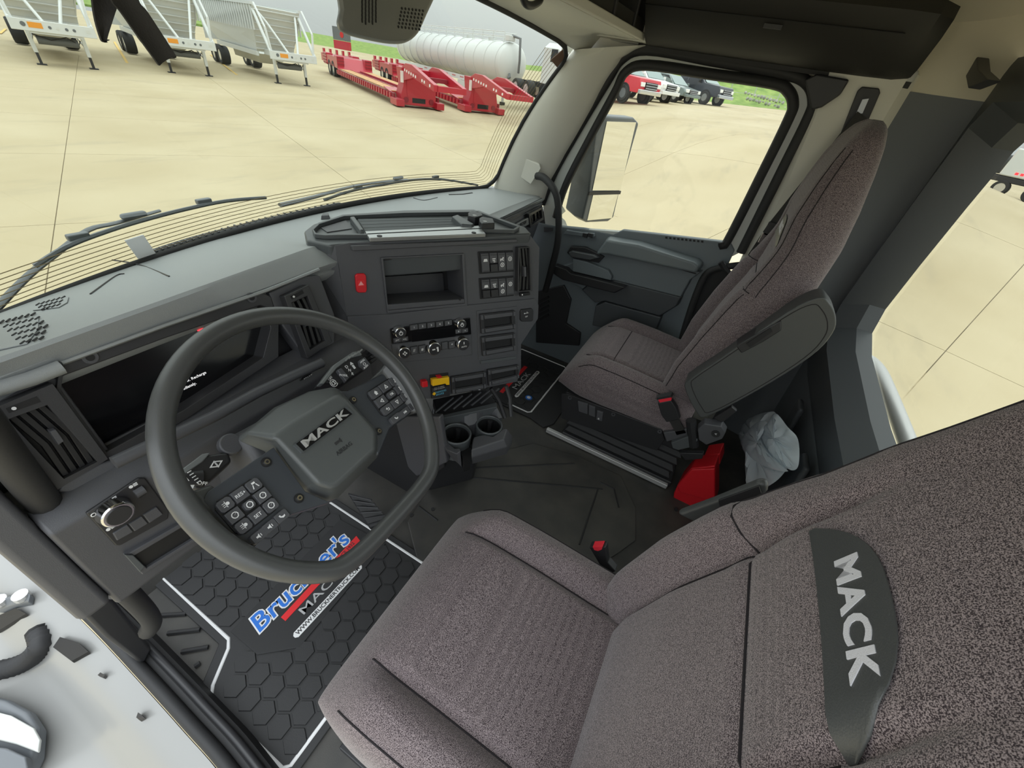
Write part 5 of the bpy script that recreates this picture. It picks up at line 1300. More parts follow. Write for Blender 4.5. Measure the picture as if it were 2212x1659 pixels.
# top tray of the stack
TZ = SF.P(*Sq([(640, 355)])[0], 0).z - 0.004
TF = Frame((0, 0, TZ), (1, 0, 0), (0, 1, 0))
tq = lambda pts, h=0.0: TF.pxs(zs(pts), h)
rim_o = [(130, 280), (200, 225), (420, 150), (900, 118), (1440, 112), (1560, 150), (1840, 250), (1885, 300), (1540, 322), (1100, 345), (640, 362), (370, 385), (330, 390), (150, 350)]
MB().plate(TF, tq(rim_o), -0.09, 0.0).build('tray_base', CHARL, stk, bevel=0.006)
ri = [(205, 268), (250, 225), (440, 165), (900, 142), (1400, 135), (1470, 132), (1775, 246), (1745, 264), (1480, 258), (1100, 275), (600, 300), (400, 300), (300, 303), (225, 296)]
ro = [(192, 266), (240, 216), (432, 154), (900, 130), (1400, 123), (1480, 122), (1795, 246), (1755, 274), (1480, 268), (1100, 286), (600, 311), (400, 311), (295, 314), (212, 305)]
MB().ringplate(TF, tq(ro, 0.01), tq(ri, 0.01), 0.0, 0.010).build('tray_rim', CHARL, stk, bevel=0.002)
MB().plate(TF, tq([(545, 190), (1265, 180), (1440, 250), (605, 292)], 0.002), 0.0, 0.0025).build('tray_mat', mat('tray_rubber', (0.09, 0.10, 0.105), 0.7), stk)
for k in range(3):
    f = (k + 1) / 4
    p, q = tq([(545 + 60 * f, 190 + 102 * f)])[0], tq([(1265 + 175 * f, 180 + 70 * f)])[0]
    MB().tube([TF.P(*p, 0.0025), TF.P(*q, 0.0025)], 0.0006, 4).build('tray_rib', CHAR, stk)
for q in ([(480, 185), (520, 180), (600, 296), (565, 300)], [(1262, 180), (1310, 165), (1450, 246), (1430, 255), (1340, 248)]):
    MB().plate(TF, tq(q, 0.01), 0.0, 0.016, 0.9).build('tray_divider', CHARL, stk, bevel=0.003)
MB().plate(TF, tq([(262, 262), (455, 205), (500, 268), (310, 296)]), 0.0, 0.002).build('tray_pocket', CHAR, stk)
al = MB().plate(TF, tq([(600, 302), (1478, 256), (1532, 320), (636, 356)], 0.004), 0.0, 0.010).build('tray_bar', ALU, stk, bevel=0.002)
for x, y in ((713, 318), (1440, 293)):
    a, b = tq([(x, y)], 0.011)[0]; MB().disc(TF, a, b, 0.006, 0.009, 0.0112, 14).build('bar_screw', DEEP, al)
for q in ([(1392, 150), (1420, 135), (1500, 150), (1515, 172), (1450, 190), (1395, 178)], [(1478, 192), (1500, 178), (1590, 195), (1605, 232), (1500, 238), (1480, 218)]):
    sc_ = MB().plate(TF, tq(q, 0.02), 0.0, 0.024, 0.93).build('socket_cover', BLACK, stk, bevel=0.002)
    c = [sum(p[i] for p in tq(q, 0.024)) / 6 for i in (0, 1)]
    MB().disc(TF, c[0], c[1], 0.006, 0.024, 0.0248, 12).build('socket_icon', GREYL, sc_)
MB().prism([dtop(693, 475, 0), dtop(697, 469, 0), dtop(712, 468, 0), dtop(714, 474, 0)], (0, 0, 0.012), 0.8).build('dash_sensor', CHAR, dash, bevel=0.002)

# ================================================================== CUP HOLDER CONSOLE
zk = lambda pts: [(700 + x * .20796, 800 + y * .20796) for x, y in pts]
KZ = 0.365
KF = Frame((0, 0, KZ), (1, 0, 0), (0, 1, 0))
con = thing('cup_holder_console', at(1000, 960, 2, 0.02), 'low black console with two cup holders below the center stack', 'console')
kq = lambda pts, h=0.0: KF.pxs(zk(pts), h)
top = kq([(1195, 500), (1500, 420), (1790, 360), (1900, 480), (1950, 640), (1900, 700), (1560, 800), (1440, 900), (1290, 830), (1215, 640)])
# top built as plate with two round wells: ring around each cup
kc = lambda pts, h=0.0: KF.pxs([(920 + x * .18912, 860 + y * .18912) for x, y in pts], h)
c1 = kc([(350, 412)])[0]; c2 = kc([(722, 312)])[0]
def well(c, r):
    fr = Frame(KF.P(*c, 0), (1, 0, 0), (0, 1, 0))
    n = 28
    w_ = MB().ringplate(fr, [(r * 1.16 * math.cos(2 * math.pi * i / n), r * 1.16 * math.sin(2 * math.pi * i / n)) for i in range(n)], [(r * math.cos(2 * math.pi * i / n), r * math.sin(2 * math.pi * i / n)) for i in range(n)], -0.075, 0.006).build('cup_well', CHARL, con, bevel=0.003, smooth=40)
    MB().disc(fr, 0, 0, r, -0.078, -0.07, n).build('well_floor', DEEP, w_)
    MB().ringplate(fr, [(r * 0.998 * math.cos(2 * math.pi * i / n), r * 0.998 * math.sin(2 * math.pi * i / n)) for i in range(n)], [(r * 0.96 * math.cos(2 * math.pi * i / n), r * 0.96 * math.sin(2 * math.pi * i / n)) for i in range(n)], -0.07, -0.006).build('well_liner', DEEP, w_)
    for k in range(3):
        a = 0.4 + 2.09 * k
        MB().tube([fr.P(r * 0.9 * math.cos(a), r * 0.9 * math.sin(a), -0.06), fr.P(r * 0.88 * math.cos(a), r * 0.88 * math.sin(a), -0.012)], 0.009, 8).build('grip_finger', BLACK, w_, smooth=50)
    return w_
well(c1, 0.0405); well(c2, 0.0385)
# deck behind the wells, sloping up to the tray edge
dk = [KF.P(*p, 0.0) for p in kc([(150, 420), (195, 330), (260, 275), (350, 262), (440, 280), (485, 315), (580, 292), (600, 250), (660, 200), (730, 190), (800, 215), (830, 232), (872, 222)])]
tk = [KF.P(*p, 0.028) for p in kc([(140, 245), (200, 232), (260, 220), (350, 198), (440, 180), (500, 168), (580, 150), (620, 140), (680, 128), (740, 116), (790, 106), (805, 104), (812, 108)], 0.028)]
MB().sheet([dk, tk], (0, 0, -0.05)).build('console_deck', CHAR, con, smooth=30)
MB().plate(KF, kc([(140, 210), (805, 52), (812, 106), (145, 245)], 0.03), -0.02, 0.032).build('tray_edge', CHARL, con, bevel=0.002)
def kl(pts, h): return [KF.P(*p, h) for p in kc(pts, h)]
fb_t = [(520, 590), (545, 445), (650, 415), (765, 438), (890, 345), (930, 348), (892, 470)]
fb_b = [(520, 680), (530, 500), (650, 440), (765, 460), (890, 370), (988, 430), (925, 560)]
fb_l = [(520, 760), (530, 560), (650, 500), (765, 500), (890, 420), (988, 510), (930, 640)]
MB().loft([kl(fb_l, -0.07), kl(fb_b, -0.02), kl(fb_t, 0.004)]).build('console_front', CHAR, con, bevel=0.004)
cn_t = [(200, 420), (240, 500), (330, 575), (385, 570), (398, 605), (350, 640), (230, 590), (185, 480)]
cn_l = [(200, 470), (240, 560), (330, 640), (385, 640), (410, 800), (380, 760), (235, 640), (185, 540)]
MB().loft([kl(cn_l, -0.07), kl(cn_t, 0.002)]).build('console_corner', CHAR, con, bevel=0.004)
MB().plate(KF, kc([(395, 600), (515, 560), (515, 720), (440, 745)], -0.03), -0.07, -0.03).build('card_slot', DEEP, con)
MB().plate(KF, kc([(200, 380), (480, 300), (590, 290), (850, 230), (900, 380), (640, 440), (540, 520), (400, 600), (260, 540)], -0.07), -0.10, -0.066).build('console_under', BLACK, con, bevel=0.004)
# pedestal down to the floor
b0 = [at(u, v, 2, 0.02) for u, v in ((930, 1020), (1060, 985), (1080, 905), (950, 930))]
b1 = [at(u, v, 2, 0.27) for u, v in ((950, 985), (1060, 960), (1075, 890), (955, 905))]
cx = sum((p for p in b1), V()) / 4
MB().loft([[V((cx.x + (p.x - cx.x) * 1.0 + 0.02, p.y + 0.06, z)) for p in b1] for z in (0.012, 0.28)]).build('pedestal', BLACK, con, bevel=0.01)
# ribbed rubber tray behind the cups
RZ = Frame((0, 0, 0.385), (1, 0, 0), (0, 1, 0)); rq_ = lambda pts, h=0.0: RZ.pxs(zk(pts), h)
rt = MB().plate(RZ, rq_([(1130, 300), (1680, 190), (1760, 300), (1790, 345), (1185, 470)]), -0.03, 0.0).build('rubber_tray', BLACK, con, bevel=0.002)
for k in range(6):
    x = 1150 + 95 * k
    p, q = rq_([(x, 440 - 0.2 * (x - 1150))])[0], rq_([(x + 190, 285 - 0.2 * (x - 1150))])[0]
    MB().tube([RZ.P(*p, 0.0), RZ.P(*q, 0.0)], 0.004, 5).build('tray_rib', CHAR, rt)
for a_, b_ in (((1735, 185), (1880, 495)), ((1890, 160), (1945, 480))):
    p = RZ.P(*rq_([a_])[0], 0.0); q = KF.P(*kq([b_])[0], 0.0)
    p = onp(*zk([a_])[0], SF.P(0, 0, -0.02), SF.n)
    MB().tube([p, p.lerp(q, 0.45) + V((0.01, 0, 0)), q], 0.007, 6).build('side_strut', BLACK, con, smooth=50)
# driver-side knee panel of the console with embossed arrow
kn = [at(u, v, 0, -0.24) for u, v in ((850, 900), (950, 900), (965, 1000), (900, 1030), (880, 1010))]
MB().prism(kn, (0.02, 0, 0)).build('knee_panel', CHAR, con, bevel=0.006)
kn2 = [at(u, v, 0, -0.22) for u, v in ((770, 880), (850, 860), (950, 950), (960, 1010), (905, 1050), (830, 1120), (760, 1060))]
MB().prism(kn2, (0.02, 0, 0)).build('side_panel', BLACK, con, bevel=0.006)
# ================================================================== STEERING WHEEL
WC = V((-0.641, 0.433, 0.789)); WN = V((0.156, -0.65, 0.744)).normalized()
_p = onp(640, 968, WC, WN); _q = onp(755, 892, WC, WN)
WF = Frame(WC, _q - _p, WN.cross(_q - _p))
zw = lambda pts: [(280 + x * .31646, 640 + y * .31646) for x, y in pts]
Wq = lambda pts, h=0.0: WF.pxs(zw(pts), h)
sw = thing('steering_wheel', WC - V((0, 0, 0.1)), 'black flat-bottomed steering wheel with airbag hub and thumb keypads', 'steering wheel')
pts = []
for k in range(96):
    th = 2 * math.pi * k / 96; R_ = 0.2135
    x, y = R_ * math.cos(th), R_ * math.sin(th)
    # flattened bottom with soft corners
    yf = -0.1855
    if y < yf + 0.02:
        d_ = (yf + 0.02) - y; y = (yf + 0.02) - 0.02 * (1 - math.exp(-d_ / 0.02)) 
    pts.append(WF.P(x, y, 0.0))
MB().tube(pts, 0.0148, 14, closed=True, up=WF.n).build('rim', WHEELM, sw, smooth=80)
O_ = [(775, 935), (1000, 748), (1230, 642), (1400, 612), (1450, 645), (1700, 910), (1706, 1085), (1425, 1372), (1350, 1390), (1200, 1340), (975, 1020)]
I_ = [(985, 955), (1130, 855), (1290, 752), (1420, 668), (1470, 690), (1680, 925), (1680, 1050), (1420, 1290), (1370, 1305), (1285, 1285), (1000, 985)]
s0 = [WF.P(a, b, -0.075) for a, b in Wq(O_, -0.04)]; s1 = [WF.P(a, b, -0.04) for a, b in Wq(O_, -0.04)]; s2 = [WF.P(a, b, 0.004) for a, b in Wq(I_, 0.004)]
hub = MB().loft([s0, s1, s2]).build('airbag_cover', HUBM, sw, bevel=0.008, seg=3)
em = WF.pxs([(637.7, 959.7), (744.3, 880.2), (761.6, 894.1), (654.4, 976)], 0.006)
e_ = MB().plate(WF, em, 0.003, 0.0065).build('emblem', EMBLK, hub, bevel=0.001)
eb = [V((p[0], p[1], 0)) for p in em]; ec = sum(eb, V()) / 4
MB().ringplate(WF, [tuple((ec + (p - ec) * 1.04 + (p - ec).normalized() * 0.001)[:2]) for p in eb], [tuple((ec + (p - ec) * 0.99)[:2]) for p in eb], 0.003, 0.0075).build('emblem_border', CHARL, hub)
_hb = ((eb[0] - eb[3]).length + (eb[1] - eb[2]).length) / 2
mesh_text('MACK', WF, ec.x, ec.y, _hb * 1.05, 0.0072, SILVER, hub, 'emblem_lettering', bold=0.02, space=1.05, rot=math.atan2(eb[1].y - eb[0].y, eb[1].x - eb[0].x), depth=0.0008, fitw=(eb[1] - eb[0]).length * 0.9)
AIRB = mat('embossed_grey', (0.028, 0.028, 0.030), 0.5)
a, b = Wq([(1465, 1040)], 0.004)[0]; mesh_text('AIRBAG', WF, a, b, 0.010, 0.0045, AIRB, hub, 'airbag_mark')
a, b = Wq([(1420, 995)], 0.004)[0]
MB().plate(WF, [(a - 0.006, b - 0.003), (a + 0.004, b - 0.0015), (a + 0.007, b - 0.0045), (a + 0.007, b + 0.0045), (a + 0.004, b + 0.0015), (a - 0.006, b + 0.002)], 0.004, 0.005).build('horn_mark', AIRB, hub)
SPK = mat('spoke_satin', (0.045, 0.050, 0.058), 0.38)
MB().plate(WF, Wq([(1430, 640), (1500, 640), (1830, 470), (1900, 478), (2012, 680), (1985, 755), (1780, 905), (1705, 1090), (1600, 960)], -0.018), -0.045, -0.018).build('spoke_panel', SPK, sw, bevel=0.005)
MB().plate(WF, Wq([(540, 1330), (880, 1100), (985, 1030), (1200, 1330), (1352, 1398), (1385, 1400), (1110, 1485), (850, 1690), (640, 1700), (560, 1600), (475, 1440)], -0.018), -0.045, -0.018).build('spoke_panel', SPK, sw, bevel=0.005)
# spoke arms that blend into the rim
for q in ([(1560, 560), (1760, 420), (1880, 420), (2050, 640), (2040, 720), (1900, 880), (1960, 760), (1985, 690), (1880, 500), (1820, 490)],):
    pass
for s in (-1, 1):
    b0 = -0.022 if s < 0 else -0.012
    MB().loft([[WF.P(s * x, b0 + y, h) for y, h in ((-w, -t_ - o), (-w, t_ - o), (w, t_ - o), (w, -t_ - o))] for x, w, t_, o in ((0.165, 0.050, 0.008, 0.034), (0.190, 0.055, 0.008, 0.026), (0.206, 0.064, 0.010, 0.006))]).build('spoke_arm', WHEELM, sw, bevel=0.008, seg=3)
def icon(fr, a, b, kind, w, h, par, mt=WHITEL, nm='key_mark'):
    m = MB(); h1 = h + 0.0006
    if kind == 'up': m.ringplate(fr, [(a - w, b - w * .8), (a + w, b - w * .8), (a, b + w)], [(a - w * .55, b - w * .5), (a + w * .55, b - w * .5), (a, b + w * .45)], h, h1)
    elif kind == 'down': m.ringplate(fr, [(a + w, b + w * .8), (a - w, b + w * .8), (a, b - w)], [(a + w * .55, b + w * .5), (a - w * .55, b + w * .5), (a, b - w * .45)], h, h1)
    elif kind == 'left': m.ringplate(fr, [(a + w * .8, b - w), (a + w * .8, b + w), (a - w, b)], [(a + w * .5, b - w * .55), (a + w * .5, b + w * .55), (a - w * .45, b)], h, h1)
    elif kind == 'right': m.ringplate(fr, [(a - w * .8, b + w), (a - w * .8, b - w), (a + w, b)], [(a - w * .5, b + w * .55), (a - w * .5, b - w * .55), (a + w * .45, b)], h, h1)
    elif kind == 'menu':
        for d in (-.6, 0, .6): m.rect(fr, a, b + w * d, w * 1.6, w * .25, h, h1)
    elif kind == 'home': m.plate(fr, [(a - w, b), (a, b + w), (a + w, b)], h, h1); m.rect(fr, a, b - w * .45, w * 1.2, w * .9, h, h1)
    elif kind == 'note': m.rect(fr, a - w * .3, b + w * .1, w * .2, w * 1.4, h, h1).rect(fr, a + w * .5, b + w * .2, w * .2, w * 1.3, h, h1).rect(fr, a + w * .1, b + w * .8, w, w * .25, h, h1).disc(fr, a - w * .5, b - w * .6, w * .3, h, h1, 8).disc(fr, a + w * .3, b - w * .45, w * .3, h, h1, 8)
    elif kind == 'lamp':
        m.disc(fr, a + w * .45, b, w * .5, h, h1, 10)
        for d in (-.5, 0, .5): m.rect(fr, a - w * .5, b + w * d, w * .8, w * .16, h, h1)
        m.rect(fr, a, b, w * .14, w * 2.0, h, h1)
    elif kind == 'gauge':
        m.ringplate(fr, [(a + w * math.cos(.6 * i), b + w * math.sin(.6 * i)) for i in range(10)], [(a + w * .75 * math.cos(.6 * i), b + w * .75 * math.sin(.6 * i)) for i in range(10)], h, h1); m.plate(fr, [(a - w * .15, b - w * .1), (a + w * .6, b + w * .6), (a + w * .1, b + w * .2)], h, h1)
    elif kind == 'car': m.rect(fr, a, b + w * .7, w, w * .6, h, h1).plate(fr, [(a - w, b - w), (a - w * .7, b - w), (a - w * .35, b + w * .2), (a - w * .55, b + w * .2)], h, h1).plate(fr, [(a + w * .7, b - w), (a + w, b - w), (a + w * .55, b + w * .2), (a + w * .35, b + w * .2)], h, h1)
    elif kind == 'vol': m.plate(fr, [(a - w, b - w * .3), (a - w * .4, b - w * .3), (a + w * .1, b - w * .8), (a + w * .1, b + w * .8), (a - w * .4, b + w * .3), (a - w, b + w * .3)], h, h1).rect(fr, a + w * .6, b, w * .2, w * .9, h, h1)
    elif kind == 'back': m.plate(fr, [(a - w, b + w * .2), (a - w * .2, b + w * .8), (a - w * .2, b - w * .3)], h, h1).rect(fr, a + w * .3, b + w * .2, w, w * .25, h, h1).rect(fr, a + w * .2, b - w * .6, w, w * .25, h, h1).rect(fr, a + w * .75, b - w * .2, w * .25, w, h, h1)
    elif kind == 'prev': m.rect(fr, a - w, b, w * .2, w * 1.1, h, h1).plate(fr, [(a - w * .8, b), (a, b - w * .6), (a, b + w * .6)], h, h1).plate(fr, [(a, b), (a + w * .8, b - w * .6), (a + w * .8, b + w * .6)], h, h1)
    elif kind == 'next': m.rect(fr, a + w, b, w * .2, w * 1.1, h, h1).plate(fr, [(a + w * .8, b), (a, b + w * .6), (a, b - w * .6)], h, h1).plate(fr, [(a, b), (a - w * .8, b + w * .6), (a - w * .8, b - w * .6)], h, h1)
    elif kind == 'phone': m.plate(fr, [(a - w, b + w * .6), (a - w * .5, b + w * .7), (a - w * .4, b + w * .1), (a + w * .4, b - w * .1), (a + w * .9, b + w * .1), (a + w * .8, b - w * .5), (a, b - w * .7), (a - w * .8, b - w * .1)], h, h1)
    return m.build(nm, mt, par)
def keypad(rows, strip, txt):
    allp = [p for r in rows for p in r]
    H_ = -0.012
    q = [Wq([p], H_)[0] for p in allp]
    ca, cb = q[4]
    dx, dy = (q[5][0] - q[3][0]) / 2, (q[1][1] - q[7][1]) / 2
    kp = MB().rect(WF, ca, cb, dx * 3.08, dy * 3.12, -0.020, -0.0155, ch=0.008).build('keypad', DEEP, sw, bevel=0.001)
    n = 0
    for r in range(3):
        for c in range(3):
            a, b = ca + (c - 1) * dx, cb - (r - 1) * dy
            mid = (r == 1 and c == 1)
            MB().rect(WF, a, b, dx * (0.72 if mid else 0.95), dy * (0.72 if mid else 0.95), -0.016, -0.0110 if not mid else -0.0095, 0.95, ch=0.003 if (r != 1 and c != 1) or mid else 0).build('key', CHAR, kp, bevel=0.0008)
            k = txt[n]; n += 1; hh = -0.0108 if not mid else -0.0093
            if k.isupper() or '+' in k:
                mesh_text(k, WF, a, b, 0.0068, hh + 0.0002, WHITEL, kp, 'key_mark')
            else: icon(WF, a, b, k, 0.0046, hh, kp)
    for p, k in strip:
        a, b = Wq([p], H_)[0]
        MB().rect(WF, a, b, dx * 0.98, dy * 0.78, -0.020, -0.0115, 0.95, ch=0.002).build('key', CHAR, kp, bevel=0.0008)
        icon(WF, a, b, k, 0.0042, -0.0113, kp)
keypad([[(655, 1432), (748, 1360), (850, 1292)], [(725, 1497), (815, 1425), (905, 1350)], [(787, 1562), (880, 1492), (962, 1415)]], [((885, 1635), 'vol'), ((960, 1570), 'vol'), ((1040, 1500), 'phone')],
       ['lamp', 'RES+', 'car', 'gauge', 'gauge', 'gauge', 'lamp', 'SET', 'gauge'])
keypad([[(1683, 668), (1745, 617), (1808, 572)], [(1722, 715), (1785, 670), (1848, 625)], [(1763, 765), (1825, 722), (1885, 668)]], [((1820, 830), 'phone'), ((1880, 790), 'prev'), ((1937, 742), 'next')],
       ['home', 'up', 'note', 'left', 'OK', 'right', 'back', 'down', 'menu'])
for p in ((940, 1128), (1163, 1375), (1532, 703), (1707, 918)):
    a, b = Wq([p], -0.014)[0]
    s_ = MB().disc(WF, a, b, 0.0072, -0.03, -0.0165, 18).build('spoke_screw', DEEP, sw)
    MB().disc(WF, a, b, 0.0050, -0.02, -0.0140, 16, 0.8).build('screw_head', CHROME, s_)
    MB().disc(WF, a, b, 0.0020, -0.0145, -0.0137, 6).build('screw_socket', DEEP, s_)

# column with shroud and stalks
col = thing('steering_column', WC + V((0, 0.1, -0.25)), 'black steering column shroud with turn signal stalk and gear selector', 'steering column')
MB().loft([[WC + WF.a * x + WF.b * y + WF.n * h for x, y in ((-w, -w2), (w, -w2), (w * 1.1, 0), (w, w2), (-w, w2), (-w * 1.1, 0))] for w, w2, h in ((0.075, 0.07, -0.075), (0.085, 0.08, -0.11), (0.075, 0.065, -0.17), (0.06, 0.055, -0.30))]).build('column_shroud', CHAR, col, bevel=0.012, seg=3)
a0, b0 = Wq([(690, 1010)], -0.09)[0]
MB().disc(WF, a0, b0, 0.017, -0.10, -0.085, 20).build('shroud_boss', CHAR, col, bevel=0.003)
h = -0.085
STW = mat('stalk_satin', (0.16, 0.17, 0.17), 0.4)
LS = Frame(WF.P(0, 0, h), WF.a, WF.b)
lsq = lambda pts, hh=0.0: LS.pxs(zw(pts), hh)
tsk = MB().plate(LS, lsq([(335, 1195), (500, 1075), (690, 1048), (720, 1120), (600, 1230), (500, 1320), (440, 1335), (360, 1260)]), -0.026, 0.0, 0.9).build('turn_signal_stalk', BLACK, col, bevel=0.005)
MB().plate(LS, lsq([(335, 1195), (500, 1072), (560, 1062), (500, 1130), (400, 1200), (360, 1235)], 0.001), -0.012, 0.002, 0.95).build('stalk_cover', STW, tsk, bevel=0.002)
cA, cB = lsq([(375, 1245)])[0]; cC, cD = lsq([(500, 1240)])[0]
MB().tube([LS.P(cA, cB, -0.012), LS.P(cC, cD, -0.012)], [0.016, 0.0165], 18).build('stalk_dial', BLACK, tsk, smooth=40)
for (x, y, k) in ((573, 1155, 'left'), (610, 1135, 'right')):
    a, b = lsq([(x, y)], 0.001)[0]; icon(LS, a, b, k, 0.006, 0.0005, tsk, nm='arrow_mark')
for k in range(5):
    a, b = lsq([(410 + 16 * k, 1195 + 17 * k)], 0.006)[0]
    MB().rect(LS, a, b, 0.005, 0.0012, 0.0035, 0.0048).build('dial_mark', WHITEL, tsk)
for x, y, tx in ((358, 1222, 'O'), (500, 1275, 'OFF')):
    a, b = lsq([(x, y)], 0.006)[0]; mesh_text(tx, LS, a, b, 0.007, 0.0045, WHITEL, tsk, 'dial_mark', rot=-0.8)
for x, y, kd in ((388, 1250, 'left'), (430, 1295, 'right')):
    a, b = lsq([(x, y)], 0.006)[0]; m = MB().plate(LS, [(a - 0.003, b), (a + 0.002, b - 0.0035), (a + 0.002, b + 0.0035)] if kd == 'left' else [(a + 0.003, b), (a - 0.002, b + 0.0035), (a - 0.002, b - 0.0035)], 0.0045, 0.0052).build('dial_arrow', WHITEL, tsk)
# gear selector stalk
gs = MB().plate(LS, lsq([(1290, 600), (1390, 470), (1520, 380), (1570, 372), (1650, 440), (1640, 480), (1440, 620)]), -0.030, 0.0, 0.92).build('gear_selector', BLACK, col, bevel=0.005)
MB().plate(LS, lsq([(1290, 602), (1390, 470), (1525, 378), (1570, 372), (1590, 400), (1500, 425), (1410, 495), (1320, 605)], 0.002), -0.01, 0.004, 0.97).build('selector_cover', STW, gs, bevel=0.002)
for k in range(5):
    p, q = lsq([(1475 + 22 * k, 440 - 14 * k)], 0.005)[0], lsq([(1500 + 22 * k, 410 - 12 * k)], 0.005)[0]
    MB().tube([LS.P(*p, 0.004), LS.P(*q, 0.004)], 0.0018, 5).build('grip_rib', ALU, gs)
MB().plate(LS, lsq([(1408, 505), (1440, 490), (1500, 560), (1475, 590)], 0.004), -0.005, 0.008, 0.92).build('mode_button', CHAR, gs, bevel=0.002)
MB().plate(LS, lsq([(1560, 440), (1600, 415), (1645, 470), (1610, 500), (1570, 480)], 0.004), -0.005, 0.008, 0.92).build('pull_button', CHAR, gs, bevel=0.002)
for x, y, tx, sz in ((1390, 592, '@', 0.017), (1370, 560, 'OFF', 0.007), (1460, 540, 'MODE', 0.006), (1482, 482, 'D', 0.010), (1502, 505, 'N', 0.009), (1522, 530, 'R', 0.009), (1590, 443, '+PULL', 0.006), (1604, 463, 'O', 0.010), (1612, 483, '-PUSH', 0.006)):
    hh = 0.009 if sz in (0.006,) or tx == 'O' else 0.001
    a, b = lsq([(x, y)], hh)[0]; mesh_text(tx, LS, a, b, sz, hh, WHITEL, gs, 'selector_mark', rot=-0.55 if tx in ('MODE', 'N', 'R') else 0.2)
a, b = lsq([(1532, 480)], 0.002)[0]; MB().rect(LS, a, b, 0.004, 0.009, 0.0, 0.002).plate(LS, [(a - 0.004, b + 0.006), (a + 0.004, b + 0.006), (a, b + 0.012)], 0, 0.002).build('selector_arrow', WHITEL, gs)
# bellows stub behind the selector
for k in range(4):
    a, b = lsq([(1660, 360 + 26 * k)], -0.02)[0]; MB().rect(LS, a, b, 0.020 - 0.002 * (k % 2), 0.0065, -0.04, -0.015).build('column_bellows', BLACK, col, bevel=0.001)
# pedals
pd = thing('accelerator_pedal', at(790, 1110, 2, 0.02), 'black ribbed accelerator pedal beside the driver floor mat', 'pedal')
pp = [at(u, v, 2, z) for u, v, z in ((752, 1068, 0.10), (800, 1082, 0.10), (842, 1130, 0.03), (800, 1145, 0.03))]
MB().prism(pp, (0, 0.0, 0.014)).build('pedal_pad', RUBBER, pd, bevel=0.003)
for k in range(6):
    f = (k + 0.5) / 6; p, q = pp[0].lerp(pp[3], f), pp[1].lerp(pp[2], f)
    MB().tube([p + V((0, 0, 0.014)), q + V((0, 0, 0.014))], 0.003, 5).build('pedal_rib', BLACK, pd)
# ================================================================== SEATS
def tab(t, x): return lerp_tab(t, x)[0]
HW = [(0.40, 0.205), (0.46, 0.235), (0.58, 0.252), (0.72, 0.256), (0.86, 0.246), (0.90, 0.232), (0.98, 0.215), (1.06, 0.192), (1.15, 0.175), (1.22, 0.163), (1.27, 0.148), (1.295, 0.125), (1.308, 0.095), (1.315, 0.05)]
YF = [(0.40, -0.075), (0.46, -0.072), (0.56, -0.078), (0.70, -0.108), (0.82, -0.142), (0.90, -0.157), (1.00, -0.162), (1.08, -0.160), (1.16, -0.170), (1.22, -0.182), (1.27, -0.198), (1.30, -0.215), (1.315, -0.232)]
YB = [(0.40, -0.20), (0.50, -0.235), (0.70, -0.275), (0.90, -0.308), (1.03, -0.315), (1.12, -0.305), (1.20, -0.290), (1.26, -0.276), (1.30, -0.262), (1.315, -0.25)]
TB = [0.0]; BEND = [0.0]
def yb(z): return tab(YB, z) + TB[0] * sstep(0.84, 1.04, z)
def bolster(s, z):
    s = abs(s)
    amp = 0.040 * (1 - sstep(0.80, 1.02, z)) + 0.006
    g = amp * sstep(0.52, 0.80, s) - 0.016 * math.exp(-((s - 0.56) / 0.04) ** 2) * (1 - sstep(0.98, 1.1, z))
    return g
def groove(z): return -0.006 * math.exp(-((z - 0.868) / 0.010) ** 2)
def front_y(s, z):
    e = max(0.0, 1 - abs(s) ** 8) ** 0.33
    ym = (tab(YF, z) + yb(z)) / 2; h = (tab(YF, z) - yb(z)) / 2
    return ym + (h + bolster(s, z) + groove(z)) * e
FS_ = [1.0, 0.998, 0.992, 0.98, 0.965, 0.945, 0.92] + [0.90 - 0.025 * k for k in range(73)] + [-0.92, -0.945, -0.965, -0.98, -0.992, -0.998, -1.0]
BS_ = [-0.995, -0.98, -0.95, -0.9, -0.8, -0.6, -0.3, 0.0, 0.3, 0.6, 0.8, 0.9, 0.95, 0.98, 0.995]
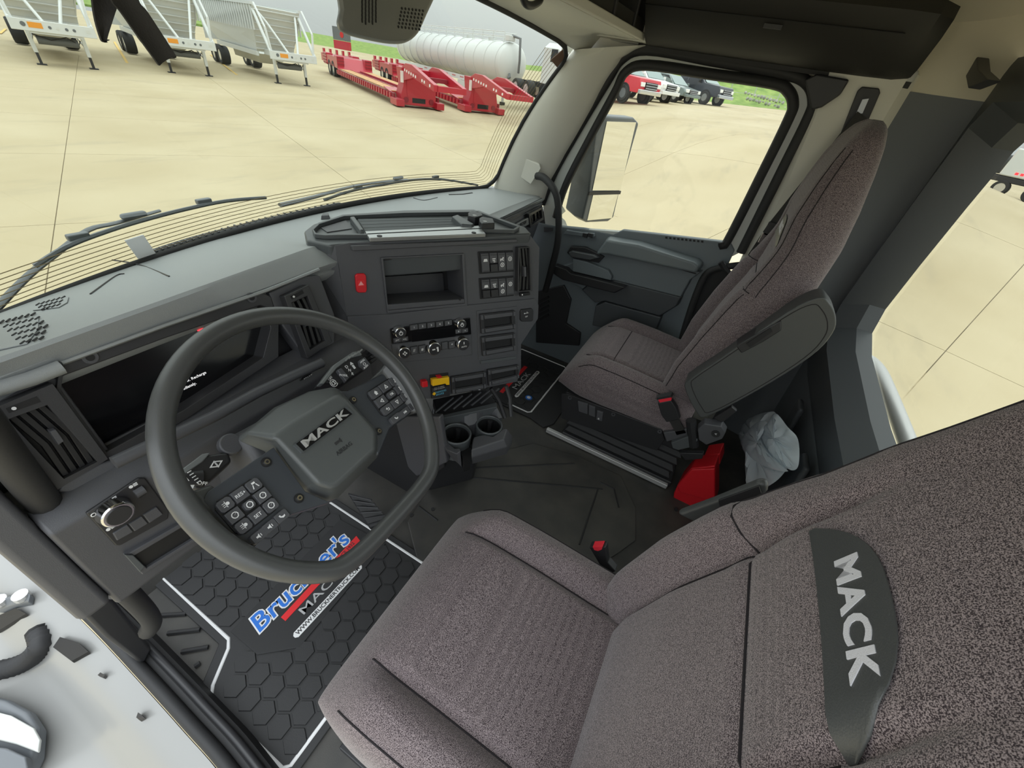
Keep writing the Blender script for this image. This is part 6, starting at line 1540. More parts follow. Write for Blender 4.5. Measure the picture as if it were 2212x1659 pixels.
def seat(cx, dy, dz, dyb, dzb, recl, names):
    """truck seat: cushion, backrest with fixed headrest, patch, base"""
    label, grp = names
    t = thing('driver_seat' if cx < 0 else 'passenger_seat', (cx, 0.05 + dy, 0.0), label, 'seat', grp)
    cr, sr = math.cos(recl), math.sin(recl); BEND_ = BEND[0]
    def T(x, y, z):
        y -= BEND_ * sstep(0.92, 1.24, z)
        y0, z0 = y + 0.08, z - 0.45
        return V((cx + x, dyb - 0.08 + y0 * cr - z0 * sr, dzb + 0.45 + y0 * sr + z0 * cr))
    secs = []; N = 88
    zs_ = [0.40, 0.41, 0.43] + [0.46 + 0.02 * k for k in range(20)] + [0.855, 0.862, 0.868, 0.874, 0.881] + [0.90 + 0.02 * k for k in range(17)] + [1.235, 1.25, 1.265, 1.28, 1.29, 1.30, 1.308, 1.315]
    for z in zs_:
        hw = tab(HW, z); ym = (tab(YF, z) + yb(z)) / 2; row = []
        for x in FS_: row.append(T(x * hw, front_y(x, z), z))
        for x in BS_: row.append(T(x * hw, ym - (ym - yb(z)) * max(0.0, 1 - abs(x) ** 6) ** 0.4, z))
        secs.append(row)
    bk = MB().loft(secs).build('backrest', FABRIC, t, smooth=60)
    def fp(s, z, o=0.001): return T(s * tab(HW, z), front_y(s, z) + o, z)
    for sg in (-1, 1):
        MB().tube([fp(sg * 0.56, 0.46 + 0.0205 * k, 0.0008) for k in range(26)], 0.0016, 5).build('seam', SEAM, bk)
        MB().tube([fp(sg * (0.90 - 0.0 * k), 0.46 + 0.02 * k, 0.0) for k in range(21)] , 0.0016, 5).build('seam', SEAM, bk)
        MB().tube([fp(sg * 0.86, 0.87 + 0.02 * k, 0.0) for k in range(20)], 0.0016, 5).build('seam', SEAM, bk)
        MB().tube([T(sg * tab(HW, 0.868 + 0.02 * k) * 0.999, (front_y(0.97, 0.868 + 0.02 * k)), 0.868 + 0.02 * k) for k in range(20)], 0.0014, 5).build('seam', SEAM, bk)
    MB().tube([fp(-0.93 + 0.093 * k, 0.868, 0.0012) for k in range(21)], 0.0017, 5).build('seam', SEAM, bk)
    # leatherette logo patch with embroidered letters
    rows = []
    for i in range(9):
        g = i / 8; r = []
        for k in range(17):
            f = -1 + k / 8
            zt = 0.990 + 0.062 * (1 - abs(f) ** 3.0); zb = 0.986 - 0.004 * (f * f)
            z = zb + (zt - zb) * g; sx = f * 0.108 - (0.014 if cx < 0 else 0)
            s_ = sx / tab(HW, z); r.append(T(sx, front_y(s_, z) + 0.0022, z))
        rows.append(r)
    pt = MB().sheet(rows, (0, 0.0012, 0)).build('logo_patch', LEATHER, t, smooth=60)
    PFm = Frame(T(-0.014 if cx < 0 else 0, front_y(0, 1.018) + 0.0035, 1.018), (-1, 0, 0), T(0, front_y(0, 1.05), 1.05) - T(0, front_y(0, 0.98), 0.98))
    mesh_text('MACK', PFm, 0.004, 0.001, 0.033, 0.0, mat('embroidery_silver', (0.62, 0.62, 0.66), 0.6, bump=0.4, bscale=900) if 'embroidery_silver' not in MATS else MATS['embroidery_silver'], pt, 'logo_lettering', sx=1.18, bold=0.035, space=1.12, depth=0.0007)
    # cushion
    secs = []
    ys = [-0.17, -0.16, -0.12] + [-0.08 + 0.02 * k for k in range(17)] + [0.26, 0.28, 0.295, 0.31, 0.32, 0.33, 0.338, 0.344]
    def ctop(s, y):
        z = 0.432 + 0.012 * sstep(-0.1, 0.15, y) - 0.135 * max(0, (y - 0.20) / 0.125) ** 2.6 * 0.55
        s = abs(s)
        z += (0.026 * sstep(0.58, 0.80, s) - 0.015 * math.exp(-((s - 0.60) / 0.04) ** 2)) * (1 - sstep(0.22, 0.30, y)) 
        return z
    for y in ys:
        hw = 0.252 - 0.024 * max(0, (y - 0.20) / 0.145) ** 2.2 ; row = []
        zb = 0.262 + 0.02 * max(0, (y - 0.25) / 0.075)
        for x in FS_:
            zm = (ctop(x, y) + zb) / 2; row.append(V((cx + x * hw, y + dy, zm + (ctop(x, y) - zm) * max(0.0, 1 - abs(x) ** 7) ** 0.38 + dz)))
        for x in BS_:
            zm = (ctop(x, y) + zb) / 2; row.append(V((cx + x * hw, y + dy, zm - (zm - zb) * max(0.0, 1 - abs(x) ** 14) ** 0.3 + dz)))
        secs.append(row)
    cu = MB().loft(secs).build('cushion', FABRIC, t, smooth=60)
    def cp(s, y, o=0.0012):
        hw = 0.252 - 0.024 * max(0, (y - 0.20) / 0.145) ** 2.2; zb = 0.262 + 0.02 * max(0, (y - 0.25) / 0.075); zm = (ctop(s, y) + zb) / 2
        return V((cx + s * hw, y + dy, zm + (ctop(s, y) - zm) * max(0.0, 1 - abs(s) ** 7) ** 0.38 + dz + o))
    for sg in (-1, 1):
        MB().tube([cp(sg * 0.60, -0.08 + 0.02 * k) for k in range(19)], 0.0017, 5).build('seam', SEAM, cu)
        MB().tube([cp(sg * 0.93, -0.08 + 0.02 * k) for k in range(19)], 0.0016, 5).build('seam', SEAM, cu)
    if cx > 0: MB().tube([cp(-0.58 + 0.058 * k, 0.17) for k in range(21)], 0.0015, 5).build('seam', SEAM, cu)
    # base: plastic skirt, bellows, plinth, rails
    x0, x1 = cx - 0.238, cx + 0.238
    MB().loft([[V((cx - w, y0 + dy, z)), V((cx + w, y0 + dy, z)), V((cx + w, y1 + dy, z)), V((cx - w, y1 + dy, z))] for w, y0, y1, z in ((0.232, 0.285, -0.20, 0.215 + dz), (0.240, 0.298, -0.20, 0.225 + dz), (0.240, 0.300, -0.20, 0.272 + dz))]).build('seat_skirt', BLACK, t, bevel=0.008)
    b_secs = []
    nb = 9
    for k in range(nb):
        z = 0.035 + (0.20 + dz - 0.035) * k / (nb - 1); o = 0.012 if k % 2 else 0.0
        b_secs.append([V((cx - 0.205 - o, 0.25 + o + dy, z)), V((cx + 0.205 + o, 0.25 + o + dy, z)), V((cx + 0.205 + o, -0.20 - o + dy, z)), V((cx - 0.205 - o, -0.20 - o + dy, z))])
    MB().loft(b_secs).build('suspension_bellows', RUBBER, t, smooth=30)
    MB().box(V((cx, 0.02 + dy, 0.022)), (0.44, 0.50, 0.036)).build('plinth', BLACK, t, bevel=0.005)
    for sg in (-1, 1):
        MB().box(V((cx + sg * 0.225, 0.06 + dy, 0.016)), (0.018, 0.56, 0.022)).build('seat_rail', SILVER if sg * cx < 0 else BLACK, t, bevel=0.003)
    return t, T, fp
TB[0] = 0.0; BEND[0] = 0.062
DS, DT_, dfp = seat(-0.632, -0.040, 0.030, -0.045, -0.045, rd(1.0), ('brown-grey woven driver seat with black logo patch, in the foreground', 'cab seats'))
BEND[0] = 0.0
PS, PT_, pfp = seat(0.612, 0.0, 0.0, 0.0, 0.0, 0.0, ('brown-grey woven passenger seat with raised black armrest beside the door', 'cab seats'))
# ---- passenger seat details on its inboard side
SX = 0.368
IF_ = Frame((SX, 0, 0), (0, -1, 0), (0, 0, 1))
sk = MB().plate(IF_, IF_.pxs([(1214, 850), (1228, 850), (1430, 926), (1436, 948), (1420, 972), (1214, 902)]), -0.004, 0.006).build('side_cover', BLACK, PS, bevel=0.002)
for u, v in ((1231, 859), (1325, 895), (1425, 932)):
    a, b = IF_.px(u, v, 0.006); MB().disc(IF_, a, b, 0.008, 0.005, 0.009, 14).build('cover_bolt', CHAR, sk)
    a, b = IF_.px(u, v, 0.009); MB().disc(IF_, a, b, 0.004, 0.009, 0.0095, 8).build('bolt_socket', DEEP, sk)
for q in ([(1248, 866), (1270, 872), (1270, 895), (1250, 888)], [(1272, 874), (1286, 879), (1286, 901), (1272, 896)], [(1290, 886), (1303, 890), (1301, 910), (1288, 906)]):
    MB().plate(IF_, IF_.pxs(q, 0.008), 0.005, 0.012, 0.92).build('seat_switch', CHAR, sk, bevel=0.001)
a, b = IF_.px(1293, 905, 0.013); mesh_text('K', IF_, a, b, 0.012, 0.0125, WHITEL, sk, 'switch_mark')
# recliner cluster
MB().plate(IF_, IF_.pxs([(1432, 932), (1500, 920), (1512, 932), (1440, 952)], 0.01), 0.0, 0.02, 0.95).build('recliner_link', CHAR, PS, bevel=0.003)
MB().plate(IF_, IF_.pxs([(1448, 955), (1500, 935), (1510, 950), (1495, 965), (1465, 972), (1452, 968)], 0.03), 0.01, 0.035, 0.93).build('recliner_lever', CHARL, PS, bevel=0.003)
kn_ = MB().plate(IF_, IF_.pxs([(1505, 925), (1520, 912), (1560, 918), (1570, 932), (1562, 948), (1525, 962), (1508, 950)], 0.03), 0.0, 0.035, 0.93).build('recliner_knob', CHAR, PS, bevel=0.004)
a, b = IF_.px(1546, 937, 0.036); MB().disc(IF_, a, b, 0.014, 0.033, 0.038, 18).build('knob_face', BLACK, kn_)
mesh_text('<', IF_, a, b, 0.014, 0.0385, WHITEL, kn_, 'knob_mark')
MB().plate(IF_, IF_.pxs([(1465, 978), (1520, 980), (1518, 992), (1480, 995)], 0.02), 0.0, 0.02, 0.95).build('lower_lever', BLACK, PS, bevel=0.003)
MB().plate(IF_, IF_.pxs([(1540, 905), (1580, 880), (1592, 890), (1560, 915)], 0.02), 0.0, 0.015).build('recliner_arm', BLACK, PS, bevel=0.003)
# belt buckle
bk_ = MB().plate(IF_, IF_.pxs([(1420, 868), (1450, 862), (1462, 880), (1470, 905), (1440, 912), (1428, 895)], 0.03), 0.012, 0.036, 0.95).build('belt_buckle', BLACK, PS, bevel=0.004)
MB().plate(IF_, IF_.pxs([(1421, 860), (1450, 856), (1451, 863), (1445, 868), (1426, 870)], 0.03), 0.014, 0.034).build('buckle_button', BUCKR, bk_, bevel=0.001)
MB().plate(IF_, IF_.pxs([(1418, 858), (1450, 852), (1453, 856), (1420, 862)], 0.03), 0.012, 0.036).build('buckle_lip', BLACK, bk_)
MB().plate(IF_, IF_.pxs([(1446, 910), (1466, 905), (1482, 935), (1462, 940)], 0.02), 0.016, 0.020).build('buckle_strap', STRAP, bk_)
# folded-up armrest
def armrest(poly, x, th, par, latch=None):
    fr = Frame((x, 0, 0), (0, -1, 0), (0, 0, 1))
    q = fr.pxs(poly)
    q = [(p.x, p.y) for p in smooth_path([V((a, b, 0)) for a, b in q], 4, closed=True)]
    m = MB().plate(fr, q, -th, 0.0).build('armrest', LEATHER, par, bevel=0.018, seg=4)
    c = [sum(p[i] for p in q) / len(q) for i in (0, 1)]
    MB().tube([fr.P(c[0] + (p[0] - c[0]) * 0.90, c[1] + (p[1] - c[1]) * 0.90, -0.0005) for p in q], 0.0015, 5, closed=True).build('armrest_seam', SEAM, m)
    if latch:
        lt = MB().plate(fr, fr.pxs(latch, 0.0), -0.05, 0.004, 0.95).build('armrest_latch', BLACK, m, bevel=0.003)
    return m
arm = armrest([(1479, 838), (1492, 818), (1560, 772), (1700, 676), (1768, 643), (1792, 655), (1806, 686), (1798, 722), (1750, 772), (1640, 842), (1528, 900), (1504, 890)], 0.300, 0.075, PS, [(1588, 748), (1600, 740), (1670, 700), (1690, 690), (1690, 712), (1650, 738), (1600, 764)])
fr_ = Frame((0.300, 0, 0), (0, -1, 0), (0, 0, 1))
MB().plate(fr_, fr_.pxs([(1612, 742), (1664, 708), (1668, 716), (1620, 750)], 0.004), 0.003, 0.007).build('latch_slot', DEEP, arm)
# seat back leg linking the armrest
MB().tube([V((0.345, -0.17, 0.40)), V((0.345, -0.22, 0.30))], 0.018, 8).build('armrest_pivot', BLACK, PS)
# ---- driver seat: inboard buckle and folded armrest end
DXs = -0.352
fd = Frame((DXs, 0, 0), (0, -1, 0), (0, 0, 1))
db = MB().plate(fd, fd.pxs([(1272, 1182), (1308, 1182), (1312, 1215), (1330, 1235), (1312, 1245), (1296, 1222)]), -0.02, 0.0).build('belt_buckle', BLACK, DS, bevel=0.003)
MB().plate(fd, fd.pxs([(1280, 1181), (1302, 1180), (1300, 1187), (1292, 1190), (1284, 1188)], 0.001), -0.016, 0.002).build('buckle_button', BUCKR, db, bevel=0.001)
fa = Frame((-0.345, 0, 0), (0, -1, 0), (0, 0, 1))
da = MB().plate(fa, fa.pxs([(1462, 1112), (1540, 1084), (1640, 1044), (1660, 1047), (1658, 1064), (1600, 1120), (1500, 1130)]), -0.018, 0.0).build('armrest', LEATHER, DS, bevel=0.008)
MB().plate(fa, fa.pxs([(1552, 1078), (1640, 1046), (1645, 1062), (1600, 1090), (1556, 1098)]), 0.0, 0.004).build('armrest_end_cap', BLACK, da, bevel=0.001)

# ================================================================== FLOOR MATS
def mat_hex(name, label, outline, trim, logo, cell, loc, grp):
    t = thing(name, loc, label, 'floor mat', grp)
    MB().plate(FZ, outline, 0.001, 0.009).build('mat_base', MATRUB, t, bevel=0.003)
    n = len(trim)
    cx = sum(p[0] for p in trim) / n; cy = sum(p[1] for p in trim) / n
    MB().tube([FZ.P(*p, 0.0095) for p in trim], 0.0042, 6, closed=True, up=(0, 0, 1), flat=0.5).build('white_border', WHITEL, t)
    def inside(x, y, poly):
        c = False
        for i in range(len(poly)):
            (x1, y1), (x2, y2) = poly[i - 1], poly[i]
            if (y1 > y) != (y2 > y) and x < (x2 - x1) * (y - y1) / (y2 - y1) + x1: c = not c
        return c
    r = cell / math.sqrt(3) * 0.91
    me = None
    base = MB().prism([V((r * math.cos(math.pi / 3 * k + math.pi / 6 * 0), r * math.sin(math.pi / 3 * k), 0)) for k in range(6)], (0, 0, 0.0035), 0.95)
    xs = [p[0] for p in trim]; ys = [p[1] for p in trim]
    i = 0; x = min(xs)
    while x < max(xs):
        y = min(ys) + (cell / 2 if i % 2 else 0)
        while y < max(ys):
            ok = all(inside(x + r * 0.95 * math.cos(math.pi / 3 * k), y + r * 0.95 * math.sin(math.pi / 3 * k), trim) for k in range(6))
            if ok and not inside(x, y, logo):
                if me is None:
                    o = base.build('hex_cell', MATRUB, t); me = o.data
                    for v_ in me.vertices: v_.co = v_.co + t.location
                else:
                    o = bpy.data.objects.new('hex_cell', me); COL.objects.link(o); o.parent = t
                o.location = V((x, y, 0.009)) - t.location
            y += cell
        x += cell * 0.8660; i += 1
    return t
dm_tr = [(-0.842, 1.04), (-0.848, 0.715), (-0.862, 0.695), (-0.93, 0.652), (-0.948, 0.63), (-0.950, 0.385), (-0.938, 0.372), (-0.425, 0.372), (-0.412, 0.385), (-0.408, 1.04)]
dm_out = [(-0.865, 1.07), (-0.868, 0.725), (-0.955, 0.668), (-0.972, 0.64), (-0.972, 0.35), (-0.39, 0.35), (-0.385, 1.07)]
dm_logo = [(-0.835, 0.725), (-0.44, 0.745), (-0.425, 0.56), (-0.77, 0.545), (-0.835, 0.62)]
DM = mat_hex('floor_mat', 'black honeycomb rubber mat with white border under the steering wheel', dm_out, dm_tr, dm_logo, 0.052, (-0.67, 0.65, 0), 'cab floor mats')
MB().plate(FZ, dm_logo, 0.0085, 0.0128).build('logo_field', RUBBER, DM, bevel=0.001)
y0 = 0.668
for h, bold, mt_ in ((0.0134, 0.06, WHITEL), (0.0142, 0.012, BLUEL)):
    mesh_text("Bruckner's", FZ, -0.640, y0 + 0.014, 0.074, h, mt_, DM, 'brand_lettering', sx=1.02, bold=bold, shear=0.18)
st_ = MB().plate(FZ, [(-0.745, y0 - 0.040), (-0.462, y0 - 0.034), (-0.456, y0 - 0.012), (-0.745, y0 - 0.022)], 0.010, 0.0138).build('red_stripe', REDL, DM)
mesh_text('SINCE 1932', FZ, -0.515, y0 - 0.024, 0.015, 0.0141, BLACK, DM, 'stripe_lettering', rot=0.03, bold=0.01)
mesh_text('MACK', FZ, -0.640, y0 - 0.058, 0.034, 0.0132, GREYL, DM, 'maker_lettering', sx=1.5, bold=0.005)
ws0, ws1 = FZ.px(636, 1377, 0.01), FZ.px(780, 1222, 0.01)
sd_ = V((ws1[0] - ws0[0], ws1[1] - ws0[1], 0)); an = math.atan2(sd_.y, sd_.x); L_ = sd_.length
mc = ((ws0[0] + ws1[0]) / 2, (ws0[1] + ws1[1]) / 2)
FS = Frame(FZ.P(*mc, 0), sd_, V((-sd_.y, sd_.x, 0)))
MB().rect(FS, 0, 0, L_, 0.019, 0.010, 0.0136, ch=0.006).build('web_strip', WHITEL, DM)
mesh_text('WWW.BRUCKNERTRUCK.COM', FS, 0, 0, 0.0165, 0.0139, BLACK, DM, 'web_lettering', fitw=L_ * 0.93, bold=0.012)
pm_tr = [(0.445, 1.02), (0.445, 0.468), (0.457, 0.455), (0.905, 0.455), (0.915, 0.468), (0.915, 0.74), (0.87, 0.78), (0.87, 1.02)]
pm_out = [(0.42, 1.05), (0.42, 0.44), (0.40, 0.36), (0.45, 0.33), (0.935, 0.33), (0.935, 1.05)]
pm_logo = [(0.43, 0.70), (0.80, 0.70), (0.80, 0.58), (0.43, 0.575)]
PM = mat_hex('floor_mat', 'black honeycomb rubber mat with white border in the passenger footwell', pm_out, pm_tr, pm_logo, 0.052, (0.67, 0.65, 0), 'cab floor mats')
MB().plate(FZ, pm_logo, 0.0085, 0.0128).build('logo_field', RUBBER, PM, bevel=0.001)
ws0, ws1 = FZ.px(1114, 858, 0.01), FZ.px(1163, 803, 0.01)
sd_ = V((ws1[0] - ws0[0], ws1[1] - ws0[1], 0)); L_ = sd_.length
FS = Frame(FZ.P((ws0[0] + ws1[0]) / 2, (ws0[1] + ws1[1]) / 2, 0), sd_, V((-sd_.y, sd_.x, 0)))
MB().rect(FS, 0, 0, L_, 0.019, 0.010, 0.0136, ch=0.006).build('web_strip', WHITEL, PM)
mesh_text('WWW.BRUCKNERTRUCK.COM', FS, 0, 0, 0.0165, 0.0139, BLACK, PM, 'web_lettering', fitw=L_ * 0.93, bold=0.012)
mesh_text('MACK', FS, 0.0, 0.035, 0.040, 0.0132, GREYL, PM, 'maker_lettering', sx=1.5, bold=0.005)
MB().rect(FS, -0.01, 0.075, 0.28, 0.020, 0.010, 0.0137).build('red_stripe', REDL, PM)
a, b = FZ.px(1142, 860, 0.01)
MB().disc(FZ, a, b, 0.017, 0.010, 0.0145, 18).build('round_badge', BLUEL, PM)
MB().disc(FZ, a, b, 0.010, 0.0145, 0.0149, 14).build('badge_centre', WHITEL, PM)
# ================================================================== LOOSE THINGS
# red warning-triangle case behind the passenger seat
rc = thing('warning_triangle_case', at(1490, 1095, 2, 0.0), 'red plastic case on the floor behind the passenger seat', 'case')
r0 = [at(u, v, 0, 0.36) for u, v in ((1452, 1094), (1455, 1066), (1465, 1044), (1492, 1012), (1545, 1006), (1545, 1088), (1485, 1104))]
MB().prism(r0, (0.09, -0.01, 0), 0.97).build('case_shell', RED, rc, bevel=0.006)
MB().prism([at(u, v, 0, 0.355) for u, v in ((1464, 1046), (1494, 1012), (1545, 1010), (1545, 1082), (1468, 1062))], (-0.006, 0, 0), 0.97).build('case_lid', RED, rc, bevel=0.003)
MB().prism([at(u, v, 0, 0.44) for u, v in ((1520, 985), (1555, 980), (1555, 1004), (1530, 1004))], (0.08, -0.01, 0)).build('case_end', RED, rc, bevel=0.004)
a = at(1462, 1098, 2, 0.012); MB().disc(Frame(a, (0, -1, 0), (0, 0, 1)), 0, 0, 0.008, 0, 0.01, 12).build('case_foot', BLACK, rc)

# crumpled clear plastic bag by the rear wall
bagm = bpy.data.materials.new('clear_plastic_film'); bagm.use_nodes = True
nt = bagm.node_tree; nt.nodes.clear()
o = nt.nodes.new('ShaderNodeOutputMaterial'); t1 = nt.nodes.new('ShaderNodeBsdfTransparent'); g1 = nt.nodes.new('ShaderNodeBsdfPrincipled'); mx = nt.nodes.new('ShaderNodeMixShader')
t1.inputs[0].default_value = (0.90, 0.94, 0.97, 1); g1.inputs['Base Color'].default_value = (0.78, 0.84, 0.88, 1); g1.inputs['Roughness'].default_value = 0.18
mx.inputs[0].default_value = 0.62
nt.links.new(t1.outputs[0], mx.inputs[1]); nt.links.new(g1.outputs[0], mx.inputs[2]); nt.links.new(mx.outputs[0], o.inputs[0])
bg = thing('plastic_bag', (0.42, -0.46, 0.0), 'crumpled clear plastic bag between the passenger seat and rear wall', 'bag')
rnd = random.Random(3)
bz = lambda x, y: (1560 + x * .2364, 860 + y * .2364)
def pouch(outline, y0, bulge, nm, seed):
    r_ = random.Random(seed)
    ol = smooth_path([at(*bz(x, y), 1, y0) for x, y in outline], 5, closed=True)
    c = sum(ol, V()) / len(ol); m = MB(); secs = []
    for r, h in ((0.02, -0.9), (0.4, -0.8), (0.75, -0.55), (1.0, 0.0), (0.93, 0.35), (0.78, 0.62), (0.55, 0.85), (0.3, 0.97), (0.02, 1.0)):
        secs.append([c + (p - c) * r + V((0, bulge * h * (0.75 + 0.35 * math.sin(0.9 * k + 5 * r) + 0.2 * math.sin(2.3 * k)) if 0.05 < r < 0.98 else bulge * h, 0.004 * r_.uniform(-1, 1) * (1 - r))) for k, p in enumerate(ol)])
    m.loft(secs, caps=False).build(nm, bagm, bg, smooth=40)
pouch([(178, 270), (290, 165), (440, 122), (500, 150), (600, 300), (640, 520), (560, 690), (430, 800), (240, 880), (236, 560), (178, 430)], -0.44, 0.035, 'bag_film', 1)
pouch([(352, 330), (420, 225), (490, 140), (600, 265), (692, 375), (700, 600), (640, 660), (540, 600), (430, 490)], -0.405, 0.018, 'bag_fold', 2)
pouch([(180, 400), (230, 300), (330, 215), (410, 225), (340, 330), (400, 470), (520, 600), (600, 670), (430, 640), (260, 540)], -0.40, 0.014, 'bag_fold', 3)

# sensor housing hanging from the windshield header
sf = Frame((0, 0.64, 0), (1, 0, 0), (0, 0, 1))
HOUS = mat('sensor_grey_plastic', (0.15, 0.155, 0.145), 0.45)
hs = thing('camera_housing', sf.P(*sf.px(840, 60), 0), 'dark grey camera housing with perforated faces hanging over the windshield', 'camera')
def sp(u, v, y): return at(u, v, 1, y)
mid = [(728, 55), (745, 72), (790, 86), (845, 95), (880, 90), (905, 66), (940, -10), (975, -90), (735, -90), (733, 10)]
ol = [(733, -60), (731, 20), (727, 52), (742, 72), (790, 86), (842, 95), (876, 92), (902, 72), (922, 30), (945, -20), (972, -90), (850, -95)]
def oring(y, k, dz=0.0):
    q = smooth_path([sp(u, v, y) for u, v in ol], 4, closed=True); c = sum(q, V()) / len(q)
    return [c + (p - c) * k + V((0, 0, dz)) for p in q]
MB().loft([oring(0.628, 0.90), oring(0.634, 0.97), oring(0.648, 1.0), oring(0.72, 0.98, 0.004), oring(0.745, 0.90, 0.012)]).build('housing_shell', HOUS, hs, smooth=50)
for (u0, v0, nu, nv, du, dv, wd, hh_) in ((782, -2, 5, 6, 7.4, 9.2, 3.6, 7.0), (868, 18, 7, 6, 7.6, 8.0, 5.0, 4.2)):
    for i in range(nu):
        for k in range(nv):
            u = u0 + du * i - (1.5 * k if u0 > 800 else 0); v = v0 + dv * k + (du * 0.12 * i if u0 > 800 else 0) + (4.5 if i % 2 and u0 < 800 else 0)
            fr9 = Frame(sp(u, v, 0.628), (1, 0, 0), (0.12, 0, 1)); px_ = 0.00086
            MB().rect(fr9, 0, 0, wd * px_, hh_ * px_, -0.001, 0.0006, ch=wd * px_ * 0.3).build('grille_hole', DEEP, hs)
# black webbing strap hanging at the windshield top
stp = thing('webbing_strap', at(290, 0, 1, 0.55), 'folded black webbing strap hanging in front of the windshield', 'strap')
def ribbon(pairs, name):
    rows = [[at(*p, 1, y) , at(*q, 1, y)] for p, q, y in pairs]
    n = len(rows); out = []
    A = smooth_path([r[0] for r in rows], 5); B = smooth_path([r[1] for r in rows], 5)
    MB().sheet([[a.lerp(b, k / 4) + V((0, 0.003 * math.sin(math.pi * k / 4), 0)) for k in range(5)] for a, b in zip(A, B)], (0, 0.003, 0)).build(name, STRAP, stp, smooth=50)
ribbon([((196, -60), (262, -60), 0.56), ((200, 0), (256, 0), 0.56), ((206, 40), (252, 20), 0.558), ((214, 70), (248, 32), 0.556), ((222, 90), (232, 84), 0.556), ((233, 92), (238, 86), 0.556)], 'strap_fold')
ribbon([((230, -60), (292, -60), 0.545), ((242, 0), (300, 0), 0.543), ((262, 26), (318, 24), 0.542), ((300, 80), (345, 65), 0.542), ((345, 142), (381, 121), 0.542)], 'strap_tail')
# visor clip at the header
MB().tube(smooth_path([at(1128, -10, 1, 0.60), at(1135, 8, 1, 0.60), at(1150, 12, 1, 0.60), at(1166, 2, 1, 0.60), at(1170, -12, 1, 0.60)], 4), 0.008, 8).build('visor_clip', BLACK, None, smooth=60, label='small black clip at the top edge of the windshield', cat='clip')

# wipers outside on the glass
def on_ws(u, v, off=0.02):
    d = ray(u, v); t0 = 0.6
    while t0 < 3.5:
        p = CAM + d * t0; vv = max(-0.15, min(1, (p.z - 0.84) / 0.6)); x = max(-1.05, min(1.05, p.x / 0.9))
        q = ws(x, max(vv, 0)); ys = q.y + (0.25 * -vv if vv < 0 else 0) + off
        if p.y >= ys: return p
        t0 += 0.003
    return p
def wiper(arm_, blade, label):
    t = thing('windshield_wiper', on_ws(*arm_[0]), label, 'wiper', 'windshield wipers')
    A = smooth_path([on_ws(u, v, 0.045) for u, v in arm_], 4)
    MB().tube(A, [0.010 - 0.005 * k / len(A) for k in range(len(A))], 7, flat=0.6).build('wiper_arm', STEELD, t, smooth=50)
    B = smooth_path([on_ws(u, v, 0.022) for u, v in blade], 4)
    MB().tube(B, 0.0045, 6).build('wiper_blade', STEELD, t, smooth=50)
    c = B[len(B) // 2]; MB().box(c + V((0, 0.012, 0.01)), (0.05, 0.016, 0.012)).build('wiper_bridge', STEELD, t, bevel=0.006)
    for k in (0.25, 0.75):
        p = B[int(len(B) * k)]; MB().box(p + V((0, 0.008, 0.006)), (0.035, 0.014, 0.012)).build('wiper_claw', STEELD, t, bevel=0.003)
wiper([(-10, 668), (60, 596), (125, 545), (190, 497), (250, 482), (345, 455)], [(75, 575), (140, 535), (215, 505), (300, 478), (400, 452), (490, 434), (574, 427)], 'driver side wiper lying along the lower left of the windshield')
wiper([(605, 443), (680, 425), (740, 408), (800, 396), (880, 388)], [(700, 432), (760, 412), (830, 398), (900, 388), (960, 388), (1032, 400)], 'passenger side wiper lying along the lower right of the windshield')

# outside mirror
mrp = V((1.30, 0.60, 1.0))
MF = Frame(mrp, (0.94, -0.34, 0), (0, 0, 1))
mr = thing('door_mirror', MF.P(0, -0.4, 0), 'tall grey two-pane outside mirror seen through the passenger window', 'mirror')
hq = [(1290, 256), (1302, 250), (1370, 254), (1381, 266), (1338, 418), (1326, 470), (1314, 479), (1268, 481), (1258, 474), (1272, 415)]
hq = MF.pxs(hq)
hc = [sum(p[i] for p in hq) / len(hq) for i in (0, 1)]
s_a = [MF.P(*p, 0.0) for p in hq]; s_b = [MF.P(p[0], p[1], -0.06) for p in hq]; s_c = [MF.P(hc[0] + (p[0] - hc[0]) * 0.75 - 0.03, hc[1] + (p[1] - hc[1]) * 0.9, -0.13) for p in hq]
MB().loft([s_a, s_b, s_c]).build('mirror_housing', STEELD, mr, bevel=0.010, seg=3)
MB().plate(MF, MF.pxs([(1310, 262), (1373, 264), (1339, 411), (1279, 411)]), -0.004, 0.003).build('main_glass', MIRROR, mr)
CV = MB(); q = MF.pxs([(1281, 420), (1335, 418), (1321, 471), (1268, 476)])
rows = []
for i in range(7):
    r = []
    for k in range(7):
        f, g = i / 6, k / 6
        a = (q[0][0] * (1 - f) + q[1][0] * f) * (1 - g) + (q[3][0] * (1 - f) + q[2][0] * f) * g
        b = (q[0][1] * (1 - f) + q[1][1] * f) * (1 - g) + (q[3][1] * (1 - f) + q[2][1] * f) * g
        r.append(MF.P(a, b, 0.002 + 0.006 * (1 - (2 * f - 1) ** 2) * (1 - (2 * g - 1) ** 2)))
    rows.append(r)
CV.sheet(rows, MF.n * -0.003).build('convex_glass', MIRROR, mr, smooth=60)
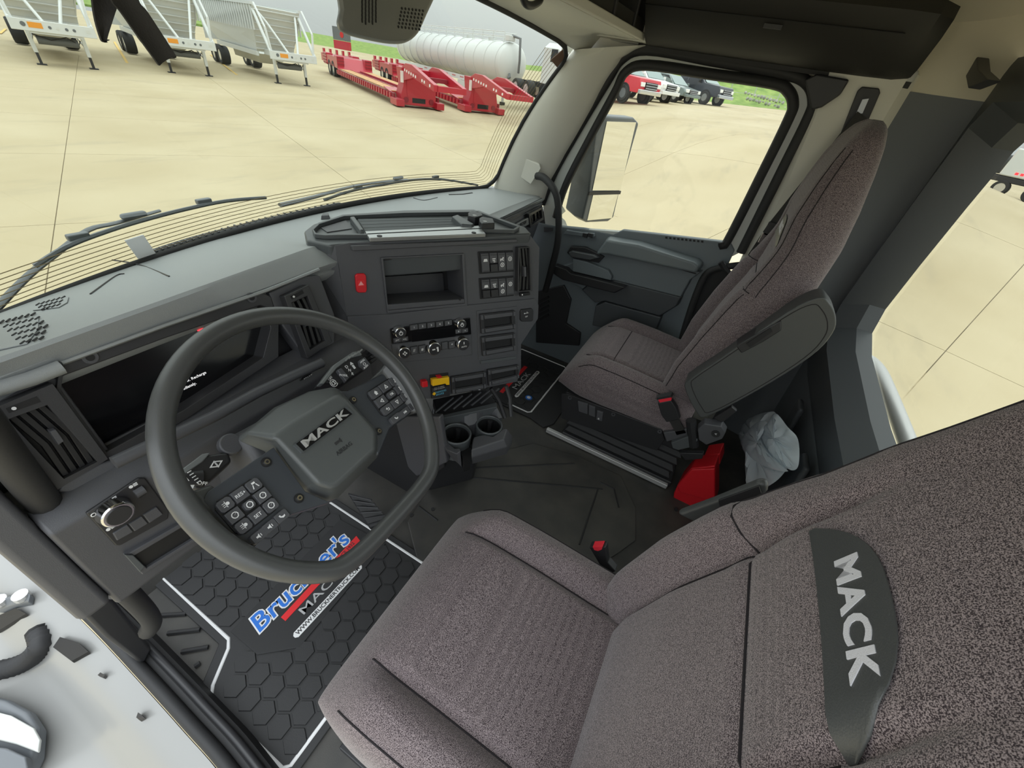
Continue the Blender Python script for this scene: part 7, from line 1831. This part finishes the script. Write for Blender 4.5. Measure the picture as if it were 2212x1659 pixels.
MB().plate(MF, MF.pxs([(1272, 414), (1340, 412), (1338, 419), (1270, 421)]), -0.004, 0.006).build('pane_divider', BLACK, mr)
arm_ = [MF.P(*MF.px(1255, 300), -0.10), MF.P(*MF.px(1235, 400), -0.12), MF.P(*MF.px(1228, 450), -0.13), V((1.10, 0.74, 0.70))]
MB().tube(smooth_path([MF.P(*MF.px(1300, 262), -0.10), MF.P(*MF.px(1262, 290), -0.12), MF.P(*MF.px(1240, 390), -0.12), MF.P(*MF.px(1225, 470), -0.12)], 5), 0.042, 10, flat=0.8).build('mirror_spine', STEELD, mr, smooth=60)
MB().tube(smooth_path([MF.P(*MF.px(1240, 452), -0.10), MF.P(*MF.px(1225, 480), -0.12), V((1.16, 0.76, 0.62)), V((1.06, 0.78, 0.56))], 5), [0.05] * 8 + [0.06] * 8, 12).build('mirror_arm', TGREY, mr, smooth=60)
# silver grab rail outside the rear window
gr = smooth_path([at(1868, 775, 1, -0.72), at(1882, 783, 1, -0.72), at(1900, 805, 1, -0.72), at(1918, 845, 1, -0.72), at(1955, 940, 1, -0.72), at(2010, 1090, 1, -0.72)], 5)
MB().tube(gr, 0.024, 12).build('outside_rail', SILVER, None, smooth=60, label='silver tubular rail outside the rear window', cat='rail')
# passenger seat belt
sb = thing('seat_belt', (0.93, -0.2, 0.6), 'black seat belt with metal tongue hanging on the passenger door pillar', 'seat belt')
p0 = at(1866, 250, 0, 0.93); p1 = at(1668, 495, 0, 0.925); p2 = at(1625, 560, 0, 0.925)
wv = V((0, -0.022, -0.008))
MB().sheet([[p + wv * k for k in (-1, 1)] for p in (p0, p0.lerp(p1, 0.5), p1, p2)], (-0.002, 0, 0)).build('belt_webbing', STRAP, sb)
tg = MB().box(p1 + V((-0.01, 0.005, 0)), (0.008, 0.035, 0.05)).build('belt_tongue', BLACK, sb, bevel=0.003)
MB().box(p1 + V((-0.012, 0.012, -0.035)), (0.004, 0.028, 0.04)).build('tongue_plate', CHROME, sb, bevel=0.002)
